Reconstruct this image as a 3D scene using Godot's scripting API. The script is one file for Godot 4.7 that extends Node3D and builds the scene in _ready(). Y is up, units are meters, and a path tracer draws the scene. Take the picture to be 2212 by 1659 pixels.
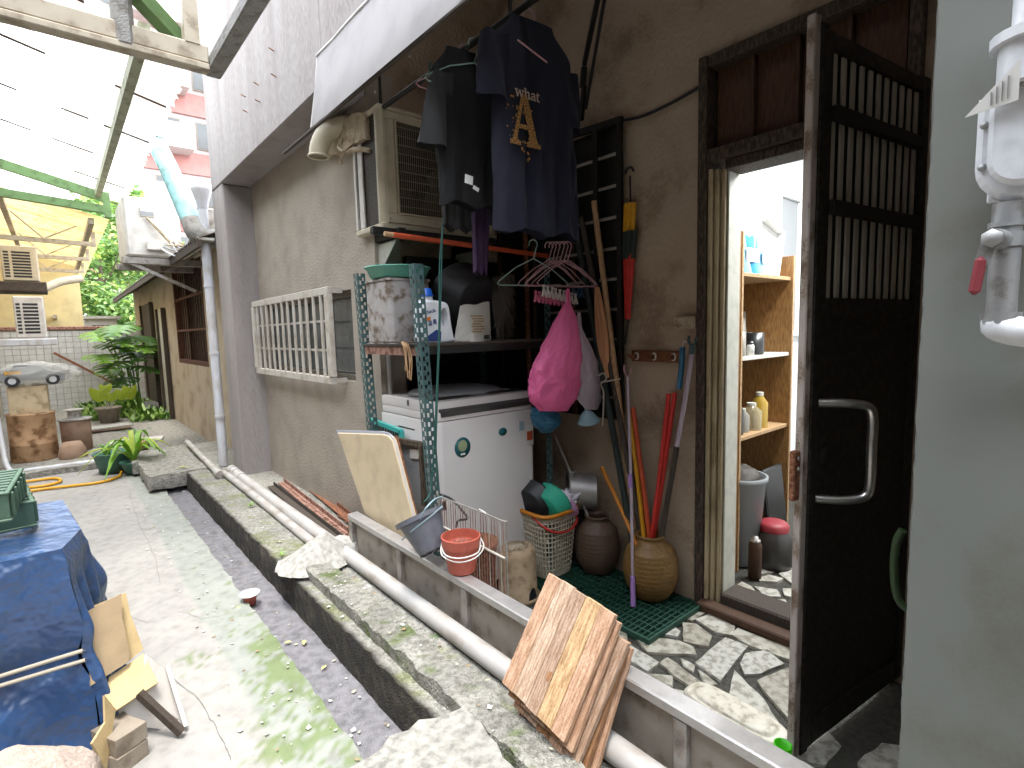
extends Node3D
# A narrow back alley beside a house with an open utility recess. Units are metres; -Z runs down the alley, +X into the house.
const CAM := Vector3(0.0, 1.3, 0.0)
const FOCAL := 1150.0
var view: Basis
var T := {}
var MT := {}
var taken := {}
var rng := RandomNumberGenerator.new()
var fn := FastNoiseLite.new()

# ---- photograph pixel (2212 x 1659) to a place on a known plane
func ray(x, y) -> Vector3:
	return view * Vector3((x - 1106.0) / FOCAL, -(y - 829.5) / FOCAL, -1.0)
func onx(x, y, v) -> Vector3:
	var d = ray(x, y)
	return CAM + d * ((v - CAM.x) / d.x)
func ony(x, y, v) -> Vector3:
	var d = ray(x, y)
	return CAM + d * ((v - CAM.y) / d.y)
func onz(x, y, v) -> Vector3:
	var d = ray(x, y)
	return CAM + d * ((v - CAM.z) / d.z)
func onp(x, y, o: Vector3, n: Vector3) -> Vector3:
	var d = ray(x, y)
	return CAM + d * ((o - CAM).dot(n) / d.dot(n))

# ---- mesh builder
class MB:
	var st := SurfaceTool.new()
	var xf := Transform3D()
	var col := Color(1, 1, 1)
	var grp := 1
	func _init(t := Transform3D()):
		st.begin(Mesh.PRIMITIVE_TRIANGLES)
		xf = t
	func v(p: Vector3):
		st.set_color(col)
		st.add_vertex(xf * p)
	func tri(a, b, c):
		v(a); v(b); v(c)
	func quad(a, b, c, d):
		v(a); v(b); v(c); v(a); v(c); v(d)
	func flat():
		st.set_smooth_group(-1)
	func soft():
		grp += 1
		st.set_smooth_group(grp)
	func box(c: Vector3, s: Vector3, b := Basis()):
		flat()
		var h = s * 0.5
		var p = []
		for i in 8:
			p.append(c + b * Vector3(h.x * (1 if i & 1 else -1), h.y * (1 if i & 2 else -1), h.z * (1 if i & 4 else -1)))
		for f in [[0, 1, 3, 2], [5, 4, 6, 7], [4, 0, 2, 6], [1, 5, 7, 3], [2, 3, 7, 6], [4, 5, 1, 0]]:
			quad(p[f[0]], p[f[3]], p[f[2]], p[f[1]])
	func span(a: Vector3, b: Vector3):
		box((a + b) * 0.5, (b - a).abs())
	func cham(c: Vector3, s: Vector3, r: float, b := Basis()):
		# a box with chamfered edges
		flat()
		var h = s * 0.5
		r = minf(r, minf(h.x, minf(h.y, h.z)) * 0.95)
		var P = func(sx, sy, sz, ax):
			var q = Vector3(sx * (h.x - r), sy * (h.y - r), sz * (h.z - r))
			q[ax] += [sx, sy, sz][ax] * r
			return c + b * q
		for ax in 3:
			var u = (ax + 1) % 3
			var w = (ax + 2) % 3
			for s1 in [-1, 1]:
				var f = []
				for k in [[-1, -1], [1, -1], [1, 1], [-1, 1]]:
					var g = [0, 0, 0]
					g[ax] = s1; g[u] = k[0]; g[w] = k[1]
					f.append(P.call(g[0], g[1], g[2], ax))
				if s1 > 0: quad(f[0], f[3], f[2], f[1])
				else: quad(f[0], f[1], f[2], f[3])
				for s2 in [-1, 1]:
					var e = []
					for k in [-1, 1]:
						var g = [0, 0, 0]
						g[ax] = s1; g[u] = s2; g[w] = k
						e.append(P.call(g[0], g[1], g[2], ax))
						e.append(P.call(g[0], g[1], g[2], u))
					if s1 * s2 > 0: quad(e[0], e[2], e[3], e[1])
					else: quad(e[0], e[1], e[3], e[2])
		for i in 8:
			var g = [1 if i & 1 else -1, 1 if i & 2 else -1, 1 if i & 4 else -1]
			var t0 = P.call(g[0], g[1], g[2], 0); var t1 = P.call(g[0], g[1], g[2], 1); var t2 = P.call(g[0], g[1], g[2], 2)
			if g[0] * g[1] * g[2] > 0: tri(t0, t2, t1)
			else: tri(t0, t1, t2)
	func cspan(a: Vector3, b: Vector3, r := 0.004):
		cham((a + b) * 0.5, (b - a).abs(), r)
	func bar(a: Vector3, b: Vector3, w: float, h: float, up := Vector3.UP, r := 0.0):
		# a straight bar of rectangular section from a to b
		var z = (b - a).normalized()
		if absf(z.dot(up)) > 0.98: up = Vector3.RIGHT
		var x = up.cross(z).normalized()
		var y = z.cross(x)
		if r > 0.0: cham((a + b) * 0.5, Vector3(w, h, (b - a).length()), r, Basis(x, y, z))
		else: box((a + b) * 0.5, Vector3(w, h, (b - a).length()), Basis(x, y, z))
	func ring(o: Vector3, x: Vector3, y: Vector3, r: float, n: int) -> Array:
		var q = []
		for i in n:
			var t = TAU * i / n
			q.append(o + (x * cos(t) + y * sin(t)) * r)
		return q
	func skin(A: Array, B: Array, closed := true):
		var n = A.size()
		for i in (n if closed else n - 1):
			var j = (i + 1) % n
			quad(A[i], B[i], B[j], A[j])
	func lid(A: Array, turn := false):
		flat()
		var c = Vector3.ZERO
		for p in A: c += p
		c /= A.size()
		for i in A.size():
			var j = (i + 1) % A.size()
			if turn: tri(c, A[i], A[j])
			else: tri(c, A[j], A[i])
	func tube(pts: Array, r, n := 8, cap := true, closed := false):
		var m = pts.size()
		var rings = []
		var x = Vector3.ZERO
		for i in m:
			var a = pts[i - 1] if (i > 0 or closed) else pts[0]
			var b = pts[(i + 1) % m] if (i < m - 1 or closed) else pts[m - 1]
			var z = (b - a).normalized()
			if x == Vector3.ZERO:
				x = (Vector3.UP if absf(z.y) < 0.9 else Vector3.RIGHT).cross(z).normalized()
			x = (x - z * x.dot(z)).normalized()
			rings.append(ring(pts[i], x, z.cross(x), r[i] if r is Array else r, n))
		soft()
		for i in m - 1: skin(rings[i], rings[i + 1])
		if closed: skin(rings[m - 1], rings[0])
		elif cap:
			lid(rings[0], true); lid(rings[m - 1])
	func lathe(prof: Array, n := 24, o := Vector3.ZERO, b := Basis(), cuts := []):
		# prof: Vector2(radius, height) from bottom to top; a new smooth group starts at each index in cuts
		var last = []
		soft()
		for i in prof.size():
			var q = ring(o + b.y * prof[i].y, b.x, b.z, maxf(prof[i].x, 0.0001), n)
			if i > 0:
				if i - 1 in cuts: soft()
				skin(q, last)
			last = q
	func prism(poly: Array, d: float, t := Transform3D(), rim := 0.0):
		# extrudes a polygon (x, y) by d along z; rim bevels the front face
		flat()
		var pv = PackedVector2Array(poly)
		if Geometry2D.is_polygon_clockwise(pv): pv.reverse()
		var front = pv
		if rim > 0.0:
			var sh = Geometry2D.offset_polygon(pv, -rim)
			if sh.size() > 0 and sh[0].size() == pv.size():
				front = sh[0]
				var bi = 0
				var bd = 1e9
				for i in front.size():
					if front[i].distance_to(pv[0]) < bd:
						bd = front[i].distance_to(pv[0]); bi = i
				var fr2 = PackedVector2Array()
				for i in front.size(): fr2.append(front[(i + bi) % front.size()])
				front = fr2
				if Geometry2D.is_polygon_clockwise(front): front.reverse()
		var n = pv.size()
		var tr = Geometry2D.triangulate_polygon(front)
		var F = []
		var G = []
		var B = []
		for i in n:
			F.append(t * Vector3(front[i].x, front[i].y, d))
			G.append(t * Vector3(pv[i].x, pv[i].y, d - rim))
			B.append(t * Vector3(pv[i].x, pv[i].y, 0))
		for k in range(0, tr.size(), 3):
			tri(F[tr[k]], F[tr[k + 2]], F[tr[k + 1]])
		var tb = Geometry2D.triangulate_polygon(pv)
		for k in range(0, tb.size(), 3):
			tri(B[tb[k]], B[tb[k + 1]], B[tb[k + 2]])
		for i in n:
			var j = (i + 1) % n
			quad(B[i], G[i], G[j], B[j])
			if rim > 0.0: quad(G[i], F[i], F[j], G[j])
	func grid(f: Callable, nu: int, nv: int, smooth := true, cf = null):
		# f(u, v) with u, v in 0..1
		var P = []
		var C = []
		for j in nv + 1:
			for i in nu + 1:
				P.append(f.call(float(i) / nu, float(j) / nv))
				if cf != null: C.append(cf.call(P[-1]))
		if smooth: soft()
		else: flat()
		for j in nv:
			for i in nu:
				var a = j * (nu + 1) + i
				for k in [a, a + 1, a + nu + 2, a, a + nu + 2, a + nu + 1]:
					if cf != null: col = C[k]
					v(P[k])
	func mesh() -> ArrayMesh:
		st.generate_normals()
		return st.commit()

# ---- scene objects
func numbered(called: String) -> String:
	var n = taken.get(called, 0)
	taken[called] = n + 1
	return called if n == 0 else "%s_%03d" % [called, n]
func put(called, b, material, parent = null) -> MeshInstance3D:
	var o := MeshInstance3D.new()
	o.mesh = b.mesh() if b is MB else b
	o.material_override = MT[material] if material is String else material
	if parent == null:
		o.name = numbered(called)
		add_child(o)
	else:
		o.name = called
		parent.add_child(o, true)
	return o
func tag(o, label, category, group = "", kind = ""):
	if label: o.set_meta("label", label)
	if category: o.set_meta("category", category)
	if group: o.set_meta("group", group)
	if kind: o.set_meta("kind", kind)
	return o
func thing(called, label, category, at = Vector3.ZERO, group = "") -> Node3D:
	var o := Node3D.new()
	o.name = numbered(called)
	o.position = at
	add_child(o)
	tag(o, label, category, group)
	return o
func copy(o, at, label = "", turn = null):
	var c = o.duplicate()
	c.name = numbered(String(o.name).rstrip("0123456789").rstrip("_"))
	add_child(c)
	c.position = at
	if turn != null: c.rotation = turn
	if label: c.set_meta("label", label)
	return c
func struct(called, b, material, parent = null):
	var o = put(called, b, material, parent)
	if parent == null: o.set_meta("kind", "structure")
	return o
func W(o) -> MB:
	# a builder that takes world coordinates for a part of thing o
	return MB.new(Transform3D(Basis(), -o.position))
func L() -> MB:
	return MB.new()
func arc(c: Vector3, x: Vector3, y: Vector3, r: float, a0: float, a1: float, n: int) -> Array:
	var q = []
	for i in n + 1:
		var t = deg_to_rad(a0 + (a1 - a0) * i / n)
		q.append(c + (x * cos(t) + y * sin(t)) * r)
	return q
func curve(pts: Array, each := 6) -> Array:
	# Catmull-Rom through the points
	var q = []
	for i in pts.size() - 1:
		var a = pts[maxi(i - 1, 0)]
		var d = pts[mini(i + 2, pts.size() - 1)]
		for k in each:
			q.append(pts[i].cubic_interpolate(pts[i + 1], a, d, float(k) / each))
	q.append(pts[-1])
	return q
func nz(p: Vector3, f: float, s := 0.0) -> float:
	return fn.get_noise_3d(p.x * f + s * 31.7, p.y * f - s * 17.3, p.z * f + s * 7.9)
func rough(b: MB, lo: Vector3, hi: Vector3, cell: float, amp: float, fr := 9.0, cf = null, seed_ := 0.0):
	# a box with worn, uneven faces and edges
	var s = hi - lo
	var n = [maxi(1, int(s.x / cell)), maxi(1, int(s.y / cell)), maxi(1, int(s.z / cell))]
	var mid = (lo + hi) * 0.5
	for ax in 3:
		var u = (ax + 1) % 3
		var w = (ax + 2) % 3
		for sd in 2:
			var f = func(a, c):
				var p = Vector3()
				p[ax] = hi[ax] if sd else lo[ax]
				p[u] = lerpf(lo[u], hi[u], a if sd else 1.0 - a)
				p[w] = lerpf(lo[w], hi[w], c)
				var e = 0
				for k in 3:
					if absf(p[k] - lo[k]) < 1e-4 or absf(p[k] - hi[k]) < 1e-4: e += 1
				var g = 1.0 if e < 2 else 1.7
				p += Vector3(nz(p, fr, 1.0 + seed_), nz(p, fr, 2.0 + seed_), nz(p, fr, 3.0 + seed_)) * amp * g
				if e >= 2: p += (mid - p).normalized() * amp * (0.5 + 1.2 * absf(nz(p, fr * 2.5, 5.0)))
				return p
			b.grid(f, n[u], n[w], true, cf)

# ---- textures and materials
func ramp(v: float, stops: Array) -> Color:
	for i in stops.size() - 1:
		if v <= stops[i + 1][0]:
			var t = clampf((v - stops[i][0]) / maxf(stops[i + 1][0] - stops[i][0], 0.0001), 0.0, 1.0)
			return stops[i][1].lerp(stops[i + 1][1], t)
	return stops[-1][1]
func noise_image(sd: int, freq: float, octaves: int, size := 256, kind := FastNoiseLite.TYPE_SIMPLEX_SMOOTH) -> Image:
	var n := FastNoiseLite.new()
	n.seed = sd
	n.noise_type = kind
	n.frequency = freq
	n.fractal_octaves = octaves
	n.fractal_gain = 0.55
	return n.get_seamless_image(size, size)
func tex(key: String, sd: int, freq: float, octaves: int, stops: Array, fine := 0.25, fine_freq := 0.2, size := 512):
	# stops hold linear colours; the picture is stored as sRGB
	var a = noise_image(sd, freq, octaves, size).get_data()
	var b = noise_image(sd + 77, fine_freq, 3, size).get_data()
	var lut = PackedByteArray()
	for i in 256:
		var c = ramp(i / 255.0, stops).linear_to_srgb()
		lut.append_array([int(clampf(c.r, 0, 1) * 255), int(clampf(c.g, 0, 1) * 255), int(clampf(c.b, 0, 1) * 255)])
	var out = PackedByteArray()
	out.resize(size * size * 3)
	for i in size * size:
		var v = int(clampf(a[i] + (b[i] - 128) * fine, 0, 255)) * 3
		out[i * 3] = lut[v]; out[i * 3 + 1] = lut[v + 1]; out[i * 3 + 2] = lut[v + 2]
	T[key] = ImageTexture.create_from_image(Image.create_from_data(size, size, false, Image.FORMAT_RGB8, out))
func bump(key: String, sd: int, freq: float, octaves: int, strength: float, size := 512):
	var im = noise_image(sd, freq, octaves, size)
	im.convert(Image.FORMAT_RGBA8)
	im.bump_map_to_normal_map(strength)
	T[key] = ImageTexture.create_from_image(im)
func g1(v: float) -> Color:
	return Color(v, v, v)
func mat(key: String, c: Color, roughness := 0.8, o := {}):
	# c is a linear base colour
	var m := StandardMaterial3D.new()
	m.resource_name = key
	var k = c.linear_to_srgb()
	k.a = o.get("alpha", 1.0)
	m.albedo_color = k
	m.roughness = roughness
	m.metallic = o.get("metal", 0.0)
	m.metallic_specular = o.get("spec", 0.5)
	m.cull_mode = BaseMaterial3D.CULL_DISABLED
	if o.has("alpha"): m.transparency = BaseMaterial3D.TRANSPARENCY_ALPHA
	if o.has("vc"): m.vertex_color_use_as_albedo = true
	if o.has("tex"): m.albedo_texture = T[o.tex]
	if o.has("bump"):
		m.normal_enabled = true
		m.normal_texture = T[o.bump]
		m.normal_scale = o.get("bs", 0.6)
	if o.has("tex") or o.has("bump"):
		var s = o.get("scale", 1.0)
		m.uv1_scale = s if s is Vector3 else Vector3(s, s, s)
		m.uv1_triplanar = true
		m.uv1_world_triplanar = not o.has("local")
		m.uv1_triplanar_sharpness = 4.0
	if o.has("back"):
		m.backlight_enabled = true
		m.backlight = o.back.linear_to_srgb()
	if o.has("coat"):
		m.clearcoat_enabled = true
		m.clearcoat = o.coat
		m.clearcoat_roughness = 0.2
	if o.has("rim"):
		m.rim_enabled = true
		m.rim = o.rim
		m.rim_tint = 0.5
	if o.has("glow"):
		m.emission_enabled = true
		m.emission = o.get("glowc", Color(1, 1, 1))
		m.emission_energy_multiplier = o.glow
	MT[key] = m
	return m
func text(called, s: String, size: float, material, parent, t: Transform3D, depth := 0.0006, serif := false, bold := false):
	var tm := TextMesh.new()
	var f := SystemFont.new()
	f.font_names = PackedStringArray(["Droid Serif" if serif else "Droid Sans"])
	if bold: f.font_weight = 700
	tm.font = f
	tm.text = s
	tm.font_size = 32
	tm.pixel_size = size / 32.0
	tm.depth = depth
	tm.curve_step = 2.0
	var o = put(called, tm, material, parent)
	o.transform = t
	return o
func _ready():
	rng.seed = 4711
	fn.seed = 9
	fn.noise_type = FastNoiseLite.TYPE_SIMPLEX_SMOOTH
	fn.frequency = 1.0
	fn.fractal_octaves = 3
	var cam := Camera3D.new()
	cam.name = "camera"
	cam.position = CAM
	cam.rotation_degrees = Vector3(-5.8, -40.4, -1.5)
	cam.fov = 2.0 * rad_to_deg(atan(829.5 / FOCAL))
	cam.near = 0.05
	cam.far = 300.0
	cam.current = true
	add_child(cam)
	view = Basis.from_euler(Vector3(deg_to_rad(-5.8), deg_to_rad(-40.4), deg_to_rad(-1.5)))
	var env := Environment.new()
	env.background_mode = Environment.BG_SKY
	var sm := ProceduralSkyMaterial.new()
	sm.sky_top_color = Color(0.93, 0.96, 1.0)
	sm.sky_horizon_color = Color(0.97, 0.98, 1.0)
	sm.sky_curve = 0.4
	sm.ground_bottom_color = Color(0.42, 0.41, 0.4)
	sm.ground_horizon_color = Color(0.62, 0.62, 0.62)
	sm.sun_angle_max = 1.0
	var sky := Sky.new()
	sky.sky_material = sm
	env.sky = sky
	env.tonemap_mode = Environment.TONE_MAPPER_LINEAR
	env.tonemap_exposure = EXPOSURE
	env.sdfgi_enabled = true
	env.ssao_enabled = true
	env.ssil_enabled = true
	var we := WorldEnvironment.new()
	we.name = "environment"
	we.environment = env
	add_child(we)
	var sun := DirectionalLight3D.new()
	sun.name = "sun"
	sun.light_energy = 0.22
	sun.light_angular_distance = 14.0
	sun.light_color = Color(1.0, 0.98, 0.95)
	sun.rotation_degrees = Vector3(-80, -40, 0)
	sun.shadow_enabled = true
	add_child(sun)
	materials()
	ground()
	house()
	door_and_kitchen()
	alley_far()
	roofs()
	recess_large()
	recess_small()
	kerb_things()
	left_near()
	left_far()
	plants()
	litter()
const EXPOSURE := 8.0
func materials():
	# multiplier textures (linear), shared by many materials
	tex("plaster", 11, 0.01, 5, [[0.0, g1(0.74)], [0.35, g1(0.88)], [0.6, g1(0.96)], [1.0, g1(1.0)]], 0.18, 0.25)
	tex("stain", 21, 0.01, 5, [[0.0, Color(0.4, 0.36, 0.33)], [0.28, Color(0.68, 0.63, 0.58)], [0.45, Color(0.9, 0.87, 0.84)], [1.0, g1(1.0)]], 0.2, 0.2)
	tex("streak", 31, 0.008, 4, [[0.0, Color(0.74, 0.71, 0.71)], [0.4, Color(0.88, 0.85, 0.84)], [0.65, Color(0.96, 0.95, 0.94)], [1.0, g1(1.0)]], 0.2, 0.05)
	tex("concrete", 41, 0.02, 5, [[0.0, Color(0.42, 0.42, 0.4)], [0.35, Color(0.7, 0.69, 0.66)], [0.6, Color(0.92, 0.9, 0.87)], [1.0, g1(1.0)]], 0.7, 0.35)
	tex("grime", 51, 0.03, 5, [[0.0, Color(0.08, 0.07, 0.06)], [0.4, Color(0.28, 0.25, 0.21)], [0.62, Color(0.6, 0.56, 0.5)], [1.0, Color(0.95, 0.93, 0.9)]], 0.6, 0.3)
	tex("rust", 61, 0.03, 5, [[0.0, Color(0.09, 0.035, 0.018)], [0.45, Color(0.2, 0.075, 0.035)], [0.7, Color(0.34, 0.14, 0.075)], [1.0, Color(0.42, 0.24, 0.17)]], 0.5, 0.3)
	tex("rusty_paint", 71, 0.02, 5, [[0.0, Color(0.2, 0.09, 0.05)], [0.26, Color(0.42, 0.27, 0.17)], [0.36, Color(0.8, 0.73, 0.64)], [1.0, g1(1.0)]], 0.3, 0.3)
	tex("wood", 81, 0.03, 4, [[0.0, Color(0.42, 0.33, 0.26)], [0.4, Color(0.72, 0.62, 0.54)], [0.7, Color(0.94, 0.9, 0.86)], [1.0, g1(1.0)]], 0.5, 0.3)
	tex("marble", 91, 0.018, 5, [[0.0, Color(0.36, 0.34, 0.3)], [0.38, Color(0.66, 0.63, 0.57)], [0.5, Color(0.9, 0.88, 0.83)], [1.0, g1(1.0)]], 0.4, 0.2)
	tex("blotch", 131, 0.014, 5, [[0.0, Color(0.2, 0.14, 0.09)], [0.3, Color(0.42, 0.34, 0.26)], [0.42, Color(0.82, 0.79, 0.75)], [1.0, g1(1.0)]], 0.45, 0.3)
	tex("mottle", 141, 0.006, 6, [[0.0, Color(0.62, 0.56, 0.5)], [0.35, Color(0.86, 0.83, 0.78)], [0.55, Color(0.95, 0.96, 0.95)], [1.0, g1(1.0)]], 0.16, 0.3)
	tex("fine", 101, 0.2, 2, [[0.0, g1(0.8)], [1.0, g1(1.0)]], 0.5, 0.4, 256)
	tex("leaf", 111, 0.03, 3, [[0.0, Color(0.5, 0.62, 0.4)], [0.5, Color(0.85, 0.9, 0.7)], [1.0, g1(1.0)]], 0.3, 0.2, 256)
	tex("tile", 121, 0.02, 3, [[0.0, g1(0.8)], [1.0, g1(1.0)]], 0.3, 0.3, 256)
	bump("b_fine", 201, 0.18, 3, 6.0)
	bump("b_mid", 211, 0.06, 4, 12.0)
	bump("b_rock", 221, 0.05, 5, 26.0)
	bump("b_wrinkle", 241, 0.018, 3, 14.0)
	bump("b_cloth", 231, 0.35, 2, 5.0, 256)
	var vs = Vector3(1.3, 0.35, 1.3)
	mat("wall_plaster", Color(0.40, 0.345, 0.285), 0.9, {"tex": "plaster", "scale": 0.6, "bump": "b_fine", "bs": 0.15})
	mat("wall_outer", Color(0.31, 0.287, 0.28), 0.88, {"tex": "streak", "scale": Vector3(0.8, 0.13, 0.8), "bump": "b_fine", "bs": 0.06})
	mat("wall_inner", Color(0.46, 0.365, 0.27), 0.92, {"tex": "stain", "scale": 0.4, "bump": "b_fine", "bs": 0.15})
	mat("pillar_paint", Color(0.15, 0.157, 0.144), 0.85, {"tex": "mottle", "scale": 0.8})
	mat("far_wall", Color(0.5, 0.42, 0.32), 0.9, {"tex": "mottle", "scale": 0.7})
	mat("blocker_wall_dark", Color(0.14, 0.125, 0.11), 0.9, {"tex": "mottle", "scale": 0.7})  # dark tone chosen to cut light bouncing off the unseen near wall
	mat("ground_vc", Color(1, 1, 1), 0.85, {"vc": 1, "tex": "plaster", "scale": 2.2, "bump": "b_fine", "bs": 0.2})
	mat("ledge_vc", Color(1, 1, 1), 0.9, {"vc": 1, "tex": "concrete", "scale": 3.4, "bump": "b_rock", "bs": 0.8})
	mat("wet_floor", Color(0.22, 0.215, 0.24), 0.45, {"tex": "concrete", "scale": 1.6, "bump": "b_fine", "bs": 0.3})
	mat("soil_dark", Color(0.05, 0.043, 0.035), 0.95, {"tex": "grime", "scale": 2.0, "bump": "b_rock", "bs": 1.0})
	mat("concrete_pale", Color(0.46, 0.45, 0.43), 0.9, {"tex": "concrete", "scale": 3.0, "bump": "b_fine", "bs": 0.35})
	mat("slab_pale", Color(0.36, 0.355, 0.335), 0.9, {"tex": "concrete", "scale": 2.4, "bump": "b_fine", "bs": 0.4})
	mat("concrete_slab", Color(0.38, 0.37, 0.34), 0.9, {"tex": "concrete", "scale": 1.9, "bump": "b_rock", "bs": 0.6})
	mat("crack_dark", Color(0.16, 0.15, 0.14), 0.9)
	mat("grout", Color(0.075, 0.07, 0.058), 0.9, {"tex": "concrete", "scale": 3.0, "bump": "b_mid"})
	for i in 4:
		mat("marble%d" % i, [Color(0.46, 0.44, 0.38), Color(0.52, 0.5, 0.45), Color(0.38, 0.355, 0.3), Color(0.5, 0.485, 0.45)][i], 0.5, {"tex": "marble", "scale": 1.7 + 0.4 * i, "bump": "b_mid", "bs": 0.15})
	mat("panel_paint", Color(0.27, 0.255, 0.258), 0.7, {"tex": "plaster", "scale": 0.8})
	mat("sealant", Color(0.45, 0.43, 0.41), 0.7)
	mat("steel_dull", Color(0.4, 0.38, 0.36), 0.5, {"metal": 0.5, "tex": "stain", "scale": 2.0, "bump": "b_fine", "bs": 0.15})
	mat("steel_rail", Color(0.52, 0.5, 0.49), 0.42, {"metal": 0.7, "tex": "plaster", "scale": 2.5, "bump": "b_fine", "bs": 0.15})
	mat("steel_panel", Color(0.36, 0.33, 0.29), 0.55, {"metal": 0.3, "tex": "stain", "scale": 1.7, "bump": "b_fine", "bs": 0.1})
	mat("steel_bright", Color(0.6, 0.58, 0.55), 0.28, {"metal": 0.95, "tex": "plaster", "scale": 5.0})
	mat("window_alu", Color(0.47, 0.45, 0.42), 0.5, {"metal": 0.3, "tex": "grime", "scale": 5.0})
	mat("grille_paint", Color(0.5, 0.465, 0.42), 0.6, {"tex": "mottle", "scale": 2.5})
	mat("glass_dark", Color(0.10, 0.11, 0.11), 0.1, {"tex": "plaster", "scale": 3.0})
	mat("glass_black", Color(0.008, 0.008, 0.008), 0.35)
	mat("black_iron", Color(0.018, 0.017, 0.016), 0.6, {"tex": "grime", "scale": 4.0})
	mat("black_plastic", Color(0.016, 0.016, 0.018), 0.45)
	mat("rust_dark", Color(0.4, 0.36, 0.36), 0.85, {"tex": "rust", "scale": 3.0})
	mat("rust", Color(1, 1, 1), 0.85, {"tex": "rust", "scale": 3.0, "bump": "b_mid", "bs": 0.5})
	mat("rust_pale", Color(0.38, 0.21, 0.165), 0.85, {"tex": "blotch", "scale": 3.0, "bump": "b_mid", "bs": 0.3})
	mat("pvc", Color(0.42, 0.40, 0.39), 0.5, {"tex": "mottle", "scale": 1.6})
	mat("pvc_white", Color(0.6, 0.61, 0.66), 0.5, {"tex": "mottle", "scale": Vector3(2.0, 0.8, 2.0)})
	mat("ac_cream", Color(0.56, 0.49, 0.36), 0.5, {"tex": "plaster", "scale": 1.5})
	mat("ac_white", Color(0.66, 0.64, 0.6), 0.5, {"tex": "streak", "scale": 1.5})
	mat("ac_wire", Color(0.27, 0.23, 0.16), 0.6)
	mat("ac_fin", Color(0.09, 0.075, 0.065), 0.7, {"tex": "grime", "scale": 6.0})
	mat("foam", Color(0.6, 0.5, 0.36), 0.9, {"tex": "stain", "scale": 3.0, "bump": "b_rock", "bs": 0.6})
	mat("washer_white", Color(0.64, 0.6, 0.575), 0.36)
	mat("washer_dark", Color(0.045, 0.04, 0.037), 0.3)
	mat("teal_angle", Color(0.055, 0.115, 0.12), 0.6, {"tex": "stain", "scale": 3.0})
	mat("teal_plastic", Color(0.11, 0.36, 0.27), 0.45, {"tex": "fine", "scale": 3.0})
	mat("green_plastic", Color(0.03, 0.4, 0.26), 0.4)
	mat("mat_green", Color(0.012, 0.055, 0.035), 0.6)
	mat("tin", Color(0.42, 0.4, 0.4), 0.55, {"metal": 0.2, "tex": "blotch", "scale": 1.5, "local": 1})
	mat("bottle_white", Color(0.74, 0.75, 0.78), 0.35)
	mat("blue_cap", Color(0.01, 0.1, 0.5), 0.35)
	mat("label_navy", Color(0.012, 0.04, 0.2), 0.4)
	mat("label_orange", Color(0.75, 0.2, 0.02), 0.4)
	mat("paper_white", Color(0.72, 0.71, 0.69), 0.8)
	mat("ink", Color(0.02, 0.02, 0.025), 0.7)
	mat("ink_tan", Color(0.36, 0.23, 0.09), 0.7)
	mat("bag_white", Color(0.62, 0.59, 0.54), 0.55, {"bump": "b_mid", "bs": 0.5, "scale": 4.0})
	mat("bag_clear", Color(0.16, 0.135, 0.115), 0.35, {"alpha": 0.55, "bump": "b_mid", "scale": 5.0, "tex": "plaster"})
	mat("cloth_navy", Color(0.0065, 0.007, 0.019), 0.95, {"bump": "b_cloth", "scale": 9.0, "bs": 0.4, "rim": 0.12})
	mat("cloth_black", Color(0.006, 0.006, 0.007), 0.95, {"bump": "b_cloth", "scale": 9.0, "bs": 0.4, "rim": 0.1})
	mat("cloth_grey", Color(0.03, 0.03, 0.031), 0.95, {"bump": "b_cloth", "scale": 9.0, "bs": 0.4, "rim": 0.3})
	mat("cloth_purple", Color(0.03, 0.011, 0.042), 0.95, {"bump": "b_cloth", "scale": 9.0, "bs": 0.4, "rim": 0.3})
	mat("print_gold", Color(0.5, 0.26, 0.06), 0.8, {"tex": "grime", "scale": 9.0})
	mat("print_pale", Color(0.4, 0.3, 0.24), 0.8)
	mat("pink_bag", Color(0.9, 0.17, 0.4), 0.38, {"bump": "b_mid", "scale": 3.0, "bs": 0.5, "back": Color(0.35, 0.02, 0.1)})
	mat("lilac_bag", Color(0.62, 0.52, 0.6), 0.4, {"bump": "b_mid", "scale": 5.0, "bs": 0.4, "back": Color(0.25, 0.2, 0.24)})
	mat("white_film", Color(0.72, 0.67, 0.74), 0.4, {"bump": "b_mid", "scale": 6.0, "bs": 0.4})
	mat("pink_plastic", Color(0.62, 0.13, 0.24), 0.45)
	mat("pink_wire", Color(0.5, 0.28, 0.32), 0.5)
	mat("mint_wire", Color(0.28, 0.42, 0.36), 0.5)
	mat("peg_white", Color(0.65, 0.6, 0.55), 0.5)
	mat("peg_blue", Color(0.05, 0.12, 0.22), 0.5)
	mat("blue_film", Color(0.03, 0.14, 0.24), 0.4, {"bump": "b_mid", "scale": 6.0, "bs": 0.4})
	mat("pale_blue", Color(0.3, 0.45, 0.5), 0.45)
	mat("red_pole", Color(0.6, 0.09, 0.03), 0.55, {"tex": "plaster", "scale": 4.0})
	mat("red_handle", Color(0.62, 0.035, 0.025), 0.45, {"tex": "plaster", "scale": 4.0})
	mat("yellow_handle", Color(0.68, 0.33, 0.012), 0.45, {"tex": "plaster", "scale": 4.0})
	mat("orange_plastic", Color(0.62, 0.22, 0.015), 0.45, {"tex": "fine", "scale": 3.0})
	mat("lilac_plastic", Color(0.36, 0.2, 0.48), 0.45)
	mat("pink_pale", Color(0.55, 0.3, 0.5), 0.45)
	mat("lilac_pole", Color(0.45, 0.37, 0.42), 0.4, {"metal": 0.2})
	mat("bamboo", Color(0.56, 0.38, 0.22), 0.7, {"tex": "wood", "scale": Vector3(9, 1.0, 9)})
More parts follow.
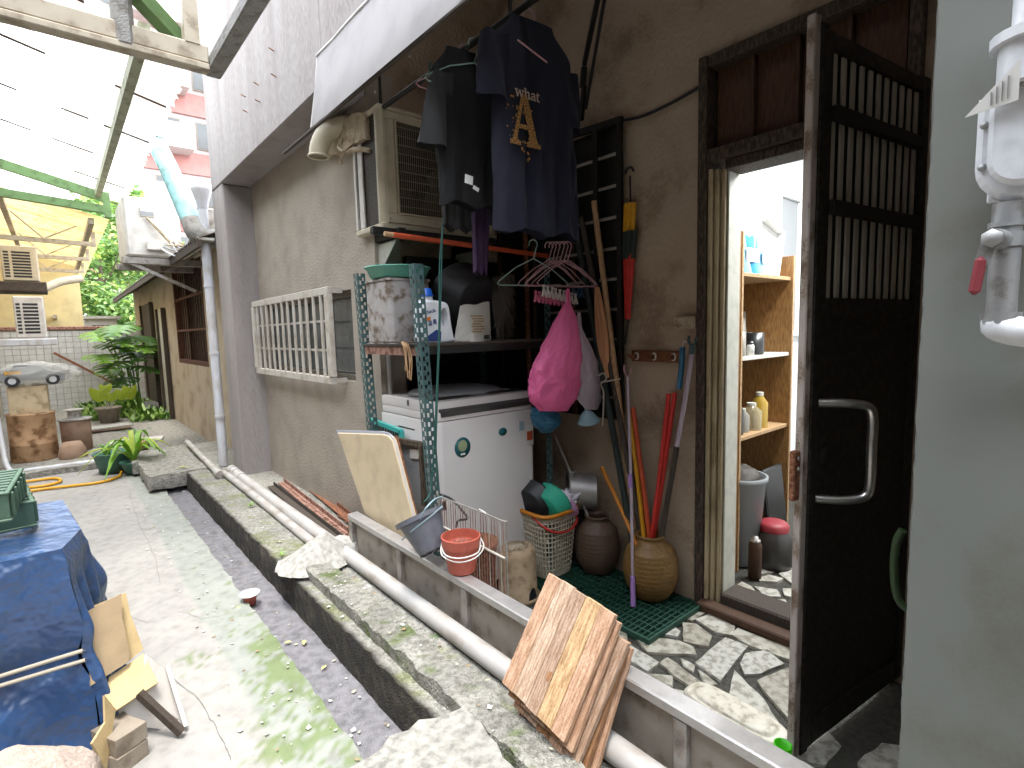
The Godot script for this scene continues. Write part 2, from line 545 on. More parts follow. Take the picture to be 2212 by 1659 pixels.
	mat("stick_dark", Color(0.075, 0.062, 0.052), 0.85, {"tex": "wood", "scale": Vector3(8, 1.0, 8)})
	mat("stick_green", Color(0.02, 0.032, 0.028), 0.7, {"tex": "plaster", "scale": 3.0})
	mat("glove_orange", Color(0.66, 0.33, 0.17), 0.85, {"bump": "b_cloth", "scale": 6.0})
	mat("brown_jar", Color(0.105, 0.062, 0.04), 0.55, {"tex": "plaster", "scale": Vector3(1.0, 6.0, 1.0), "bump": "b_mid", "bs": 0.3})
	mat("ochre_jar", Color(0.2, 0.107, 0.028), 0.5, {"tex": "plaster", "scale": Vector3(1.0, 6.0, 1.0), "bump": "b_mid", "bs": 0.3})
	mat("basket_cream", Color(0.56, 0.5, 0.38), 0.55, {"tex": "plaster", "scale": 4.0})
	mat("stool_cream", Color(0.47, 0.35, 0.22), 0.7, {"tex": "stain", "scale": 3.0, "bump": "b_mid", "bs": 0.3})
	mat("hook_brown", Color(0.22, 0.085, 0.03), 0.6, {"tex": "wood", "scale": Vector3(2, 12, 2)})
	mat("wood_dark", Color(0.085, 0.042, 0.02), 0.65, {"tex": "wood", "scale": Vector3(9, 1.0, 9)})
	mat("wood_panel", Color(0.11, 0.05, 0.025), 0.6, {"tex": "wood", "scale": Vector3(6, 0.7, 6)})
	mat("jamb_dark", Color(0.14, 0.105, 0.075), 0.75, {"tex": "grime", "scale": Vector3(4, 1.2, 4)})
	mat("jamb_cream", Color(0.48, 0.39, 0.24), 0.65, {"tex": "stain", "scale": Vector3(3, 0.7, 3)})
	mat("jamb_pale", Color(0.6, 0.58, 0.5), 0.6, {"tex": "plaster", "scale": 2.0})
	mat("shelf_wood", Color(0.33, 0.18, 0.06), 0.55, {"tex": "wood", "scale": Vector3(5, 0.8, 5)})
	mat("shelf_edge", Color(0.5, 0.34, 0.18), 0.6, {"tex": "wood", "scale": Vector3(5, 2, 5)})
	mat("kitchen_white", Color(0.8, 0.8, 0.79), 0.6)
	mat("door_iron", Color(0.05, 0.045, 0.04), 0.55, {"metal": 0.3, "tex": "grime", "scale": 2.0, "bump": "b_fine", "bs": 0.2})
	mat("door_edge", Color(0.5, 0.44, 0.41), 0.6, {"tex": "blotch", "scale": Vector3(2, 0.8, 2)})
	mat("door_slat", Color(0.42, 0.37, 0.3), 0.6, {"tex": "plaster", "scale": 3.0})
	mat("gas_white", Color(0.62, 0.63, 0.66), 0.35, {"tex": "plaster", "scale": 4.0})
	mat("gas_grey", Color(0.3, 0.31, 0.32), 0.5, {"metal": 0.4, "tex": "stain", "scale": 4.0})
	mat("gas_red", Color(0.2, 0.02, 0.03), 0.6, {"tex": "plaster", "scale": 8.0})
	for i in 4:
		mat("plank%d" % i, [Color(0.56, 0.38, 0.27), Color(0.6, 0.43, 0.25), Color(0.46, 0.34, 0.26), Color(0.58, 0.45, 0.35)][i], 0.8, {"tex": "wood", "scale": Vector3(7, 0.7, 7), "local": 1, "bump": "b_fine", "bs": 0.3})
	mat("plank_dark", Color(0.36, 0.2, 0.1), 0.8, {"tex": "wood", "scale": Vector3(10, 1.2, 10), "local": 1})
	mat("board_cream", Color(0.62, 0.5, 0.33), 0.5, {"tex": "plaster", "scale": 1.2})
	mat("board_edge", Color(0.42, 0.43, 0.5), 0.5)
	mat("pot_grey", Color(0.13, 0.135, 0.165), 0.38, {"tex": "plaster", "scale": 4.0})
	mat("pot_red", Color(0.44, 0.1, 0.065), 0.5, {"tex": "plaster", "scale": 5.0})
	mat("string_blue", Color(0.3, 0.42, 0.48), 0.7)
	mat("string_white", Color(0.62, 0.61, 0.58), 0.7)
	mat("dead_leaf", Color(0.17, 0.075, 0.045), 0.9)
	mat("tarp_blue", Color(0.024, 0.08, 0.22), 0.34, {"tex": "plaster", "scale": 1.2, "spec": 0.7, "bump": "b_wrinkle", "bs": 0.35})
	mat("rope", Color(0.42, 0.38, 0.31), 0.9)
	mat("crate_green", Color(0.08, 0.155, 0.105), 0.55, {"tex": "plaster", "scale": 3.0})
	mat("cardboard", Color(0.42, 0.31, 0.19), 0.85, {"tex": "plaster", "scale": 2.0, "bump": "b_fine", "bs": 0.2})
	mat("cardboard_yellow", Color(0.62, 0.46, 0.24), 0.85, {"tex": "plaster", "scale": 2.0, "bump": "b_fine", "bs": 0.2})
	mat("cardboard_grey", Color(0.3, 0.26, 0.21), 0.85, {"tex": "stain", "scale": 2.0})
	mat("white_board", Color(0.62, 0.58, 0.54), 0.5, {"tex": "plaster", "scale": 2.0})
	mat("sack", Color(0.5, 0.4, 0.34), 0.8, {"tex": "plaster", "scale": 2.0, "bump": "b_mid", "bs": 0.4})
	mat("roof_clear", Color(0.85, 0.87, 0.83), 0.6, {"tex": "plaster", "scale": 0.8, "back": Color(0.95, 0.96, 0.93), "alpha": 0.5})
	mat("roof_yellow", Color(0.62, 0.52, 0.3), 0.6, {"tex": "stain", "scale": 0.9, "back": Color(0.85, 0.72, 0.42), "alpha": 0.7})
	mat("frame_green", Color(0.13, 0.24, 0.09), 0.6, {"tex": "stain", "scale": 1.5})
	mat("frame_pale", Color(0.34, 0.36, 0.25), 0.6, {"tex": "stain", "scale": 1.5})
	mat("frame_cream", Color(0.5, 0.45, 0.36), 0.65, {"tex": "stain", "scale": 1.3})
	mat("frame_grey", Color(0.28, 0.28, 0.27), 0.7, {"tex": "stain", "scale": 2.5, "bump": "b_mid", "bs": 0.3})
	mat("cyan_pipe", Color(0.25, 0.5, 0.53), 0.6, {"tex": "stain", "scale": 1.6})
	mat("yellow_wall", Color(0.64, 0.54, 0.28), 0.85, {"tex": "plaster", "scale": 0.6})
	mat("tile_white", Color(0.62, 0.62, 0.6), 0.35, {"tex": "tile", "scale": 1.0})
	mat("tile_pink", Color(0.42, 0.19, 0.17), 0.6, {"tex": "tile", "scale": 0.4})
	mat("tile_pale", Color(0.5, 0.44, 0.43), 0.6, {"tex": "tile", "scale": 0.4})
	mat("pot_clay", Color(0.32, 0.21, 0.15), 0.85, {"tex": "mottle", "scale": 2.0})
	mat("pot_grey_clay", Color(0.28, 0.24, 0.2), 0.85, {"tex": "stain", "scale": 3.0})
	mat("pot_green", Color(0.045, 0.14, 0.1), 0.5, {"tex": "plaster", "scale": 3.0})
	mat("drum_rust", Color(0.52, 0.33, 0.19), 0.8, {"tex": "blotch", "scale": 0.9})
	mat("box_cream", Color(0.62, 0.5, 0.33), 0.7, {"tex": "stain", "scale": 1.2})
	mat("hose_yellow", Color(0.72, 0.36, 0.02), 0.5)
	mat("leaf_green", Color(0.1, 0.22, 0.045), 0.5, {"tex": "leaf", "scale": 4.0, "back": Color(0.12, 0.26, 0.03)})
	mat("leaf_light", Color(0.22, 0.4, 0.06), 0.5, {"tex": "leaf", "scale": 4.0, "back": Color(0.3, 0.45, 0.04)})
	mat("leaf_lime", Color(0.42, 0.5, 0.06), 0.5, {"tex": "leaf", "scale": 8.0, "back": Color(0.5, 0.55, 0.06)})
	mat("leaf_deep", Color(0.03, 0.09, 0.045), 0.3, {"tex": "leaf", "scale": 4.0, "back": Color(0.04, 0.12, 0.03)})
	mat("leaf_vc", Color(1, 1, 1), 0.5, {"vc": 1, "back": Color(0.14, 0.25, 0.05)})
	mat("bark", Color(0.12, 0.09, 0.065), 0.9, {"tex": "concrete", "scale": 4.0})
	mat("flake_vc", Color(1, 1, 1), 0.9, {"vc": 1})
	mat("water_dark", Color(0.06, 0.062, 0.062), 0.2)
	mat("lamp_glow", Color(0.9, 0.9, 0.9), 0.5, {"glow": 1.2})
	mat("mug_grey", Color(0.22, 0.2, 0.17), 0.4)
	mat("mug_black", Color(0.02, 0.02, 0.02), 0.3)
	mat("pack_blue", Color(0.03, 0.22, 0.5), 0.35)
	mat("pack_sky", Color(0.25, 0.5, 0.65), 0.35)
	mat("jar_glass", Color(0.5, 0.42, 0.25), 0.1, {"alpha": 0.35})
	mat("oil_yellow", Color(0.35, 0.22, 0.03), 0.2)
	mat("lid_red", Color(0.3, 0.03, 0.04), 0.5)
	mat("bucket_grey", Color(0.26, 0.27, 0.28), 0.4)
const Y_ALLEY := 0.06
func conc_color(p: Vector3) -> Color:
	var base = Color(0.36, 0.345, 0.32)
	var a = 0.5 + 0.5 * nz(p, 1.3, 4.0)
	base = base.lerp(Color(0.29, 0.28, 0.272), clampf(a * 1.4 - 0.35, 0, 1))
	# the strip cast along the gutter is a greener, smoother screed
	if p.x > 0.40 + 0.02 * nz(p, 3.0, 8.0): base = base.lerp(Color(0.285, 0.305, 0.275), 0.8)
	# moss
	var ms = nz(p, 3.2, 6.0) * 0.6 + nz(p, 14.0, 7.0) * 0.5 + nz(p, 38.0, 9.0) * 0.45 + 0.75 * smoothstep(0.1, 0.58, p.x) * (0.4 + smoothstep(-3.6, -1.6, p.z)) - 0.72
	base = base.lerp(Color(0.14, 0.195, 0.06), clampf(ms * 4.0, 0, 0.8))
	var dk = nz(p, 7.0, 11.0) + 0.5 * nz(p, 22.0, 12.0) - 0.62
	return base.lerp(Color(0.2, 0.19, 0.175), clampf(dk * 4.0, 0, 0.5))
func ledge_color(p: Vector3) -> Color:
	var base = Color(0.5, 0.49, 0.45).lerp(Color(0.33, 0.325, 0.3), clampf(0.5 + nz(p, 4.0, 21.0), 0, 1))
	var ms = nz(p, 3.0, 22.0) * 0.8 + nz(p, 17.0, 23.0) * 0.55 - 0.12 - 2.0 * smoothstep(0.94, 1.02, p.x + 0.03 * nz(p, 12.0, 24.0))
	base = base.lerp(Color(0.26, 0.30, 0.11), clampf(ms * 3.0, 0, 0.7))
	var gr = nz(p, 5.0, 28.0) + 0.4 * nz(p, 19.0, 29.0) - 0.62 - (1.0 if p.x > 0.97 else 0.0)
	base = base.lerp(Color(0.08, 0.19, 0.02), clampf(gr * 5.0, 0, 0.85))
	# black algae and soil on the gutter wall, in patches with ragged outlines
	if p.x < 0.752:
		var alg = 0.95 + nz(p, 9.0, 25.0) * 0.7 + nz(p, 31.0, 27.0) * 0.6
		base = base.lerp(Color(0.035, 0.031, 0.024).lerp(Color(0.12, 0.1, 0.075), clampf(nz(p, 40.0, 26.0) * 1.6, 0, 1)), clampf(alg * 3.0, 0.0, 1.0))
	return base
func step_color(p: Vector3) -> Color:
	var base = ledge_color(p + Vector3(0.6, 0, 0.3))
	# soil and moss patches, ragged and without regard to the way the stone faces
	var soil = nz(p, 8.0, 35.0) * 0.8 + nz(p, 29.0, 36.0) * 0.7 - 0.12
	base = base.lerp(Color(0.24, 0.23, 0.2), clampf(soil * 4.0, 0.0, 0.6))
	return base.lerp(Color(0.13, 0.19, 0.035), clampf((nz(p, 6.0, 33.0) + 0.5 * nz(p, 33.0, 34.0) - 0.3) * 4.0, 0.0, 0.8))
func ground():
	var b = L()
	b.flat()
	b.quad(Vector3(-60, -0.2, 60), Vector3(60, -0.2, 60), Vector3(60, -0.2, -90), Vector3(-60, -0.2, -90))
	struct("ground", b, "concrete_slab")
	b = L()
	b.grid(func(u, v):
		var p = Vector3(lerpf(-1.3, 0.585, u), Y_ALLEY, lerpf(0.6, -6.5, v))
		p.y += 0.006 * nz(p, 2.0, 1.0) + 0.0025 * nz(p, 12.0, 2.0)
		if u > 0.999: p.x += 0.012 * nz(p, 6.0, 3.0)
		return p, 96, 360, true, conc_color)
	# the broken edge that drops to the gutter floor
	b.grid(func(u, v):
		var p = Vector3(0.585, Y_ALLEY, lerpf(0.6, -6.5, v))
		p.y += 0.006 * nz(p, 2.0, 1.0) + 0.0025 * nz(p, 12.0, 2.0)
		p.x += 0.012 * nz(p, 6.0, 3.0)
		p.y -= 0.07 * u
		return p, 1, 280, false, conc_color)
	var af = struct("alley_floor", b, "ground_vc")
	# hairline cracks in the screed
	for c in [[[470, 1160], [500, 1200], [505, 1230], [540, 1262]], [[150, 1250], [300, 1340], [385, 1322], [440, 1335], [520, 1322]], [[320, 1430], [420, 1500], [470, 1580], [500, 1640]], [[280, 1060], [300, 1130], [330, 1190], [345, 1260]]]:
		var q = []
		for k in c: q.append(ony(k[0], k[1], Y_ALLEY + 0.004))
		q = curve(q, 8)
		b = L()
		b.flat()
		for i in q.size() - 1:
			var d = (q[i + 1] - q[i]).normalized()
			var s = Vector3(-d.z, 0, d.x) * 0.0008
			var j0 = Vector3(nz(q[i], 40.0, 1.0), 0, nz(q[i], 40.0, 2.0)) * 0.008
			var j1 = Vector3(nz(q[i + 1], 40.0, 1.0), 0, nz(q[i + 1], 40.0, 2.0)) * 0.008
			var y0 = Vector3(0, 0.006 * nz(q[i] * Vector3(1, 0, 1) + Vector3(0, Y_ALLEY, 0), 2.0, 1.0) + 0.001, 0)
			var y1 = Vector3(0, 0.006 * nz(q[i + 1] * Vector3(1, 0, 1) + Vector3(0, Y_ALLEY, 0), 2.0, 1.0) + 0.001, 0)
			b.quad(q[i] - s + j0 + y0, q[i + 1] - s + j1 + y1, q[i + 1] + s + j1 + y1, q[i] + s + j0 + y0)
		put("crack", b, "crack_dark", af)
	b = L()
	b.grid(func(u, v):
		var p = Vector3(lerpf(0.55, 0.76, u), 0.034, lerpf(0.6, -6.2, v))
		p.y += 0.004 * nz(p, 4.0, 5.0)
		return p, 8, 120)
	struct("gutter", b, "wet_floor")
	b = L()
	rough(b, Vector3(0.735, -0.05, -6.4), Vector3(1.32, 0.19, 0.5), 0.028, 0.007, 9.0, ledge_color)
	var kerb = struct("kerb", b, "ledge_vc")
	b = L()
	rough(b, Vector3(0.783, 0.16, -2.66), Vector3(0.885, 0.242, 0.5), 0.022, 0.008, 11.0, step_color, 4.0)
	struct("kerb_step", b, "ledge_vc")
	# inner floor: irregular marble flags set in dark mortar
	b = L()
	b.span(Vector3(1.09, -0.08, -2.7), Vector3(2.2, -0.004, 0.9))
	var fl = struct("paving", b, "grout")
	var C = func(x, y): return ony((2300.0 + x / 1.58) * 0.5486, (2200.0 + y / 1.58) * 0.5486, 0.0)
	var flags = [
		[[300, 485], [590, 520], [680, 560], [700, 608], [395, 592]], [[270, 535], [468, 655], [395, 712], [210, 600]], [[520, 625], [750, 790], [720, 850], [560, 740], [470, 660]],
		[[600, 625], [690, 670], [680, 710], [620, 680]], [[705, 690], [830, 785], [770, 808], [740, 770]], [[880, 500], [1020, 555], [850, 770], [690, 655]],
		[[610, 405], [700, 415], [795, 490], [775, 555], [620, 525]], [[690, 385], [780, 350], [940, 430], [915, 485], [830, 470]], [[955, 440], [1420, 620], [1420, 690], [1040, 555], [915, 480]],
		[[1000, 600], [1140, 575], [1245, 665], [1100, 725], [1000, 730], [970, 660]], [[1075, 770], [1265, 690], [1480, 760], [1480, 1000], [1265, 1000]], [[935, 705], [1130, 900], [1210, 1030], [1190, 1080], [1000, 1000], [900, 860]],
		[[385, 720], [550, 735], [550, 805], [500, 790]], [[560, 430], [600, 460], [580, 495], [480, 480]], [[600, 375], [680, 335], [760, 345], [670, 395]], [[275, 405], [370, 440], [330, 470], [290, 440]],
		[[560, 820], [690, 860], [880, 930], [880, 1000], [700, 960]], [[1290, 1110], [1480, 1060], [1600, 1180], [1500, 1300], [1330, 1260]], [[180, 410], [270, 440], [270, 520], [190, 560]], [[1700, 1280], [1850, 1160], [2000, 1180], [1950, 1400], [1750, 1420]],
		[[200, 330], [250, 360], [230, 400], [190, 380]], [[1240, 1290], [1330, 1300], [1450, 1400], [1300, 1420]]]
	for i in flags.size():
		var q = []
		for k in flags[i]:
			var p = C.call(k[0], k[1])
			q.append(Vector2(p.x, -p.z))
		q = jag(q, 0.004)
		var s = L()
		s.prism(q, 0.014, Transform3D(Basis(Vector3.RIGHT, Vector3.FORWARD, Vector3.UP), Vector3(0, -0.006, 0)), 0.004)
		put("flagstone", s, "marble%d" % (i * 7 % 4), fl)
	# kitchen floor
	b = L()
	b.span(Vector3(2.32, -0.08, -2.35), Vector3(4.7, -0.004, 0.9))
	var kf = struct("floor", b, "grout")
	var kp = [[[935, 190], [980, 150], [1040, 180], [1135, 295], [1050, 262], [935, 225]], [[1060, 180], [1200, 200], [1225, 245], [1120, 240]], [[1135, 255], [1250, 262], [1270, 295], [1235, 330], [1150, 300]], [[1210, 100], [1290, 65], [1330, 120], [1290, 160]], [[1100, 120], [1150, 108], [1240, 130], [1200, 152], [1090, 145]], [[1040, 100], [1090, 70], [1180, 60], [1210, 80], [1120, 100]], [[1235, 195], [1330, 190], [1330, 260], [1245, 235]]]
	for i in kp.size():
		var q = []
		for k in kp[i]:
			var p = C.call(k[0], k[1])
			q.append(Vector2(p.x, -p.z))
		var s = L()
		s.prism(jag(q, 0.003), 0.014, Transform3D(Basis(Vector3.RIGHT, Vector3.FORWARD, Vector3.UP), Vector3(0, -0.006, 0)), 0.003)
		put("flagstone", s, ["marble1", "marble3"][i % 2], kf)
	# concrete lids and lumps on the gutter and kerb
	var o = thing("gutter_slab", "pale concrete slab bridging the gutter below the leaning planks", "slab", Vector3(0.74, 0.2, -1.1), "concrete slabs over the gutter")
	b = W(o)
	var q = []
	for k in [[752, 1662], [905, 1556], [1002, 1528], [1110, 1659], [1160, 1760], [900, 1830]]:
		var p = ony(k[0], k[1], 0.25)
		q.append(Vector2(p.x, -p.z))
	b.prism(jag(jag(q, 0.012), 0.006), 0.07, Transform3D(Basis(Vector3.RIGHT, Vector3.FORWARD, Vector3.UP), Vector3(0, 0.182, 0)), 0.008)
	put("slab", b, "slab_pale", o)
	o = thing("gutter_slab", "grey weathered concrete slab bridging the gutter beside the green pots", "slab", Vector3(0.68, 0.1, -5.7), "concrete slabs over the gutter")
	b = W(o)
	rough(b, Vector3(0.47, 0.085, -5.8), Vector3(0.90, 0.2, -5.08), 0.035, 0.009, 8.0)
	put("front_slab", b, "concrete_slab", o)
	b = W(o)
	rough(b, Vector3(0.43, 0.085, -6.42), Vector3(0.92, 0.195, -5.815), 0.04, 0.008, 8.0, null, 3.0)
	put("rear_slab", b, "concrete_slab", o)
	b = W(o)
	b.lathe([Vector2(0.14, 0.19), Vector2(0.145, 0.2), Vector2(0.135, 0.207), Vector2(0.0, 0.207)], 28, Vector3(0.6, 0, -6.15))
	put("manhole_lid", b, "concrete_pale", o)
	# lump of mortar thrown over the pipe
	b = MB.new()
	b.grid(func(u, v):
		var t = u * TAU
		var r = v
		var p = Vector3(cos(t) * 0.19 * r, 0, sin(t) * 0.16 * r)
		p.x += 0.03 * r * nz(p, 9.0, 41.0)
		p.y = 0.14 * pow(1.0 - r, 1.1) + 0.014 * nz(p + Vector3(3, 0, 0), 9.0, 42.0) + 0.002 * nz(p, 60.0, 43.0) - 0.015
		p.x += 0.05 * (1.0 - r)
		return p, 44, 14)
	o = tag(put("mortar_lump", b, "concrete_pale"), "rough pale lump of mortar spilled over the grey pipe on the kerb", "mortar lump")
	o.position = Vector3(0.87, 0.225, -2.52)
	b = MB.new()
	rough(b, Vector3(-0.055, -0.03, -0.07), Vector3(0.055, 0.035, 0.07), 0.022, 0.016, 14.0)
	o = tag(put("rubble_stone", b, "concrete_pale"), "broken piece of stone wedged between the pipe and the metal barrier", "stone")
	o.position = Vector3(1.015, 0.235, -2.55)
func jag(q: Array, amp: float) -> Array:
	# breaks each long edge of a polygon with a few uneven points
	var r = []
	for i in q.size():
		var a = q[i]
		var b2 = q[(i + 1) % q.size()]
		r.append(a)
		var n = int(clampf(a.distance_to(b2) / 0.05, 0, 5))
		var nn = (b2 - a).normalized().orthogonal()
		for k in n:
			r.append(a.lerp(b2, (k + 1.0) / (n + 1.0)) + nn * rng.randf_range(-amp, amp))
	return r
func house():
	var o = thing("house", "grey plastered house with a shaded utility recess and an open doorway", "house", Vector3(1.06, 0.0, -2.5))
	var b = W(o)
	# wall with the window opening
	b.span(Vector3(1.275, 0.15, -4.62), Vector3(1.42, 1.03, -2.55))
	b.span(Vector3(1.275, 1.55, -4.62), Vector3(1.42, 2.6, -2.55))
	b.span(Vector3(1.275, 1.03, -2.86), Vector3(1.42, 1.55, -2.55))
	b.span(Vector3(1.275, 1.03, -4.62), Vector3(1.42, 1.55, -4.5))
	put("window_wall", b, "wall_plaster", o)
	b = W(o)
	b.cspan(Vector3(1.06, 0.15, -4.92), Vector3(1.46, 2.47, -4.6), 0.012)
	put("pilaster", b, "wall_outer", o)
	b = W(o)
	b.cspan(Vector3(1.06, 2.47, -4.92), Vector3(1.275, 9.0, -2.56), 0.008)
	b.cspan(Vector3(1.062, 2.47, -2.5605), Vector3(1.10, 9.0, 8.0), 0.004)  # unseen height and length extended to cut sky light in the recess
	put("upper_wall", b, "wall_outer", o)
	b = W(o)
	b.span(Vector3(1.42, 0, -2.8), Vector3(2.32, 3.4, -2.68))
	b.span(Vector3(1.30, 0, -2.68), Vector3(1.42, 2.46, -2.553))
	put("side_wall", b, "wall_inner", o)
	b = W(o)
	b.span(Vector3(2.2, 0, -2.68), Vector3(2.32, 3.4, -1.275))
	b.span(Vector3(2.2, 2.42, -1.275), Vector3(2.32, 3.4, -0.495))
	b.span(Vector3(2.2, 0, -0.495), Vector3(2.32, 3.4, 2.0))
	put("back_wall", b, "wall_inner", o)
	# shuttered dark window behind the lattice
	b = W(o)
	b.span(Vector3(2.185, 0.82, -2.67), Vector3(2.199, 2.29, -1.70))
	var dw = put("dark_window", b, "glass_black", o)
	for i in 4:
		b = W(o)
		var z = -2.66 + i * 0.315
		b.cspan(Vector3(2.172, 0.82, z), Vector3(2.184, 2.29, z + 0.025), 0.002)
		put("sash_bar", b, "wood_dark", dw)
	b = W(o)
	b.span(Vector3(1.275, 3.4, -2.8), Vector3(4.8, 3.52, 2.0))
	b.span(Vector3(1.3, 2.6, -4.92), Vector3(2.0, 2.75, -2.81))
	b.span(Vector3(1.46, 0, -4.92), Vector3(2.2, 2.6, -4.82))
	b.span(Vector3(2.0, 0, -4.82), Vector3(2.12, 2.6, -2.81))
	put("ceiling", b, "wall_inner", o)
	b = W(o)
	b.span(Vector3(1.275, 0, 1.9), Vector3(2.2, 3.4, 2.0))
	b.span(Vector3(1.06, 0.0, 0.62), Vector3(1.275, 2.47, 8.0))
	put("end_wall", b, "wall_inner", o)
	# right-hand pillar with a chipped arris
	b = W(o)
	var zc = func(y): return -0.235 + 0.0015 * nz(Vector3(0, y, 0), 9.0, 3.0) + 0.002 * nz(Vector3(0, y, 0), 45.0, 5.0)
	b.grid(func(u, v):
		var y = lerpf(0.0, 2.47, v)
		if u < 0.5: return Vector3(lerpf(1.45, 1.062, u * 2.0), y, zc.call(y))
		return Vector3(1.05 + 0.001 * nz(Vector3(u, y, 0), 4.0), y, lerpf(zc.call(y) + 0.012, 0.62, u * 2.0 - 1.0)), 22, 160, false)
	b.span(Vector3(1.1, 0, -0.2), Vector3(1.44, 2.46, 0.61))
	put("pillar", b, "pillar_paint", o)
	# nails left in the plaster
	b = W(o)
	for k in [[607, 437], [628, 660], [475, 730], [365, 833], [487, 877], [380, 965]]:
		var p = onx((800.0 + k[0] / 2.183) * 0.5486, k[1] / 2.183 * 0.5486, 1.06)
		b.tube([p, p + Vector3(-0.03, 0.004, 0.01)], 0.0035, 5)
	put("nail", b, "rust", o)
	# the window: frame, panes and louvre
	var w = put("window", frame_mb(o, 1.31, 1.03, 1.55, -4.5, -2.86, 0.035, 0.03), "window_alu", o)
	for k in 4:
		b = W(o)
		var z0 = -4.46 + k * 0.395
		b.span(Vector3(1.325, 1.07, z0), Vector3(1.331, 1.515, z0 + 0.37))
		put("pane", b, "glass_dark", w)
		if k > 0:
			b = W(o)
			b.span(Vector3(1.305, 1.06, z0 - 0.028), Vector3(1.33, 1.52, z0 - 0.003))
			put("mullion", b, "window_alu", w)
	# window guard
	var g = thing("window_guard", "rust-spotted cream steel window guard of upright bars", "window guard", Vector3(1.2, 1.02, -3.7))
	b = W(g)
	for y in [1.035, 1.548]: b.cspan(Vector3(1.185, y - 0.022, -4.5), Vector3(1.215, y + 0.022, -2.975), 0.003)
	for z in [-4.485, -2.995]: b.cspan(Vector3(1.18, 1.058, z - 0.028), Vector3(1.212, 1.525, z + 0.028), 0.003)
	for z in [-4.48, -2.99]:
		b.bar(Vector3(1.2, 1.548, z), Vector3(1.275, 1.548, z), 0.025, 0.025)
		b.bar(Vector3(1.2, 1.035, z), Vector3(1.275, 1.035, z), 0.025, 0.025)
	put("frame", b, "grille_paint", g)
	for y in [1.21, 1.38]:
		b = W(g)
		b.bar(Vector3(1.207, y, -4.46), Vector3(1.207, y, -3.02), 0.01, 0.014)
		put("cross_bar", b, "grille_paint", g)
	for i in 12:
		b = W(g)
		var z = -4.38 + i * 0.117
		b.bar(Vector3(1.19, 1.055, z), Vector3(1.19, 1.528, z), 0.012, 0.018, Vector3.FORWARD)
		put("upright_bar", b, "grille_paint", g)
	# canopy panel hung on the upper wall
	var c = thing("awning_fascia", "smooth pale grey canopy sheet fixed along the upper wall over the recess", "canopy panel", Vector3(1.05, 2.27, -2.57))
	b = W(c)
	b.grid(func(u, v):
		var z = lerpf(-2.57, 1.4, u)
		return Vector3(1.045 - 0.05 * (1.0 - v) - 0.006 * sin(u * 9.0) * (1.0 - v), lerpf(2.262 + 0.018 * smoothstep(-2.0, 0.4, z), 2.6, v), z), 50, 6)
	put("sheet", b, "panel_paint", c)
	b = W(c)
	b.bar(Vector3(1.0, 2.258, -2.98), Vector3(1.0, 2.273, 1.4), 0.014, 0.01)
	put("bottom_bar", b, "stick_dark", c)
	b = W(c)
	var pts = []
	for i in 60:
		var z = lerpf(-2.58, 1.4, i / 59.0)
		pts.append(Vector3(1.05 + 0.003 * nz(Vector3(0, 0, z), 20.0), 2.598 + 0.006 * nz(Vector3(0, 0, z), 12.0, 2.0), z))
	b.tube(pts, 0.011, 6)
	b.tube([Vector3(1.047, 2.6, -2.572), Vector3(1.03, 2.45, -2.572), Vector3(0.997, 2.266, -2.572)], 0.006, 6)
	put("sealant_bead", b, "sealant", c)
	for k in [[1525, 315], [1512, 443], [1780, 483], [1480, 790], [1905, 75]]:
		var p = onx((800.0 + k[0] / 2.183) * 0.5486, k[1] / 2.183 * 0.5486, 1.02)
		b = W(c)
		b.lathe([Vector2(0.005, 0), Vector2(0.004, 0.004), Vector2(0, 0.005)], 8, p, Basis(Vector3.UP, Vector3.LEFT, Vector3.BACK))
		put("screw", b, "steel_dull", c)
	# roof boards and rails behind the panel
	var r = thing("clothes_rail", "dark iron clothes rail hung under the canopy above the shirts", "clothes rail", Vector3(1.2, 2.42, -1.6))
	b = W(r)
	b.tube([Vector3(1.27, 2.36, -2.5), Vector3(1.27, 2.36, -0.3)], 0.011, 8)
	put("rail", b, "black_iron", r)
	for z in [-2.4, -1.45, -0.5]:
		b = W(r)
		b.tube([Vector3(1.27, 2.36, z), Vector3(1.27, 2.9, z), Vector3(1.27, 3.4, z)], 0.007, 6)
		put("hanger_rod", b, "black_iron", r)
	# bent flue pipe and peeling foam wrap above the window
	var f = thing("vent_elbow", "cream vent pipe elbow with a dark mouth above the window", "vent pipe", Vector3(1.18, 2.2, -2.78))
	var e0 = onx(688, 338, 1.14)
	b = W(f)
	var path = [e0, e0 + Vector3(0.005, 0.05, 0.01), e0 + Vector3(0.03, 0.11, 0.04), e0 + Vector3(0.09, 0.15, 0.08), e0 + Vector3(0.15, 0.16, 0.1)]
	b.tube(curve(path, 4), 0.048, 18, false)
	put("elbow", b, "ac_cream", f)
	b = W(f)
	b.tube(arc(e0, Vector3.RIGHT, Vector3(0, 0.0, 1), 0.05, 0, 345, 20), 0.006, 6, false, true)
	put("rim", b, "ac_cream", f)
	f = thing("pipe_wrap", "torn cream insulation wrap along the wall next to the air conditioner", "insulation", Vector3(1.25, 2.12, -2.7))
	b = W(f)
	var fw = []
	for k in [[700, 262], [790, 245], [796, 300], [760, 318], [735, 330], [700, 338], [690, 300]]:
		var p = onx(k[0], k[1], 1.24)
		fw.append(Vector2(-p.z, p.y))
	b.prism(jag(jag(fw, 0.01), 0.005), 0.05, Transform3D(Basis(Vector3.FORWARD, Vector3.UP, Vector3.LEFT), Vector3(1.275, 0, 0)), 0.012)
	put("wrap", b, "foam", f)
	b = W(f)
	var p0 = onx(742, 330, 1.22)
	b.tube(curve([onx(738, 300, 1.22), onx(730, 318, 1.2), onx(742, 326, 1.2), onx(752, 320, 1.22)]), 0.006, 6)
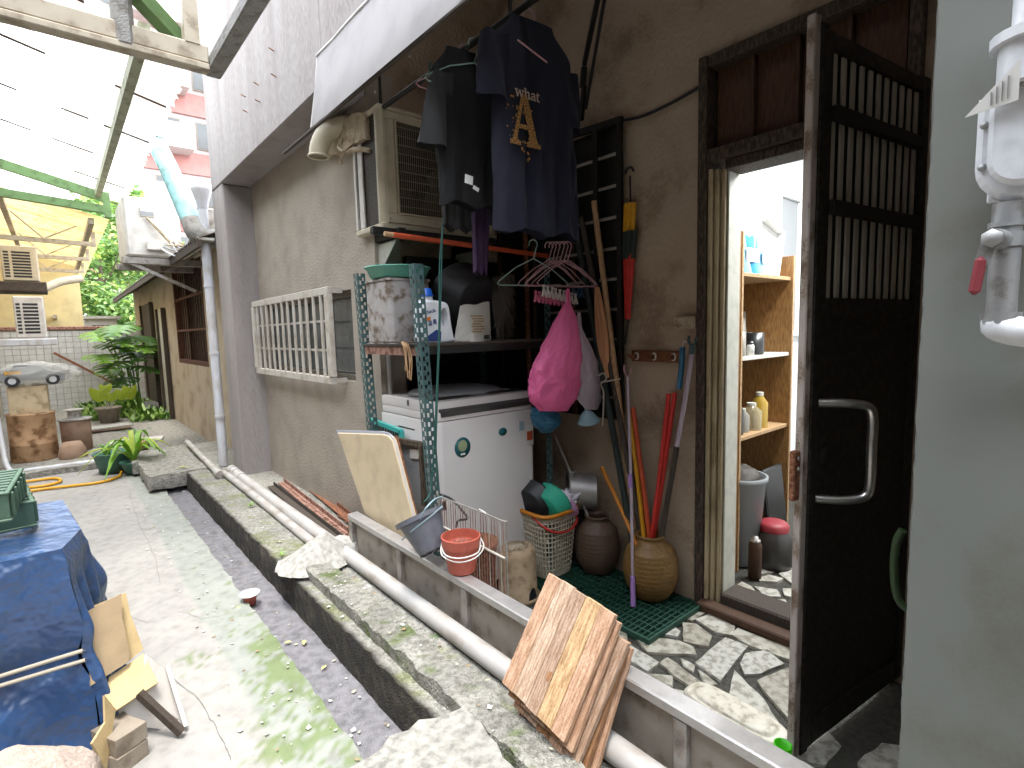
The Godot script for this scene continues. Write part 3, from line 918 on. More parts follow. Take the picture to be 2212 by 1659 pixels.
	b.tube(curve([p0, onx(735, 345, 1.22), onx(738, 353, 1.24)]), 0.008, 6)
	put("hook", b, "foam", f)
	b = W(f)
	b.tube(curve([onx(752, 326, 1.24), onx(775, 322, 1.23), onx(800, 325, 1.25)]), 0.012, 8)
	put("pipe", b, "foam", f)
	# metal flood barrier across the recess
	var mb = thing("flood_barrier", "low grey sheet metal barrier with a shiny top rail across the recess", "barrier", Vector3(1.07, 0.19, -1.0))
	b = W(mb)
	b.cspan(Vector3(1.042, 0.372, -2.53), Vector3(1.098, 0.402, 0.6), 0.004)
	put("top_rail", b, "steel_rail", mb)
	for i in 6:
		b = W(mb)
		var z = [-2.515, -2.02, -1.535, -1.09, -0.65, -0.2][i]
		b.cspan(Vector3(1.046, 0.185, z - 0.017), Vector3(1.09, 0.371, z + 0.017), 0.003)
		put("post", b, "steel_dull", mb)
	var zs = [-2.5, -2.02, -1.535, -1.09, -0.65, -0.2, 0.6]
	for i in 6:
		b = W(mb)
		b.span(Vector3(1.066, 0.0, zs[i] + 0.018), Vector3(1.07, 0.372, zs[i + 1] - 0.018))
		put("sheet", b, "steel_panel", mb)
	b = W(mb)
	b.span(Vector3(1.06, 0.182, -2.5), Vector3(1.08, 0.2, 0.6))
	put("bottom_rail", b, "steel_dull", mb)
func frame_mb(o, x, y0, y1, z0, z1, wd, th) -> MB:
	var b = W(o)
	for y in [y0 + wd * 0.5, y1 - wd * 0.5]: b.cspan(Vector3(x, y - wd * 0.5, z0), Vector3(x + th, y + wd * 0.5, z1), 0.003)
	for z in [z0 + wd * 0.5, z1 - wd * 0.5]: b.cspan(Vector3(x + 0.002, y0 + wd, z - wd * 0.5), Vector3(x + th - 0.002, y1 - wd, z + wd * 0.5), 0.003)
	return b
func door_and_kitchen():
	# door frame with transom
	var o = thing("door_frame", "worn wooden door frame with a brown panelled transom", "door frame", Vector3(2.2, 0, -0.8))
	for k in [[-1.275, -1.235], [-0.535, -0.495]]:
		var b0 = W(o)
		b0.cspan(Vector3(2.165, 0, k[0]), Vector3(2.33, 2.42, k[1]), 0.004)
		put("outer_post", b0, "jamb_dark", o)
	for i in 4:
		var b = W(o)
		var z = -1.234 + i * 0.02
		b.cspan(Vector3(2.18 + i * 0.018, 0, z), Vector3(2.345, 1.96, z + (0.0185 if i < 3 else 0.008)), 0.004)
		put("jamb_rib", b, "jamb_cream" if i < 3 else "jamb_pale", o)
	var b = W(o)
	b.cspan(Vector3(2.17, 1.985, -1.234), Vector3(2.33, 2.04, -0.536), 0.004)
	b.cspan(Vector3(2.19, 1.945, -1.164), Vector3(2.33, 1.984, -0.536), 0.004)
	b.cspan(Vector3(2.17, 2.372, -1.234), Vector3(2.33, 2.419, -0.536), 0.004)
	put("transom_bar", b, "jamb_dark", o)
	for i in 4:
		b = W(o)
		var z0 = -1.225 + i * 0.172
		b.span(Vector3(2.24, 2.041, z0), Vector3(2.255, 2.371, z0 + 0.153))
		put("transom_panel", b, "wood_panel", o)
		if i > 0:
			b = W(o)
			b.cspan(Vector3(2.205, 2.041, z0 - 0.018), Vector3(2.26, 2.371, z0 - 0.001), 0.003)
			put("mullion", b, "wood_dark", o)
	b = W(o)
	b.cspan(Vector3(2.2, 0.0, -1.164), Vector3(2.34, 0.085, -0.536), 0.008)
	put("sill", b, "stick_dark", o)
	b = W(o)
	b.cspan(Vector3(2.125, 0.002, -1.24), Vector3(2.197, 0.042, -0.536), 0.006)
	put("wooden_step", b, "wood_dark", o)
	# the opened iron door
	var la = Vector3(1.53, 0.03, -0.577)
	var d = thing("iron_door", "black iron door standing open with a slatted upper half and pipe handle", "door", la)
	d.basis = Basis(Vector3(0.989, 0, 0.148), Vector3.UP, Vector3(-0.148, 0, 0.989))
	b = L()
	b.cspan(Vector3(0, 0, -0.022), Vector3(0.03, 2.05, 0.0), 0.003)
	put("latch_edge", b, "door_edge", d)
	b = L()
	b.cspan(Vector3(0.0305, 0, -0.024), Vector3(0.068, 2.035, 0.004), 0.003)
	b.cspan(Vector3(0.0685, 0, -0.023), Vector3(0.1, 2.03, -0.002), 0.003)
	b.cspan(Vector3(0.635, 0, -0.024), Vector3(0.7, 2.035, 0.0), 0.003)
	put("stile", b, "door_iron", d)
	b = L()
	b.cspan(Vector3(0.1, 1.985, -0.022), Vector3(0.634, 2.03, -0.003), 0.003)
	b.cspan(Vector3(0.1, 1.28, -0.022), Vector3(0.634, 1.335, -0.003), 0.003)
	b.cspan(Vector3(0.1, 0.0, -0.022), Vector3(0.634, 0.08, -0.003), 0.003)
	put("rail", b, "door_iron", d)
	b = L()
	b.span(Vector3(0.095, 0.06, -0.018), Vector3(0.64, 1.3, -0.01))
	put("lower_panel", b, "door_iron", d)
	for i in 11:
		b = L()
		var x = 0.113 + i * 0.049
		b.cspan(Vector3(x, 1.335, -0.018), Vector3(x + 0.023, 1.985, -0.011), 0.002)
		put("slat", b, "door_slat", d)
	b = L()
	b.span(Vector3(0.09, 1.32, -0.0235), Vector3(0.645, 1.995, -0.021))
	put("backing_sheet", b, "black_iron", d)
	for y in [1.58, 1.825]:
		b = L()
		b.cspan(Vector3(0.098, y - 0.018, -0.011), Vector3(0.63, y + 0.018, 0.012), 0.002)
		put("cross_bar", b, "black_iron", d)
	b = L()
	var hp = [Vector3(0.055, 1.05, 0.0), Vector3(0.058, 1.05, 0.07)]
	hp.append_array(arc(Vector3(0.088, 1.02, 0.1), Vector3(-0.3, 0.8, 0), Vector3(0.3, 0.0, 0.95), 0.001, 0, 1, 1))
	hp = curve([Vector3(0.075, 1.045, -0.002), Vector3(0.12, 1.045, 0.055), Vector3(0.155, 1.035, 0.09), Vector3(0.165, 1.0, 0.098), Vector3(0.165, 0.92, 0.098), Vector3(0.165, 0.82, 0.098), Vector3(0.155, 0.785, 0.09), Vector3(0.12, 0.772, 0.055), Vector3(0.075, 0.77, -0.002)], 5)
	b.tube(hp, 0.013, 12)
	put("handle", b, "steel_bright", d)
	b = L()
	b.cspan(Vector3(-0.03, 0.78, -0.02), Vector3(-0.001, 0.92, -0.004), 0.003)
	var lk = put("lock_plate", b, "rust", d)
	for y in [0.87, 0.9]:
		b = L()
		b.lathe([Vector2(0.006, 0), Vector2(0.006, 0.004), Vector2(0, 0.005)], 10, Vector3(-0.012, y, -0.004), Basis(Vector3.RIGHT, Vector3.BACK, Vector3.DOWN))
		put("rivet", b, "steel_dull", lk)
	b = L()
	b.lathe([Vector2(0.03, 0), Vector2(0.03, 0.006), Vector2(0.014, 0.012), Vector2(0.0, 0.012)], 18, Vector3(0.14, 0.88, -0.014), Basis(Vector3.RIGHT, Vector3.BACK, Vector3.DOWN))
	put("key_escutcheon", b, "black_iron", d)
	# kitchen shell
	var k = thing("kitchen_room", "brightly lit white kitchen seen through the doorway", "room", Vector3(3.3, 0, -0.6))
	b = W(k)
	b.span(Vector3(2.35, 0, -1.76), Vector3(4.75, 2.6, -1.66))
	b.span(Vector3(4.65, 0, -1.66), Vector3(4.75, 2.6, 0.9))
	b.span(Vector3(2.321, 0, 0.8), Vector3(4.65, 2.6, 0.9))
	b.span(Vector3(2.321, 0, -0.49), Vector3(2.36, 2.6, 0.8))
	b.span(Vector3(2.321, 2.0, -1.66), Vector3(2.36, 2.6, -0.495))
	put("wall", b, "kitchen_white", k)
	b = W(k)
	b.span(Vector3(2.321, 2.6, -1.76), Vector3(4.75, 2.7, 0.9))
	put("ceiling", b, "kitchen_white", k)
	b = W(k)
	b.cspan(Vector3(3.80, 1.2, -1.66), Vector3(4.62, 1.24, -1.62), 0.004)
	b.cspan(Vector3(3.80, 2.16, -1.66), Vector3(4.62, 2.21, -1.62), 0.004)
	for x in [3.80, 4.15, 4.58]: b.cspan(Vector3(x, 1.24, -1.658), Vector3(x + 0.04, 2.16, -1.622), 0.004)
	var kw = put("window", b, "kitchen_white", k)
	for x in [3.84, 4.19]:
		b = W(k)
		b.span(Vector3(x, 1.24, -1.65), Vector3(x + 0.31 if x < 4 else x + 0.39, 2.16, -1.645))
		put("pane", b, "bucket_grey", kw)
	# ceiling lamp: a fluorescent fitting and its light
	var lamp = thing("ceiling_lamp", "white fluorescent ceiling lamp lighting the kitchen", "lamp", Vector3(3.3, 2.6, -0.7))
	b = L()
	b.cspan(Vector3(-0.62, -0.045, -0.09), Vector3(0.62, -0.002, 0.09), 0.008)
	put("housing", b, "kitchen_white", lamp)
	for z in [-0.05, 0.05]:
		b = L()
		b.tube([Vector3(-0.58, -0.066, z), Vector3(0.58, -0.066, z)], 0.016, 10)
		put("tube", b, "lamp_glow", lamp)
	var al := AreaLight3D.new()
	al.name = "lamp_light"
	al.area_size = Vector2(1.15, 0.15)
	al.light_energy = 1.15
	al.light_color = Color(0.97, 0.99, 1.0)
	al.area_range = 8.0
	al.shadow_enabled = true
	lamp.add_child(al)
	al.position = Vector3(0, -0.088, 0)
	al.rotation_degrees = Vector3(-90, 0, 0)
	# bookcase
	var s = thing("kitchen_shelf", "tall brown wooden shelf rack standing inside the kitchen doorway", "shelf", Vector3(2.9, 0, -1.48))
	for x in [2.625, 3.235]:
		b = W(s)
		b.cspan(Vector3(x - (0.04 if x < 3 else 0.0), 0, -1.64), Vector3(x + 0.02, 1.76 if x < 3 else 1.68, -1.3), 0.002)
		put("side_panel", b, "shelf_wood", s)
		b = W(s)
		b.span(Vector3(x + 0.001, 0.0, -1.299), Vector3(x + 0.019, 1.755 if x < 3 else 1.675, -1.296))
		put("edge_strip", b, "shelf_edge", s)
	b = W(s)
	b.span(Vector3(2.645, 1.13, -1.652), Vector3(3.235, 1.58, -1.644))
	put("back_panel", b, "shelf_wood", s)
	b = W(s)
	b.span(Vector3(2.645, 0.05, -1.652), Vector3(3.235, 1.12, -1.644))
	put("back_panel", b, "jamb_pale", s)
	for y in [1.56, 1.13, 0.71]:
		b = W(s)
		b.cspan(Vector3(2.646, y - 0.02, -1.643), Vector3(3.234, y, -1.31), 0.002)
		put("shelf_board", b, "shelf_edge" if y > 1.5 or y < 0.8 else "jamb_pale", s)
	b = W(s)
	b.span(Vector3(2.95, 0.71, -1.64), Vector3(3.234, 0.8, -1.62))
	put("back_rail", b, "shelf_wood", s)
	kitchen_items()
func kitchen_items():
	var z = -1.36
	var pk = [[2.73, 0.14, 0.25, "pack_sky", "pale blue soap refill pouch at the shelf top's end", -0.2], [2.80, 0.13, 0.2, "pack_blue", "dark blue refill pouch standing between paler pouches", 0.0], [2.91, 0.15, 0.22, "pack_sky", "sky blue refill pouch leaning behind the white tray", 0.1]]
	for q in pk:
		var o = thing("refill_pouch", q[4], "pouch", Vector3(q[0] + 0.03, 1.56, z), "refill pouches on the shelf")
		var b = L()
		b.grid(func(u, v):
			var w = q[1] * (0.5 - 0.06 * sin(v * PI))
			var t = 0.04 * (1.0 - v) * sin(u * TAU) + 0.004 * sin(u * TAU)
			return Vector3(w * cos(u * TAU) * 0.8 + q[5] * v * 0.25, q[2] * v + 0.006 * sin(u * 13.0) * v, t), 20, 8)
		put("pouch", b, q[3], o)
		b = L()
		b.span(Vector3(-0.03, 0.06, 0.032), Vector3(0.04, 0.13, 0.036))
		put("print", b, "paper_white", o)
	var t = thing("white_tray", "white rectangular tray leaning upright on the top shelf", "tray", Vector3(3.13, 1.56, -1.4))
	var b = L()
	var tb = Basis(Vector3.BACK, deg_to_rad(-14))
	b.cham(tb * Vector3(-0.05, 0.14, 0.0), Vector3(0.2, 0.27, 0.012), 0.004, tb)
	put("base", b, "paper_white", t)
	b = L()
	b.cham(tb * Vector3(0.055, 0.14, 0.02), Vector3(0.012, 0.28, 0.05), 0.004, tb)
	b.cham(tb * Vector3(-0.05, 0.28, 0.02), Vector3(0.22, 0.012, 0.05), 0.004, tb)
	put("rim", b, "kitchen_white", t)
	for q in [[2.73, 1.13, 0.045, 0.13, "mug_grey", "speckled grey mug on the middle kitchen shelf"], [2.93, 1.13, 0.05, 0.12, "mug_black", "black mug with a handle beside the speckled mug"], [2.98, 1.13, 0.05, 0.24, "mug_grey", "tall dull pitcher behind the mugs"]]:
		var o = thing("mug", q[5], "mug", Vector3(q[0], q[1], -1.37 if q[3] < 0.2 else -1.5), "mugs on the shelf")
		b = L()
		b.lathe([Vector2(0, 0.0), Vector2(q[2] * 0.9, 0), Vector2(q[2], 0.01), Vector2(q[2], q[3]), Vector2(q[2] - 0.005, q[3]), Vector2(q[2] - 0.006, 0.02)], 20, Vector3.ZERO, Basis(), [2])
		put("cup", b, q[4], o)
		b = L()
		b.tube(arc(Vector3(q[2], q[3] * 0.5, 0), Vector3.RIGHT, Vector3.UP, q[3] * 0.28, -90, 90, 8), 0.006, 6)
		put("handle", b, q[4], o)
	var j = thing("small_bottle", "small white bottle standing in front of the mugs", "bottle", Vector3(2.82, 1.13, -1.34))
	b = L()
	b.lathe([Vector2(0, 0), Vector2(0.02, 0), Vector2(0.02, 0.05), Vector2(0.015, 0.06), Vector2(0, 0.06)], 16)
	put("body", b, "paper_white", j)
	b = L()
	b.lathe([Vector2(0.016, 0.06), Vector2(0.016, 0.075), Vector2(0, 0.076)], 14)
	put("cap", b, "mug_black", j)
	for q in [[2.93, 0.055, 0.15, "jar_glass", "clear glass jar on the lowest kitchen shelf"], [3.03, 0.045, 0.2, "oil_yellow", "yellow oil bottle behind the glass jar"], [2.74, 0.045, 0.19, "mug_black", "dark sauce bottle at the end of the lowest shelf"], [2.83, 0.035, 0.13, "mug_grey", "small brown bottle on the lowest shelf"]]:
		var o = thing("shelf_jar", q[4], "jar", Vector3(q[0], 0.71, -1.38), "jars on the lowest shelf")
		b = L()
		b.lathe([Vector2(0, 0), Vector2(q[1], 0.0), Vector2(q[1], q[2] * 0.7), Vector2(q[1] * 0.45, q[2] * 0.88), Vector2(q[1] * 0.4, q[2] * 0.9)], 18, Vector3.ZERO, Basis(), [1])
		put("body", b, q[3], o)
		b = L()
		b.lathe([Vector2(q[1] * 0.46, q[2] * 0.9), Vector2(q[1] * 0.46, q[2]), Vector2(0, q[2])], 14, Vector3.ZERO, Basis(), [1])
		put("cap", b, "jamb_pale", o)
	var u = thing("grey_bucket", "grey plastic bucket with a crumpled bag inside below the shelf", "bucket", Vector3(2.76, 0.008, -1.36))
	u.scale = Vector3(1, 1.6, 1)
	b = L()
	b.lathe([Vector2(0, 0), Vector2(0.1, 0), Vector2(0.135, 0.28), Vector2(0.145, 0.285), Vector2(0.145, 0.3), Vector2(0.13, 0.3), Vector2(0.1, 0.1)], 24)
	put("pail", b, "bucket_grey", u)
	b = L()
	blob(b, Vector3(0.02, 0.28, 0), Vector3(0.1, 0.05, 0.1), 3.0, 0.25)
	put("bag", b, "bag_clear", u)
	var e = thing("plastic_jar", "dark plastic storage jar with a red lid on the kitchen floor", "jar", Vector3(2.83, 0.008, -1.2))
	b = L()
	b.lathe([Vector2(0, 0), Vector2(0.09, 0), Vector2(0.095, 0.02), Vector2(0.095, 0.16), Vector2(0.07, 0.2)], 22)
	put("body", b, "washer_dark", e)
	b = L()
	b.lathe([Vector2(0.075, 0.195), Vector2(0.075, 0.225), Vector2(0.06, 0.24), Vector2(0, 0.24)], 22)
	put("lid", b, "lid_red", e)
	e = thing("spray_can", "slim dark spray can beside the wooden shelf foot", "can", Vector3(2.62, 0.008, -1.2))
	b = L()
	b.lathe([Vector2(0, 0), Vector2(0.032, 0), Vector2(0.032, 0.17), Vector2(0.024, 0.19)], 18)
	put("body", b, "wood_dark", e)
	b = L()
	b.lathe([Vector2(0.025, 0.19), Vector2(0.025, 0.2), Vector2(0.014, 0.205), Vector2(0.014, 0.215), Vector2(0, 0.216)], 16)
	put("cap", b, "steel_bright", e)
	b = L()
	b.cspan(Vector3(-0.1, 0, -0.012), Vector3(0.13, 0.48, 0.012), 0.008)
	e = tag(put("chopping_slab", b, "mug_black"), "black flat panel leaning against the kitchen shelf back", "panel")
	e.position = Vector3(3.06, 0.0, -1.27)
	e.rotation = Vector3(-0.12, 0.0, 0.0)
	var c = thing("cutting_board", "brown rounded cutting board hung on the shelf side", "cutting board", Vector3(3.27, 1.2, -1.42))
	b = L()
	b.prism([Vector2(-0.09, 0), Vector2(0.09, 0), Vector2(0.09, 0.36), Vector2(0.06, 0.42), Vector2(-0.06, 0.42), Vector2(-0.09, 0.36)], 0.015, Transform3D(Basis(Vector3.FORWARD, Vector3.UP, Vector3.RIGHT), Vector3(-0.012, 0, 0)), 0.003)
	put("board", b, "shelf_wood", c)
	c = thing("hanging_brush", "white plastic brush with a purple tip hung beside the cutting board", "brush", Vector3(3.31, 0.95, -1.36))
	b = L()
	b.tube([Vector3(0, 0.02, 0), Vector3(0, 0.26, 0)], 0.012, 8)
	put("handle", b, "paper_white", c)
	for y in [0.0, 0.15]:
		b = L()
		b.tube([Vector3(0, y, 0), Vector3(0, y + 0.05, 0)], 0.014, 8)
		put("tip", b, "lilac_plastic", c)
func blob(b: MB, o: Vector3, s: Vector3, f: float, amp: float, sd := 0.0, nu := 24, nv := 14):
	b.grid(func(u, v):
		var t = u * TAU
		var p = v * PI
		var d = Vector3(cos(t) * sin(p), cos(p), sin(t) * sin(p))
		return o + d * s * (1.0 + amp * fn.get_noise_3d(d.x * f + sd, d.y * f, d.z * f - sd)), nu, nv)
func recess_large():
	# outdoor unit on its bracket: front faces +Z, origin at the bottom left front corner
	var A = Vector3(1.235, 1.80, -2.37)
	var o = thing("air_conditioner", "old cream air conditioner outdoor unit on brackets high in the recess", "air conditioner", A)
	var w = 0.70
	var h = 0.575
	var b = L()
	b.cspan(Vector3(0, 0, -0.3), Vector3(w, 0.03, -0.002), 0.006)
	b.cspan(Vector3(0, h - 0.025, -0.3), Vector3(w, h, -0.002), 0.008)
	# rounded front corner posts and front border
	for x in [0.03, w - 0.03]:
		b.tube([Vector3(x, 0.028, -0.033), Vector3(x, h - 0.02, -0.033)], 0.03, 16)
	b.cspan(Vector3(0.03, 0.03, -0.03), Vector3(w - 0.03, 0.075, 0.0), 0.004)
	b.cspan(Vector3(0.03, h - 0.06, -0.03), Vector3(w - 0.03, h - 0.025, 0.0), 0.004)
	b.cspan(Vector3(0.03, 0.075, -0.03), Vector3(0.085, h - 0.06, -0.001), 0.004)
	b.cspan(Vector3(0.6, 0.075, -0.03), Vector3(w - 0.03, h - 0.06, -0.001), 0.004)
	put("casing", b, "ac_cream", o)
	b = L()
	b.cspan(Vector3(0.004, 0.03, -0.3), Vector3(0.018, h - 0.025, -0.278), 0.003)
	b.cspan(Vector3(0.004, 0.03, -0.25), Vector3(0.014, h - 0.025, -0.2), 0.003)
	put("corner_rail", b, "ac_white", o)
	b = L()
	b.span(Vector3(0.016, 0.03, -0.28), Vector3(0.03, h - 0.025, -0.05))
	b.span(Vector3(0.03, 0.03, -0.3), Vector3(w - 0.01, h - 0.03, -0.285))
	b.span(Vector3(w - 0.03, 0.03, -0.285), Vector3(w - 0.012, h - 0.03, -0.04))
	put("coil", b, "ac_fin", o)
	b = L()
	b.lathe([Vector2(0.225, -0.012), Vector2(0.22, -0.04), Vector2(0.22, -0.1)], 40, Vector3(0.34, 0.275, 0), Basis(Vector3.RIGHT, Vector3.BACK, Vector3.UP))
	b.flat()
	var sq = [Vector3(0.085, 0.075, -0.014), Vector3(0.6, 0.075, -0.014), Vector3(0.6, h - 0.06, -0.014), Vector3(0.085, h - 0.06, -0.014)]
	for i in 40:
		var t0 = TAU * i / 40.0
		var t1 = TAU * (i + 1) / 40.0
		var e = func(t):
			var d = Vector2(cos(t), sin(t))
			var m = minf((0.257 if d.x > 0 else 0.252) / maxf(absf(d.x), 0.001), (0.24 if d.y > 0 else 0.2) / maxf(absf(d.y), 0.001))
			return Vector3(0.34 + d.x * maxf(m, 0.2), 0.275 + d.y * maxf(m, 0.2), -0.014)
		var c = func(t): return Vector3(0.34 + 0.2 * cos(t), 0.275 + 0.2 * sin(t), -0.014)
		b.quad(c.call(t0), e.call(t0), e.call(t1), c.call(t1))
	put("fan_shroud", b, "ac_fin", o)
	b = L()
	for k in 3:
		b.grid(func(u, v):
			var t = deg_to_rad(120.0 * k + u * 85.0)
			var r = lerpf(0.05, 0.19, v)
			return Vector3(0.34 + r * cos(t), 0.275 + r * sin(t), -0.09 + 0.05 * u), 8, 4)
	b.lathe([Vector2(0.05, -0.1), Vector2(0.05, -0.03), Vector2(0, -0.03)], 18, Vector3(0.34, 0.275, 0), Basis(Vector3.RIGHT, Vector3.BACK, Vector3.UP))
	put("fan", b, "washer_dark", o)
	var g = L()
	g.bar(Vector3(0.085, 0.078, 0.002), Vector3(0.6, 0.078, 0.002), 0.008, 0.008)
	g.bar(Vector3(0.085, h - 0.063, 0.002), Vector3(0.6, h - 0.063, 0.002), 0.008, 0.008)
	g.bar(Vector3(0.088, 0.078, 0.002), Vector3(0.088, h - 0.063, 0.002), 0.008, 0.008)
	g.bar(Vector3(0.597, 0.078, 0.002), Vector3(0.597, h - 0.063, 0.002), 0.008, 0.008)
	var gr = put("grille", g, "ac_cream", o)
	for i in 45:
		b = L()
		var x = 0.098 + i * 0.0112
		b.bar(Vector3(x, 0.08, 0.001), Vector3(x, h - 0.065, 0.001), 0.0022, 0.0022)
		put("grille_wire", b, "ac_wire", gr)
	for i in 10:
		b = L()
		var y = 0.115 + i * 0.041
		b.bar(Vector3(0.09, y, 0.004), Vector3(0.595, y, 0.004), 0.0028, 0.0028)
		put("grille_cross_wire", b, "ac_wire", gr)
	for x in [0.04, 0.3, 0.62]:
		b = L()
		b.lathe([Vector2(0.006, 0), Vector2(0.004, 0.003), Vector2(0, 0.003)], 8, Vector3(x, 0.05, 0), Basis(Vector3.RIGHT, Vector3.BACK, Vector3.DOWN))
		put("screw", b, "steel_dull", o)
	# bracket arms carrying the unit
	var k = thing("wall_bracket", "dark steel angle bracket with a slotted plate under the cream air conditioner", "bracket", Vector3(1.35, 1.5, -2.67))
	for x in [1.3, 1.85]:
		b = W(k)
		b.cspan(Vector3(x - 0.02, 1.76, -2.675), Vector3(x + 0.02, 1.798, -2.3), 0.003)
		put("arm", b, "black_iron", k)
		b = W(k)
		b.cspan(Vector3(x - 0.02, 1.48, -2.679), Vector3(x + 0.02, 1.76, -2.655), 0.003)
		put("wall_plate", b, "black_iron", k)
		b = W(k)
		b.prism([Vector2(-0.02, 1.75), Vector2(-0.32, 1.75), Vector2(-0.03, 1.52)], 0.004, Transform3D(Basis(Vector3.FORWARD, Vector3.UP, Vector3.RIGHT), Vector3(x - 0.004, 0, -2.68)))
		put("gusset", b, "jamb_pale", k)
	b = W(k)
	b.cspan(Vector3(1.16, 1.762, -2.36), Vector3(2.0, 1.796, -2.325), 0.004)
	put("cross_beam", b, "black_iron", k)
	b = L()
	b.tube([Vector3(0, 0, 0), Vector3(0, 1.52, 0)], 0.014, 10)
	tag(put("drain_pipe", b, "pvc"), "thin grey conduit pipe on the wall corner behind the steel rack", "pipe").position = Vector3(1.315, 0.2, -2.53)
	b = L()
	b.tube([Vector3(1.12, 1.73, -2.13), Vector3(1.17, 1.73, -2.13)], 0.014, 8)
	var rp = thing("red_pole", "red broom pole laid level under the cream air conditioner", "pole", Vector3(1.14, 1.73, -2.13))
	b = W(rp)
	b.tube([Vector3(1.16, 1.727, -2.14), Vector3(2.1, 1.70, -2.14)], 0.012, 10)
	put("pole", b, "red_pole", rp)
	b = W(rp)
	b.tube([Vector3(1.12, 1.728, -2.14), Vector3(1.16, 1.727, -2.14)], 0.0105, 10)
	put("bare_end", b, "bamboo", rp)
	# slotted angle rack
	var s = thing("steel_rack", "teal slotted angle steel rack standing over the washing machine", "rack", Vector3(1.15, 0.0, -2.2))
	var posts = [[Vector3(1.20, 0.0, -1.935), Vector3(1.135, 1.58, -1.93), 1], [Vector3(1.2, 0.0, -2.49), Vector3(1.145, 1.595, -2.49), 1], [Vector3(1.92, 0.0, -1.95), Vector3(1.93, 1.6, -1.95), -1], [Vector3(1.92, 0.0, -2.5), Vector3(1.93, 1.6, -2.5), -1]]
	for q in posts:
		slotted(s, q[0], q[1], q[2])
	b = W(s)
	b.cspan(Vector3(1.16, 1.238, -2.5), Vector3(1.93, 1.25, -1.94), 0.002)
	put("shelf_board", b, "stick_dark", s)
	b = W(s)
	b.cspan(Vector3(1.16, 1.205, -1.942), Vector3(1.94, 1.237, -1.936), 0.001)
	put("front_angle", b, "black_iron", s)
	b = W(s)
	b.cspan(Vector3(1.165, 1.2, -2.49), Vector3(1.17, 1.237, -1.94), 0.001)
	put("end_angle", b, "rust_pale", s)
	b = W(s)
	b.cspan(Vector3(1.18, 0.35, -2.5), Vector3(1.185, 0.39, -1.94), 0.001)
	put("lower_angle", b, "teal_angle", s)
	# washing machine
	var M = Vector3(1.27, 0.0, -2.02)
	var m = thing("washing_machine", "white top loading washing machine with round stickers on its front", "washing machine", M)
	m.scale = Vector3(1, 1.055, 1)
	b = L()
	rbox(b, 0.0, 0.6, 0.05, 0.845, -0.56, 0.0, 0.035)
	put("body", b, "washer_white", m)
	b = L()
	rbox(b, 0.004, 0.596, 0.849, 0.885, -0.556, -0.002, 0.035)
	rbox(b, 0.004, 0.596, 0.885, 0.93, -0.556, -0.02, 0.03)
	put("top_cover", b, "washer_white", m)
	b = L()
	b.flat()
	b.quad(Vector3(0.025, 0.888, 0.002), Vector3(0.58, 0.888, 0.002), Vector3(0.58, 0.94, -0.1), Vector3(0.025, 0.94, -0.1))
	b.quad(Vector3(0.025, 0.866, 0.002), Vector3(0.58, 0.866, 0.002), Vector3(0.58, 0.888, 0.002), Vector3(0.025, 0.888, 0.002))
	b.quad(Vector3(0.025, 0.866, 0.002), Vector3(0.025, 0.888, 0.002), Vector3(0.025, 0.94, -0.1), Vector3(0.025, 0.89, -0.1))
	var cp = put("control_panel", b, "washer_dark", m)
	for q in [0.08, 0.36, 0.385, 0.41]:
		b = L()
		b.box(Vector3(q, 0.913, -0.042), Vector3(0.018 if q < 0.1 else 0.012, 0.003, 0.018), Basis(Vector3.RIGHT, 0.5))
		put("button", b, "paper_white", cp)
	b = L()
	b.lathe([Vector2(0.215, 0.931), Vector2(0.225, 0.934), Vector2(0.21, 0.95), Vector2(0.12, 0.966), Vector2(0.0, 0.97)], 36, Vector3(0.31, 0, -0.3), Basis(Vector3(1.15, 0, 0), Vector3.UP, Vector3(0, 0, 0.95)))
	put("lid", b, "bucket_grey", m)
	b = L()
	b.lathe([Vector2(0.045, 0), Vector2(0.045, 0.0015), Vector2(0, 0.0015)], 30, Vector3(0.135, 0.72, 0.0005), Basis(Vector3.RIGHT, Vector3.BACK, Vector3.DOWN))
	var stk = put("round_sticker", b, mat("sticker_teal", Color(0.01, 0.11, 0.115), 0.4), m)
	b = L()
	b.lathe([Vector2(0.026, 0.0015), Vector2(0.022, 0.0022), Vector2(0, 0.0022)], 24, Vector3(0.135, 0.727, 0.0005), Basis(Vector3.RIGHT, Vector3.BACK, Vector3.DOWN))
	put("emblem", b, mat("sticker_pale", Color(0.32, 0.38, 0.22), 0.5), stk)
	b = L()
	b.span(Vector3(0.122, 0.686, 0.0015), Vector3(0.148, 0.694, 0.0026))
	put("caption", b, "paper_white", stk)
	b = L()
	b.lathe([Vector2(0.026, 0), Vector2(0.026, 0.0015), Vector2(0, 0.0015)], 24, Vector3(0.38, 0.757, 0.0005), Basis(Vector3(1.0, 0, 0), Vector3.BACK, Vector3(0, -0.72, 0)))
	put("oval_badge", b, MT["sticker_teal"], m)
	b = L()
	b.span(Vector3(0.535, 0.665, 0.0005), Vector3(0.585, 0.765, 0.0015))
	var tag1 = put("energy_label", b, "paper_white", m)
	b = L()
	b.span(Vector3(0.54, 0.69, 0.0016), Vector3(0.58, 0.735, 0.0022))
	put("colour_band", b, "red_pole", tag1)
	b = L()
	b.span(Vector3(0.49, 0.745, 0.0005), Vector3(0.522, 0.79, 0.0015))
	put("small_label", b, "string_blue", m)
	b = L()
	b.span(Vector3(0.012, 0.46, 0.0005), Vector3(0.03, 0.50, 0.002))
	put("hand_grip", b, "washer_dark", m)
	b = L()
	b.span(Vector3(-0.001, 0.9, -0.26), Vector3(0.003, 0.925, -0.25))
	b.span(Vector3(-0.001, 0.79, -0.36), Vector3(0.003, 0.796, -0.2))
	put("side_slot", b, "washer_dark", m)
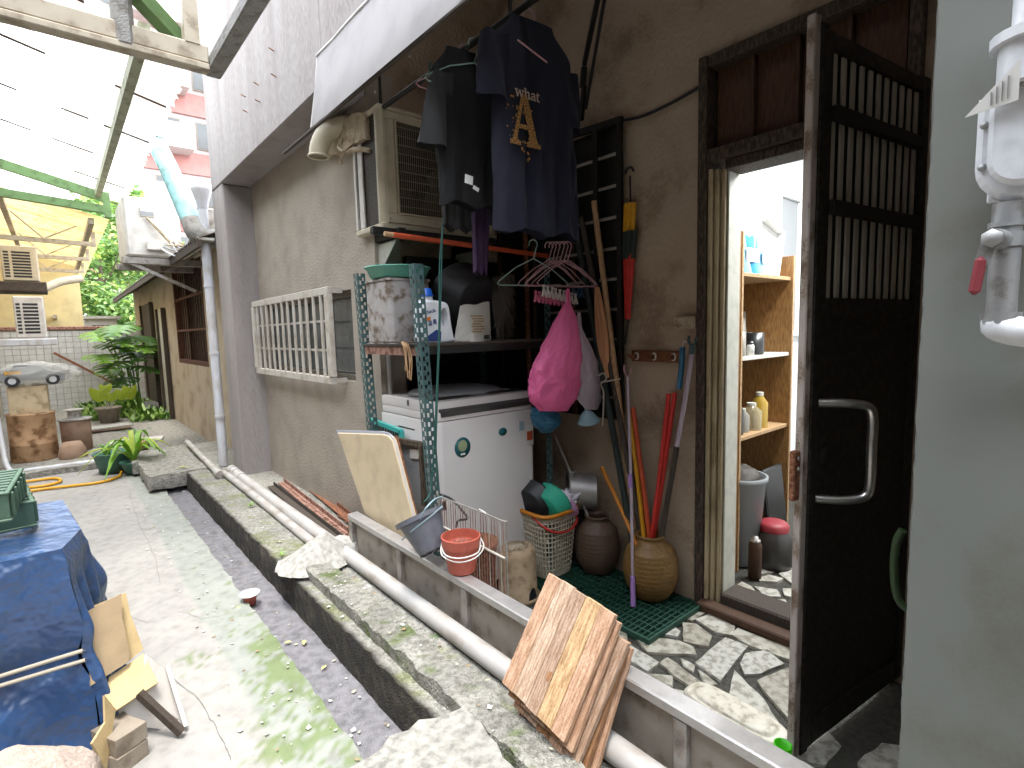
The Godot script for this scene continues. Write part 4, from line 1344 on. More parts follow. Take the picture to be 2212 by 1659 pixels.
	for q in [[0.06, -0.06], [0.54, -0.06], [0.06, -0.5], [0.54, -0.5]]:
		b = L()
		b.lathe([Vector2(0.025, 0), Vector2(0.025, 0.05)], 12, Vector3(q[0], 0, q[1]))
		put("foot", b, "black_plastic", m)
	# things on the rack
	var t = thing("rusty_tin", "big rusty metal tin standing on the rack shelf", "tin", Vector3(1.27, 1.25, -2.32))
	b = L()
	rbox(b, -0.11, 0.12, 0.0, 0.29, -0.13, 0.11, 0.03)
	put("body", b, "tin", t)
	b = L()
	rbox(b, -0.115, 0.125, 0.29, 0.3, -0.135, 0.115, 0.03)
	put("lid", b, "tin", t)
	t = thing("teal_basin", "teal plastic basin on top of the rusty tin", "basin", Vector3(1.27, 1.555, -2.31))
	b = L()
	b.lathe([Vector2(0, 0.006), Vector2(0.12, 0), Vector2(0.13, 0.005), Vector2(0.148, 0.045), Vector2(0.156, 0.048), Vector2(0.156, 0.053), Vector2(0.145, 0.053), Vector2(0.125, 0.012)], 30, Vector3.ZERO, Basis(), [4])
	put("bowl", b, "teal_plastic", t)
	var bk = thing("dark_panel", "black slatted panel added behind the rack and washing machine", "cabinet", Vector3(1.83, 0.0, -2.64))  # added dark panel with rails covering the side wall
	b = W(bk)
	b.cspan(Vector3(1.5, 0.0, -2.675), Vector3(2.15, 1.72, -2.63), 0.004)
	put("panel_back", b, "glass_black", bk)
	for i in 5:
		b = W(bk)
		b.cspan(Vector3(1.5, 0.95 + i * 0.15, -2.63), Vector3(2.15, 0.965 + i * 0.15, -2.618), 0.003)
		put("rail", b, "black_iron", bk)
	detergent(Vector3(1.29, 1.25, -2.03))
	var p = thing("refill_bag", "crumpled white refill bag with tan print on the rack shelf", "bag", Vector3(1.485, 1.25, -2.02))
	b = L()
	var pouch = func(u, v, dz):
		var wv = lerpf(0.108, 0.085, v)
		var x = (u - 0.5) * 2.0 * wv + 0.02 * v
		var y = v * (0.165 + 0.02 * u) + 0.004 * sin(u * 9.0)
		var bul = 0.035 * sin(u * PI) * (1.0 - v * 0.85)
		return Vector3(x, y, (bul + 0.006 * nz(Vector3(u, v, 0), 6.0)) * dz)
	b.grid(func(u, v): return pouch.call(u, v, 1.0), 16, 12)
	b.grid(func(u, v): return pouch.call(1.0 - u, v, -1.0), 16, 12)
	put("pouch", b, "bag_white", p)
	b = L()
	for i in 7:
		var y = 0.118 - i * 0.012
		var x0 = -0.03 + 0.006 * (i % 3)
		b.box(Vector3(x0 + 0.03, y, 0.036 - i * 0.0), Vector3(0.075 - 0.008 * (i % 4), 0.006, 0.001))
	put("tan_print", b, "ink_tan", p)
	b = L()
	for i in 9: b.box(Vector3(0.045 + i * 0.0045, 0.02, 0.031 - i * 0.001), Vector3(0.0015 + 0.001 * (i % 3), 0.02, 0.001))
	put("barcode", b, "ink", p)
	var u = thing("black_tub", "round black tub standing on edge in a dusty bag on the rack", "tub", Vector3(1.68, 1.25, -2.25))
	b = L()
	b.lathe([Vector2(0.0, -0.1), Vector2(0.13, -0.1), Vector2(0.15, -0.09), Vector2(0.185, 0.08), Vector2(0.2, 0.085), Vector2(0.198, 0.1), Vector2(0.18, 0.1), Vector2(0.14, -0.08), Vector2(0, -0.085)], 40, Vector3(-0.03, 0.19, 0), Basis(Vector3(1, 0, 0), Vector3(0.15, 0.25, -0.95).normalized(), Vector3(0, 0.95, 0.25)).orthonormalized())
	put("tub", b, "black_plastic", u)
	for q in [[0.035, 0.02], [0.035, -0.03]]:
		b = L()
		b.lathe([Vector2(0.011, 0), Vector2(0.008, 0.003), Vector2(0, 0.003)], 12, Vector3(0.02 + q[0], 0.215 + q[1], 0.098), Basis(Vector3.RIGHT, Vector3.BACK, Vector3.DOWN))
		put("drain_hole", b, "washer_dark", u)
	b = L()
	b.grid(func(a, v):
		var tt = lerpf(-0.35, 1.9, a)
		var r = 0.13 + 0.05 * absf(nz(Vector3(cos(tt), v * 2.0, sin(tt)), 2.6, 3.0)) + 0.02 * sin(a * 8.0 + v * 5.0) + 0.03 * (1 - v)
		return Vector3(cos(tt) * r + 0.06, v * 0.36 * (1.0 - 0.12 * a), sin(tt) * r * 0.8 + 0.02), 26, 14)
	put("dusty_bag", b, "bag_clear", u)
	# straw twine trailing over the shelf end
	var n = thing("raffia_twine", "frayed straw twine tied round the rack shelf end", "twine", Vector3(1.17, 1.25, -2.1))
	b = W(n)
	for i in 16:
		var z0 = rng.randf_range(-2.45, -1.98)
		b.tube(curve([Vector3(1.16, 1.255, z0), Vector3(1.15 + rng.randf_range(-0.02, 0.02), 1.262, z0 + 0.05), Vector3(1.155, 1.256, z0 + rng.randf_range(0.08, 0.14))], 3), 0.0016, 4)
	put("loose_straw", b, "stick_dark", n)
	b = W(n)
	for i in 7:
		var z0 = -2.07 + i * 0.008
		b.tube(curve([Vector3(1.15, 1.26, z0 - 0.02), Vector3(1.145, 1.24, z0 + 0.005), Vector3(1.15, 1.18, z0 + rng.randf_range(-0.01, 0.02)), Vector3(1.15, rng.randf_range(1.09, 1.16), z0)], 4), 0.0022, 5)
	put("knot", b, "bamboo", n)
func slotted(s, a: Vector3, c: Vector3, sx: int):
	# an L-section post with real slots: rows of short strips leave the holes open
	var b = W(s)
	var up = (c - a)
	var len_ = up.length()
	up = up.normalized()
	var wd = 0.042
	b.flat()
	var dirs = [Vector3(sx, 0, 0), Vector3(0, 0, -1)]
	var n = int(len_ / 0.04)
	for di in 2:
		var d = dirs[di]
		var q = func(t, y): return a + d * (t * wd) + up * clampf(y, 0.0, len_)
		# solid edges
		for e in [[0.0, 0.2], [0.44, 0.56], [0.8, 1.0]]:
			b.quad(q.call(e[0], 0.0), q.call(e[1], 0.0), q.call(e[1], len_), q.call(e[0], len_))
		for k in n + 1:
			var y = k * 0.04
			b.quad(q.call(0.2, y), q.call(0.44, y), q.call(0.44, y + 0.021), q.call(0.2, y + 0.021))
			b.quad(q.call(0.56, y + 0.015), q.call(0.8, y + 0.015), q.call(0.8, y + 0.04), q.call(0.56, y + 0.04))
	put("slotted_post", b, "teal_angle", s)
func rbox(b: MB, x0, x1, y0, y1, z0, z1, r):
	# an upright box with rounded vertical edges
	var q = []
	for c in [[x1 - r, z1 - r, 0], [x0 + r, z1 - r, 90], [x0 + r, z0 + r, 180], [x1 - r, z0 + r, 270]]:
		for i in 6:
			var t = deg_to_rad(c[2] + i * 18.0)
			q.append(Vector2(c[0] + r * cos(t), c[1] + r * sin(t)))
	var A = []
	var B = []
	var C = []
	var cx = Vector2((x0 + x1) / 2.0, (z0 + z1) / 2.0)
	for p in q:
		A.append(Vector3(p.x, y0, p.y)); B.append(Vector3(p.x, y1 - 0.006, p.y))
		var pc = cx + (p - cx) * 0.985
		C.append(Vector3(pc.x, y1, pc.y))
	b.soft()
	b.skin(A, B)
	b.skin(B, C)
	b.lid(C)
	b.lid(A, true)
func detergent(at: Vector3):
	var o = thing("detergent_bottle", "white laundry detergent bottle with a blue cap and handle", "bottle", at)
	# silhouette in the XY plane with the handle hole cut through
	var outer = [Vector2(-0.085, 0.0), Vector2(0.075, 0.0), Vector2(0.078, 0.02), Vector2(0.066, 0.09), Vector2(0.06, 0.15), Vector2(0.045, 0.178), Vector2(0.0, 0.188), Vector2(-0.018, 0.19), Vector2(-0.07, 0.19), Vector2(-0.085, 0.16), Vector2(-0.095, 0.13), Vector2(-0.09, 0.06)]
	var hole = []
	for i in 14:
		var t = TAU * i / 14.0
		hole.append(Vector2(0.024 + 0.019 * cos(t), 0.115 + 0.042 * sin(t)))
	var b = L()
	b.soft()
	var rings = []
	# rounded section: several offset slices front to back
	var O = PackedVector2Array(outer)
	var n = outer.size() * 6
	var rim = func(k): 
		var f = k / 6.0
		var i = int(f) % outer.size()
		var c = outer
		return c[i].cubic_interpolate(c[(i + 1) % c.size()], c[(i - 1 + c.size()) % c.size()], c[(i + 2) % c.size()], f - int(f))
	for sl in [[0.0, -0.03], [0.006, -0.026], [0.010, -0.02], [0.012, 0.0], [0.010, 0.02], [0.006, 0.026], [0.0, 0.03]]:
		var R = []
		for k in n:
			var p = rim.call(k)
			var ctr = Vector2(-0.01, 0.09)
			p = ctr + (p - ctr) * (0.86 + sl[0] * 12.0)
			R.append(Vector3(p.x, maxf(p.y, 0.0), sl[1] * 1.25))
		rings.append(R)
	for i in rings.size() - 1: b.skin(rings[i + 1], rings[i])
	# faces with the handle hole
	for sd in [0, rings.size() - 1]:
		b.flat()
		var z = rings[sd][0].z
		var pv = PackedVector2Array()
		for k in n: pv.append(Vector2(rings[sd][k].x, rings[sd][k].y))
		var hv = PackedVector2Array(hole)
		# split the face in two halves along the hole's middle so that it triangulates
		for half in [[-1.0, 0.115], [0.115, 2.0]]:
			var clip = PackedVector2Array([Vector2(-1, half[0]), Vector2(1, half[0]), Vector2(1, half[1]), Vector2(-1, half[1])])
			for pc in Geometry2D.intersect_polygons(pv, clip):
				for pd in Geometry2D.clip_polygons(pc, hv):
					var tr = Geometry2D.triangulate_polygon(pd)
					for k in range(0, tr.size(), 3):
						b.tri(Vector3(pd[tr[k]].x, pd[tr[k]].y, z), Vector3(pd[tr[k + 1]].x, pd[tr[k + 1]].y, z), Vector3(pd[tr[k + 2]].x, pd[tr[k + 2]].y, z))
	b.soft()
	var h0 = []
	var h1 = []
	for p in hole:
		h0.append(Vector3(p.x, p.y, -0.0375)); h1.append(Vector3(p.x, p.y, 0.0375))
	b.skin(h0, h1)
	b.lathe([Vector2(0.03, 0.178), Vector2(0.026, 0.2), Vector2(0.026, 0.206)], 18, Vector3(-0.04, 0, 0))
	put("bottle", b, "bottle_white", o)
	b = L()
	b.lathe([Vector2(0.029, 0.203), Vector2(0.03, 0.212), Vector2(0.025, 0.216), Vector2(0.023, 0.235), Vector2(0.018, 0.24), Vector2(0, 0.24)], 20, Vector3(-0.04, 0, 0))
	put("cap", b, "blue_cap", o)
	b = L()
	b.prism([Vector2(-0.085, 0.01), Vector2(0.0, 0.01), Vector2(0.005, 0.05), Vector2(-0.02, 0.06), Vector2(-0.085, 0.022)], 0.001, Transform3D(Basis(), Vector3(0, 0, 0.0378)))
	var lb = put("label", b, "label_navy", o)
	b = L()
	b.prism([Vector2(-0.085, 0.095), Vector2(-0.05, 0.1), Vector2(-0.045, 0.116), Vector2(-0.085, 0.11)], 0.001, Transform3D(Basis(), Vector3(0, 0, 0.0378)))
	put("flash", b, "label_orange", lb)
	var glyphs = {"力": [[0.1, 0.75, 0.85, 0.75], [0.85, 0.75, 0.75, 0.1], [0.75, 0.1, 0.6, 0.18], [0.5, 1, 0.45, 0.5], [0.45, 0.5, 0.08, 0]],
		"消": [[0.05, 0.9, 0.15, 0.8], [0.02, 0.6, 0.13, 0.52], [0.02, 0.05, 0.15, 0.35], [0.62, 1, 0.62, 0.7], [0.35, 0.95, 0.45, 0.78], [0.9, 0.95, 0.8, 0.78], [0.38, 0.68, 0.38, 0], [0.38, 0.68, 0.88, 0.68], [0.88, 0.68, 0.88, 0], [0.38, 0.45, 0.88, 0.45], [0.38, 0.24, 0.88, 0.24]],
		"臭": [[0.5, 1, 0.42, 0.9], [0.22, 0.9, 0.22, 0.42], [0.22, 0.9, 0.78, 0.9], [0.78, 0.9, 0.78, 0.42], [0.22, 0.74, 0.78, 0.74], [0.22, 0.58, 0.78, 0.58], [0.22, 0.42, 0.78, 0.42], [0.05, 0.3, 0.95, 0.3], [0.5, 0.42, 0.1, 0], [0.5, 0.3, 0.92, 0], [0.75, 0.42, 0.85, 0.36]]}
	var gx = -0.088
	for ch in ["力", "消", "臭"]:
		b = L()
		for sk in glyphs[ch]:
			b.bar(Vector3(gx + sk[0] * 0.022, 0.068 + (gx + 0.088) * 0.28 + sk[1] * 0.024, 0.0392), Vector3(gx + sk[2] * 0.022, 0.068 + (gx + 0.088) * 0.28 + sk[3] * 0.024, 0.0392), 0.0022, 0.001, Vector3.BACK)
		put("lettering", b, "ink" if ch == "力" else "label_navy", lb)
		gx += 0.025
	text("brand_lettering", "Attack", 0.021, "label_navy", lb, Transform3D(Basis(Vector3.BACK, 0.2), Vector3(-0.053, 0.137, 0.0382)), 0.001, false, true)
func garment(o, called, material, top: Vector3, ax: Vector3, dz: Vector3, wf: Callable, len_: float, thick: float, folds: float, sd: float, nv := 40):
	# a hanging tube of cloth: wf(v) gives Vector2(centre, half width) along ax, v runs down
	var b = W(o)
	b.grid(func(u, v):
		var t = u * TAU
		var q = wf.call(v)
		var cx = cos(t)
		var f = folds * smoothstep(0.1, 0.9, v)
		var fold = f * (sin(cx * 9.0 + sd) * 0.5 + sin(cx * 17.0 + sd * 2.3 + v * 2.0) * 0.3 + nz(Vector3(cx * 2.0, v * 1.5, sd), 1.6) * 0.8)
		var side = sin(t)
		var th = thick * (0.35 + 0.65 * smoothstep(0.0, 0.25, v)) * sqrt(maxf(0.0, 1.0 - pow(absf(cx), 3.0)))
		var hem = 0.012 * sin(cx * 7.0 + sd) * smoothstep(0.8, 1.0, v)
		return top + ax * (q.x + q.y * cx) + dz * (th * signf(side) * minf(1.0, absf(side) * 2.5) + fold) - Vector3(0, len_ * v + hem, 0), 72, nv)
	return put(called, b, material, o)
func recess_small():
	# ---- navy T-shirt
	var AX = Vector3(0.985, -0.05, 0.17).normalized()
	var DZ = Vector3(-0.17, 0, 0.985)
	var top = Vector3(1.27, 2.335, -1.40)
	var o = thing("navy_shirt", "navy T-shirt printed with a gold letter A hanging from the rail", "shirt", top)
	garment(o, "body", "cloth_navy", top, AX, DZ, func(v):
		var half = lerpf(0.085, 0.158, smoothstep(0.0, 0.14, v))
		return Vector2(0.045 + 0.01 * v, half + 0.012 * v), 0.70, 0.03, 0.03, 0.7, 48)
	var b = W(o)
	# near sleeve hangs from the alley-side shoulder
	b.grid(func(u, v):
		var t = u * TAU
		var c = top + AX * (-0.105 - 0.02 * v) - Vector3(0, 0.09 + 0.2 * v, 0) + DZ * 0.012
		return c + AX * (cos(t) * lerpf(0.05, 0.062, v)) + DZ * (sin(t) * 0.028 + 0.012 * sin(t * 3.0 + v * 4.0)), 30, 12)
	put("sleeve", b, "cloth_navy", o)
	b = W(o)
	b.grid(func(u, v):
		var t = u * TAU
		var c = top + AX * (0.185 + 0.015 * v) - Vector3(0, 0.13 + 0.19 * v, 0) - DZ * 0.004
		return c + AX * (cos(t) * lerpf(0.045, 0.055, v)) + DZ * (sin(t) * 0.026 + 0.01 * sin(t * 3.0 + v * 4.0)), 30, 12)
	put("sleeve", b, "cloth_navy", o)
	var pb = Basis(AX, Vector3.UP, DZ)
	var pc = onp(1132, 265, top + DZ * 0.052, DZ)
	var letter = text("printed_letter", "A", 0.215, "print_gold", o, Transform3D(Basis(AX * 0.72, Vector3.UP, DZ), pc - o.position), 0.003, true, true)
	text("printed_word", "what", 0.04, "print_pale", o, Transform3D(pb, pc - o.position + Vector3(0, 0.092, 0) + AX * 0.015), 0.003, true)
	b = W(o)
	for i in 46:
		var a = rng.randf_range(0, TAU)
		var r = rng.randf_range(0.03, 0.085)
		var c = pc + AX * (cos(a) * r * 0.7 - 0.01) + Vector3(0, sin(a) * r * 1.4 - 0.01, 0) - DZ * 0.0005
		var s = rng.randf_range(0.002, 0.007)
		b.box(c, Vector3(s, s * rng.randf_range(0.6, 2.0), 0.002), pb)
	put("print_flecks", b, "print_gold", o)
	var hg = thing("pink_hanger", "pink plastic hanger carrying the navy T-shirt", "hanger", Vector3(1.3, 2.36, -1.4))
	hanger(hg, "pink_wire", Vector3(1.31, 2.36, -1.4), AX, 0.19)
	b = W(hg)
	b.bar(onp(1118, 86, top + DZ * 0.046, DZ), onp(1182, 135, top + DZ * 0.046, DZ), 0.004, 0.004)
	put("bottom_bar", b, "pink_wire", hg)
	# ---- black and grey garments further back
	o = thing("black_shirt", "black T-shirt hanging behind the navy one over the grille", "shirt", Vector3(1.2, 2.3, -1.68))
	var t2 = Vector3(1.27, 2.33, -1.68)
	garment(o, "body", "cloth_black", t2, AX, DZ, func(v): return Vector2(0.0, lerpf(0.1, 0.155, smoothstep(0.0, 0.2, v)) + 0.012 * sin(v * 6.0)), 0.56, 0.03, 0.022, 2.1)
	b = W(o)
	b.grid(func(u, v):
		var t = u * TAU
		var c = t2 + AX * (-0.125 - 0.05 * v) - Vector3(0, 0.11 + 0.26 * v, 0) + DZ * 0.01
		return c + AX * (cos(t) * lerpf(0.04, 0.058, v)) + DZ * (sin(t) * 0.03 + 0.012 * sin(t * 3.0 + v * 5.0)), 28, 12)
	put("sleeve", b, "cloth_grey", o)
	b = W(o)
	var lb = onz(1013, 388, -1.56)
	b.box(lb, Vector3(0.034, 0.03, 0.001), Basis(Vector3.BACK, -0.12))
	b.box(lb + Vector3(0.03, -0.026, 0), Vector3(0.026, 0.014, 0.001), Basis(Vector3.BACK, -0.35))
	put("care_label", b, "paper_white", o)
	o = thing("grey_trousers", "dark grey trousers hanging low behind the black shirt", "trousers", Vector3(1.3, 2.3, -1.9))
	garment(o, "leg", "cloth_grey", Vector3(1.31, 2.3, -1.85), AX, DZ, func(v): return Vector2(0.0, 0.085 + 0.01 * sin(v * 4.0)), 0.58, 0.03, 0.02, 4.0)
	garment(o, "leg", "cloth_grey", Vector3(1.44, 2.3, -1.82), AX, DZ, func(v): return Vector2(0.0, 0.08 + 0.01 * sin(v * 4.0)), 0.54, 0.03, 0.02, 5.0)
	o = thing("purple_towel", "narrow dark purple cloth dangling in front of the air conditioner", "cloth", Vector3(1.37, 2.1, -1.72))
	garment(o, "cloth", "cloth_purple", Vector3(1.345, 2.1, -1.72), AX, DZ, func(v): return Vector2(-0.03 * v, 0.06 - 0.03 * v), 0.57, 0.02, 0.012, 3.3)
	for q in [[0.2, "mint_wire", "green plastic hanger end poking past the black shirt", -1.66], [0.2, "pink_wire", "pink wire hanger holding the black shirt", -1.72]]:
		var h2 = thing("shirt_hanger", q[2], "hanger", Vector3(1.27, 2.35, q[3]), "hangers carrying dark clothes")
		hanger(h2, q[1], Vector3(1.27, 2.36, q[3]), AX, q[0])
	# cords
	var tc = thing("teal_rope", "doubled teal cord hanging from the canopy beside the rack", "cord", Vector3(1.18, 0.6, -1.9))
	b = W(tc)
	b.tube(curve([Vector3(1.2, 2.35, -1.86), onz(958, 400, -1.86), onz(950, 570, -1.86), onz(948, 720, -1.87), onz(938, 960, -1.9), onz(930, 1060, -1.9), onz(915, 1085, -1.85)], 5), 0.0035, 5)
	b.tube(curve([Vector3(1.21, 2.35, -1.855), onz(956, 400, -1.855), onz(954, 570, -1.855), onz(950, 720, -1.865), onz(942, 960, -1.895), onz(945, 1060, -1.9)], 5), 0.003, 5)
	put("cord", b, mat("cord_teal", Color(0.02, 0.09, 0.075), 0.7), tc)
	var bc = thing("black_cable", "black cable sagging along the wall to the door frame", "cable", Vector3(2.19, 2.2, -1.5))
	b = W(bc)
	b.tube(curve([onx(1335, 262, 2.185), onx(1385, 252, 2.185), onx(1440, 228, 2.185), onx(1500, 195, 2.185), onx(1522, 180, 2.185)], 6), 0.007, 6)
	put("cable", b, "black_plastic", bc)
	b = L()
	var wb = thing("wall_bracket", "black folding iron bracket high on the shaded wall", "bracket", Vector3(2.18, 2.5, -1.8), "")
	b = W(wb)
	b.bar(onx(1262, 185, 2.185), onx(1255, 260, 2.185), 0.02, 0.02)
	b.bar(onx(1262, 145, 2.17), onx(1258, 190, 2.185), 0.025, 0.03)
	put("upright", b, "black_iron", wb)
	b = W(wb)
	b.bar(onx(1262, 140, 2.16), Vector3(1.9, 2.84, -1.55), 0.02, 0.025)
	put("arm", b, "black_iron", wb)
	b = W(wb)
	b.bar(onx(1265, 235, 2.18), Vector3(1.95, 2.8, -1.58), 0.014, 0.014)
	put("brace", b, "black_iron", wb)
	# ---- wire hangers and pegs on the red pole
	var hx = Vector3(0.96, 0, 0.28)
	for i in 7:
		var h3 = thing("wire_hanger", "mint green wire hanger set apart on the pole" if i == 0 else ["", "pink wire hanger next to the mint green one", "pink wire hanger bunched with others over the pegs", "pink wire hanger bunched with others over the pegs", "pink wire hanger bunched with others over the pegs", "pink wire hanger bunched with others over the pegs", "pink wire hanger at the end of the bunch by the poles"][i], "hanger", Vector3(1.8 + i * 0.02, 1.68, -1.98), "empty wire hangers")
		var hc = Vector3(1.735, 1.70, -1.86) if i == 0 else Vector3(1.83 + i * 0.014, 1.70, -1.88 + i * 0.012)
		hanger(h3, "mint_wire" if i == 0 else "pink_wire", hc, hx.rotated(Vector3.UP, rng.randf_range(-0.25, 0.25)), 0.19 - 0.008 * (i % 3), 0.105)
	b = L()
	var pegs = []
	for i in 22:
		var row = i / 9
		var kind = ["peg_white", "pink_plastic", "peg_blue"][mini(row, 2)]
		var P = onz([1175.0, 1158.0, 1240.0][row] + (i % 9) * 8.5, [628.0, 640.0, 630.0][row] + (i % 9) * [2.2, 1.5, 1.0][row], -1.82 - 0.03 * row)
		var pg = thing("clothes_peg", ["cream clothes peg in the row under the wire hangers", "pink clothes peg in the lower row under the hangers", "dark blue clothes peg at the end of the row"][row], "clothes peg", P, ["cream pegs", "pink pegs", "blue pegs"][row])
		var tl = rng.randf_range(-0.25, 0.25)
		for s in [-1, 1]:
			b = L()
			b.bar(Vector3(s * 0.012, -0.026, 0).rotated(Vector3.BACK, tl), Vector3(-s * 0.004, 0.026, 0).rotated(Vector3.BACK, tl), 0.006, 0.009, Vector3.BACK)
			put("jaw", b, kind, pg)
	# ---- bags
	bag("pink_bag", "bright pink plastic bag hanging by its handles beside the washer", "pink_bag", [[1226, 655, 6], [1222, 690, 20], [1215, 740, 34], [1200, 790, 46], [1196, 830, 48], [1194, 865, 45], [1196, 888, 28]], -1.76, 0.07, 1.0)
	bag("lilac_bag", "whitish plastic bag hanging behind the pink bag", "lilac_bag", [[1250, 705, 5], [1255, 740, 14], [1262, 780, 22], [1268, 820, 27], [1273, 860, 24], [1278, 885, 12]], -1.79, 0.05, 2.0)
	bag("blue_bag", "blue checked cloth bag bunched below the pink bag", "blue_film", [[1175, 880, 25], [1178, 900, 28], [1180, 920, 24], [1180, 935, 10]], -1.86, 0.05, 3.0)
	o = thing("funnel", "pale blue plastic funnel hanging under the lilac bag", "funnel", onz(1270, 900, -1.8))
	b = L()
	b.lathe([Vector2(0.008, 0.07), Vector2(0.012, 0.035), Vector2(0.03, 0.02), Vector2(0.055, -0.02), Vector2(0.06, -0.022), Vector2(0.058, -0.03)], 18, Vector3.ZERO, Basis(Vector3.BACK, 0.25))
	put("cone", b, "pale_blue", o)
	sticks_and_jars()
func hanger(o, m, c: Vector3, ax: Vector3, half: float, drop := 0.09):
	# hook, sloping shoulders and bottom wire in one bent wire
	var b = W(o)
	var pts = []
	for i in 9:
		var t = deg_to_rad(200.0 - i * 30.0)
		pts.append(c + (ax * cos(t) + Vector3.UP * sin(t)) * 0.022 + Vector3(0, -0.006, 0))
	pts.append(c + Vector3(0, -0.07, 0))
	b.tube(curve(pts, 2), 0.0025, 5)
	put("hook", b, m, o)
	b = W(o)
	var n = c + Vector3(0, -0.07, 0)
	var d = n - Vector3(0, drop, 0)
	b.tube([n, n.lerp(d + ax * half, 0.5) + Vector3(0, 0.008, 0), d + ax * (half - 0.01), d + ax * half - Vector3(0, 0.012, 0), d + ax * (half - 0.015) - Vector3(0, 0.02, 0), d - ax * (half - 0.015) - Vector3(0, 0.02, 0), d - ax * half - Vector3(0, 0.012, 0), d - ax * (half - 0.01), n.lerp(d - ax * half, 0.5) + Vector3(0, 0.008, 0), n], 0.0027, 5)
	put("shoulders", b, m, o)
func bag(called, label, m, prof: Array, z: float, th: float, sd: float):
	# a hanging plastic bag whose axis and half widths (pixels) come from the profile
	var o = thing(called, label, "bag", onz(prof[-1][0], prof[-1][1], z))
	var b = W(o)
	var n = prof.size()
	b.grid(func(u, v):
		var f = v * (n - 1)
		var i = mini(int(f), n - 2)
		var t = f - i
		var a = prof[i]
		var c = prof[i + 1]
		var x = lerpf(a[0], c[0], t)
		var y = lerpf(a[1], c[1], t)
		var w = lerpf(a[2], c[2], t)
		var ang = u * TAU
		var L0 = onz(x - w, y, z)
		var R0 = onz(x + w, y, z)
		var cr = 1.0 + 0.2 * nz(Vector3(cos(ang), sin(ang), v * 2.2), 2.2, sd) + 0.05 * sin(ang * 6.0 + v * 5.0 + sd) + 0.09 * absf(nz(Vector3(cos(ang) * 1.5, sin(ang), v * 3.0), 5.0, sd + 4.0))
		var half = (R0 - L0) * 0.5 * cr
		return (L0 + R0) * 0.5 + half * cos(ang) + Vector3(-0.1, 0, 1).normalized() * (th * (0.15 + 0.85 * sin(v * PI)) * sin(ang) * cr), 64, 48)
	put("bag", b, m, o)
	b = W(o)
	var t0 = onz(prof[0][0], prof[0][1], z)
	b.tube(curve([t0 + Vector3(-0.006, -0.01, 0.004), t0 + Vector3(-0.004, 0.05, 0), t0 + Vector3(0.008, 0.06, 0), t0 + Vector3(0.012, -0.02, 0.004)], 4), 0.006, 6)
	put("handle", b, m, o)
	return o
func stick(called, label, cat, m, a: Vector3, c: Vector3, r: float, group := "") -> Node3D:
	var o = thing(called, label, cat, a, group)
	var b = W(o)
	b.tube([a, a.lerp(c, 0.5) + Vector3(0.003, 0, 0.002), c], r, 10)
	put("shaft", b, m, o)
	return o
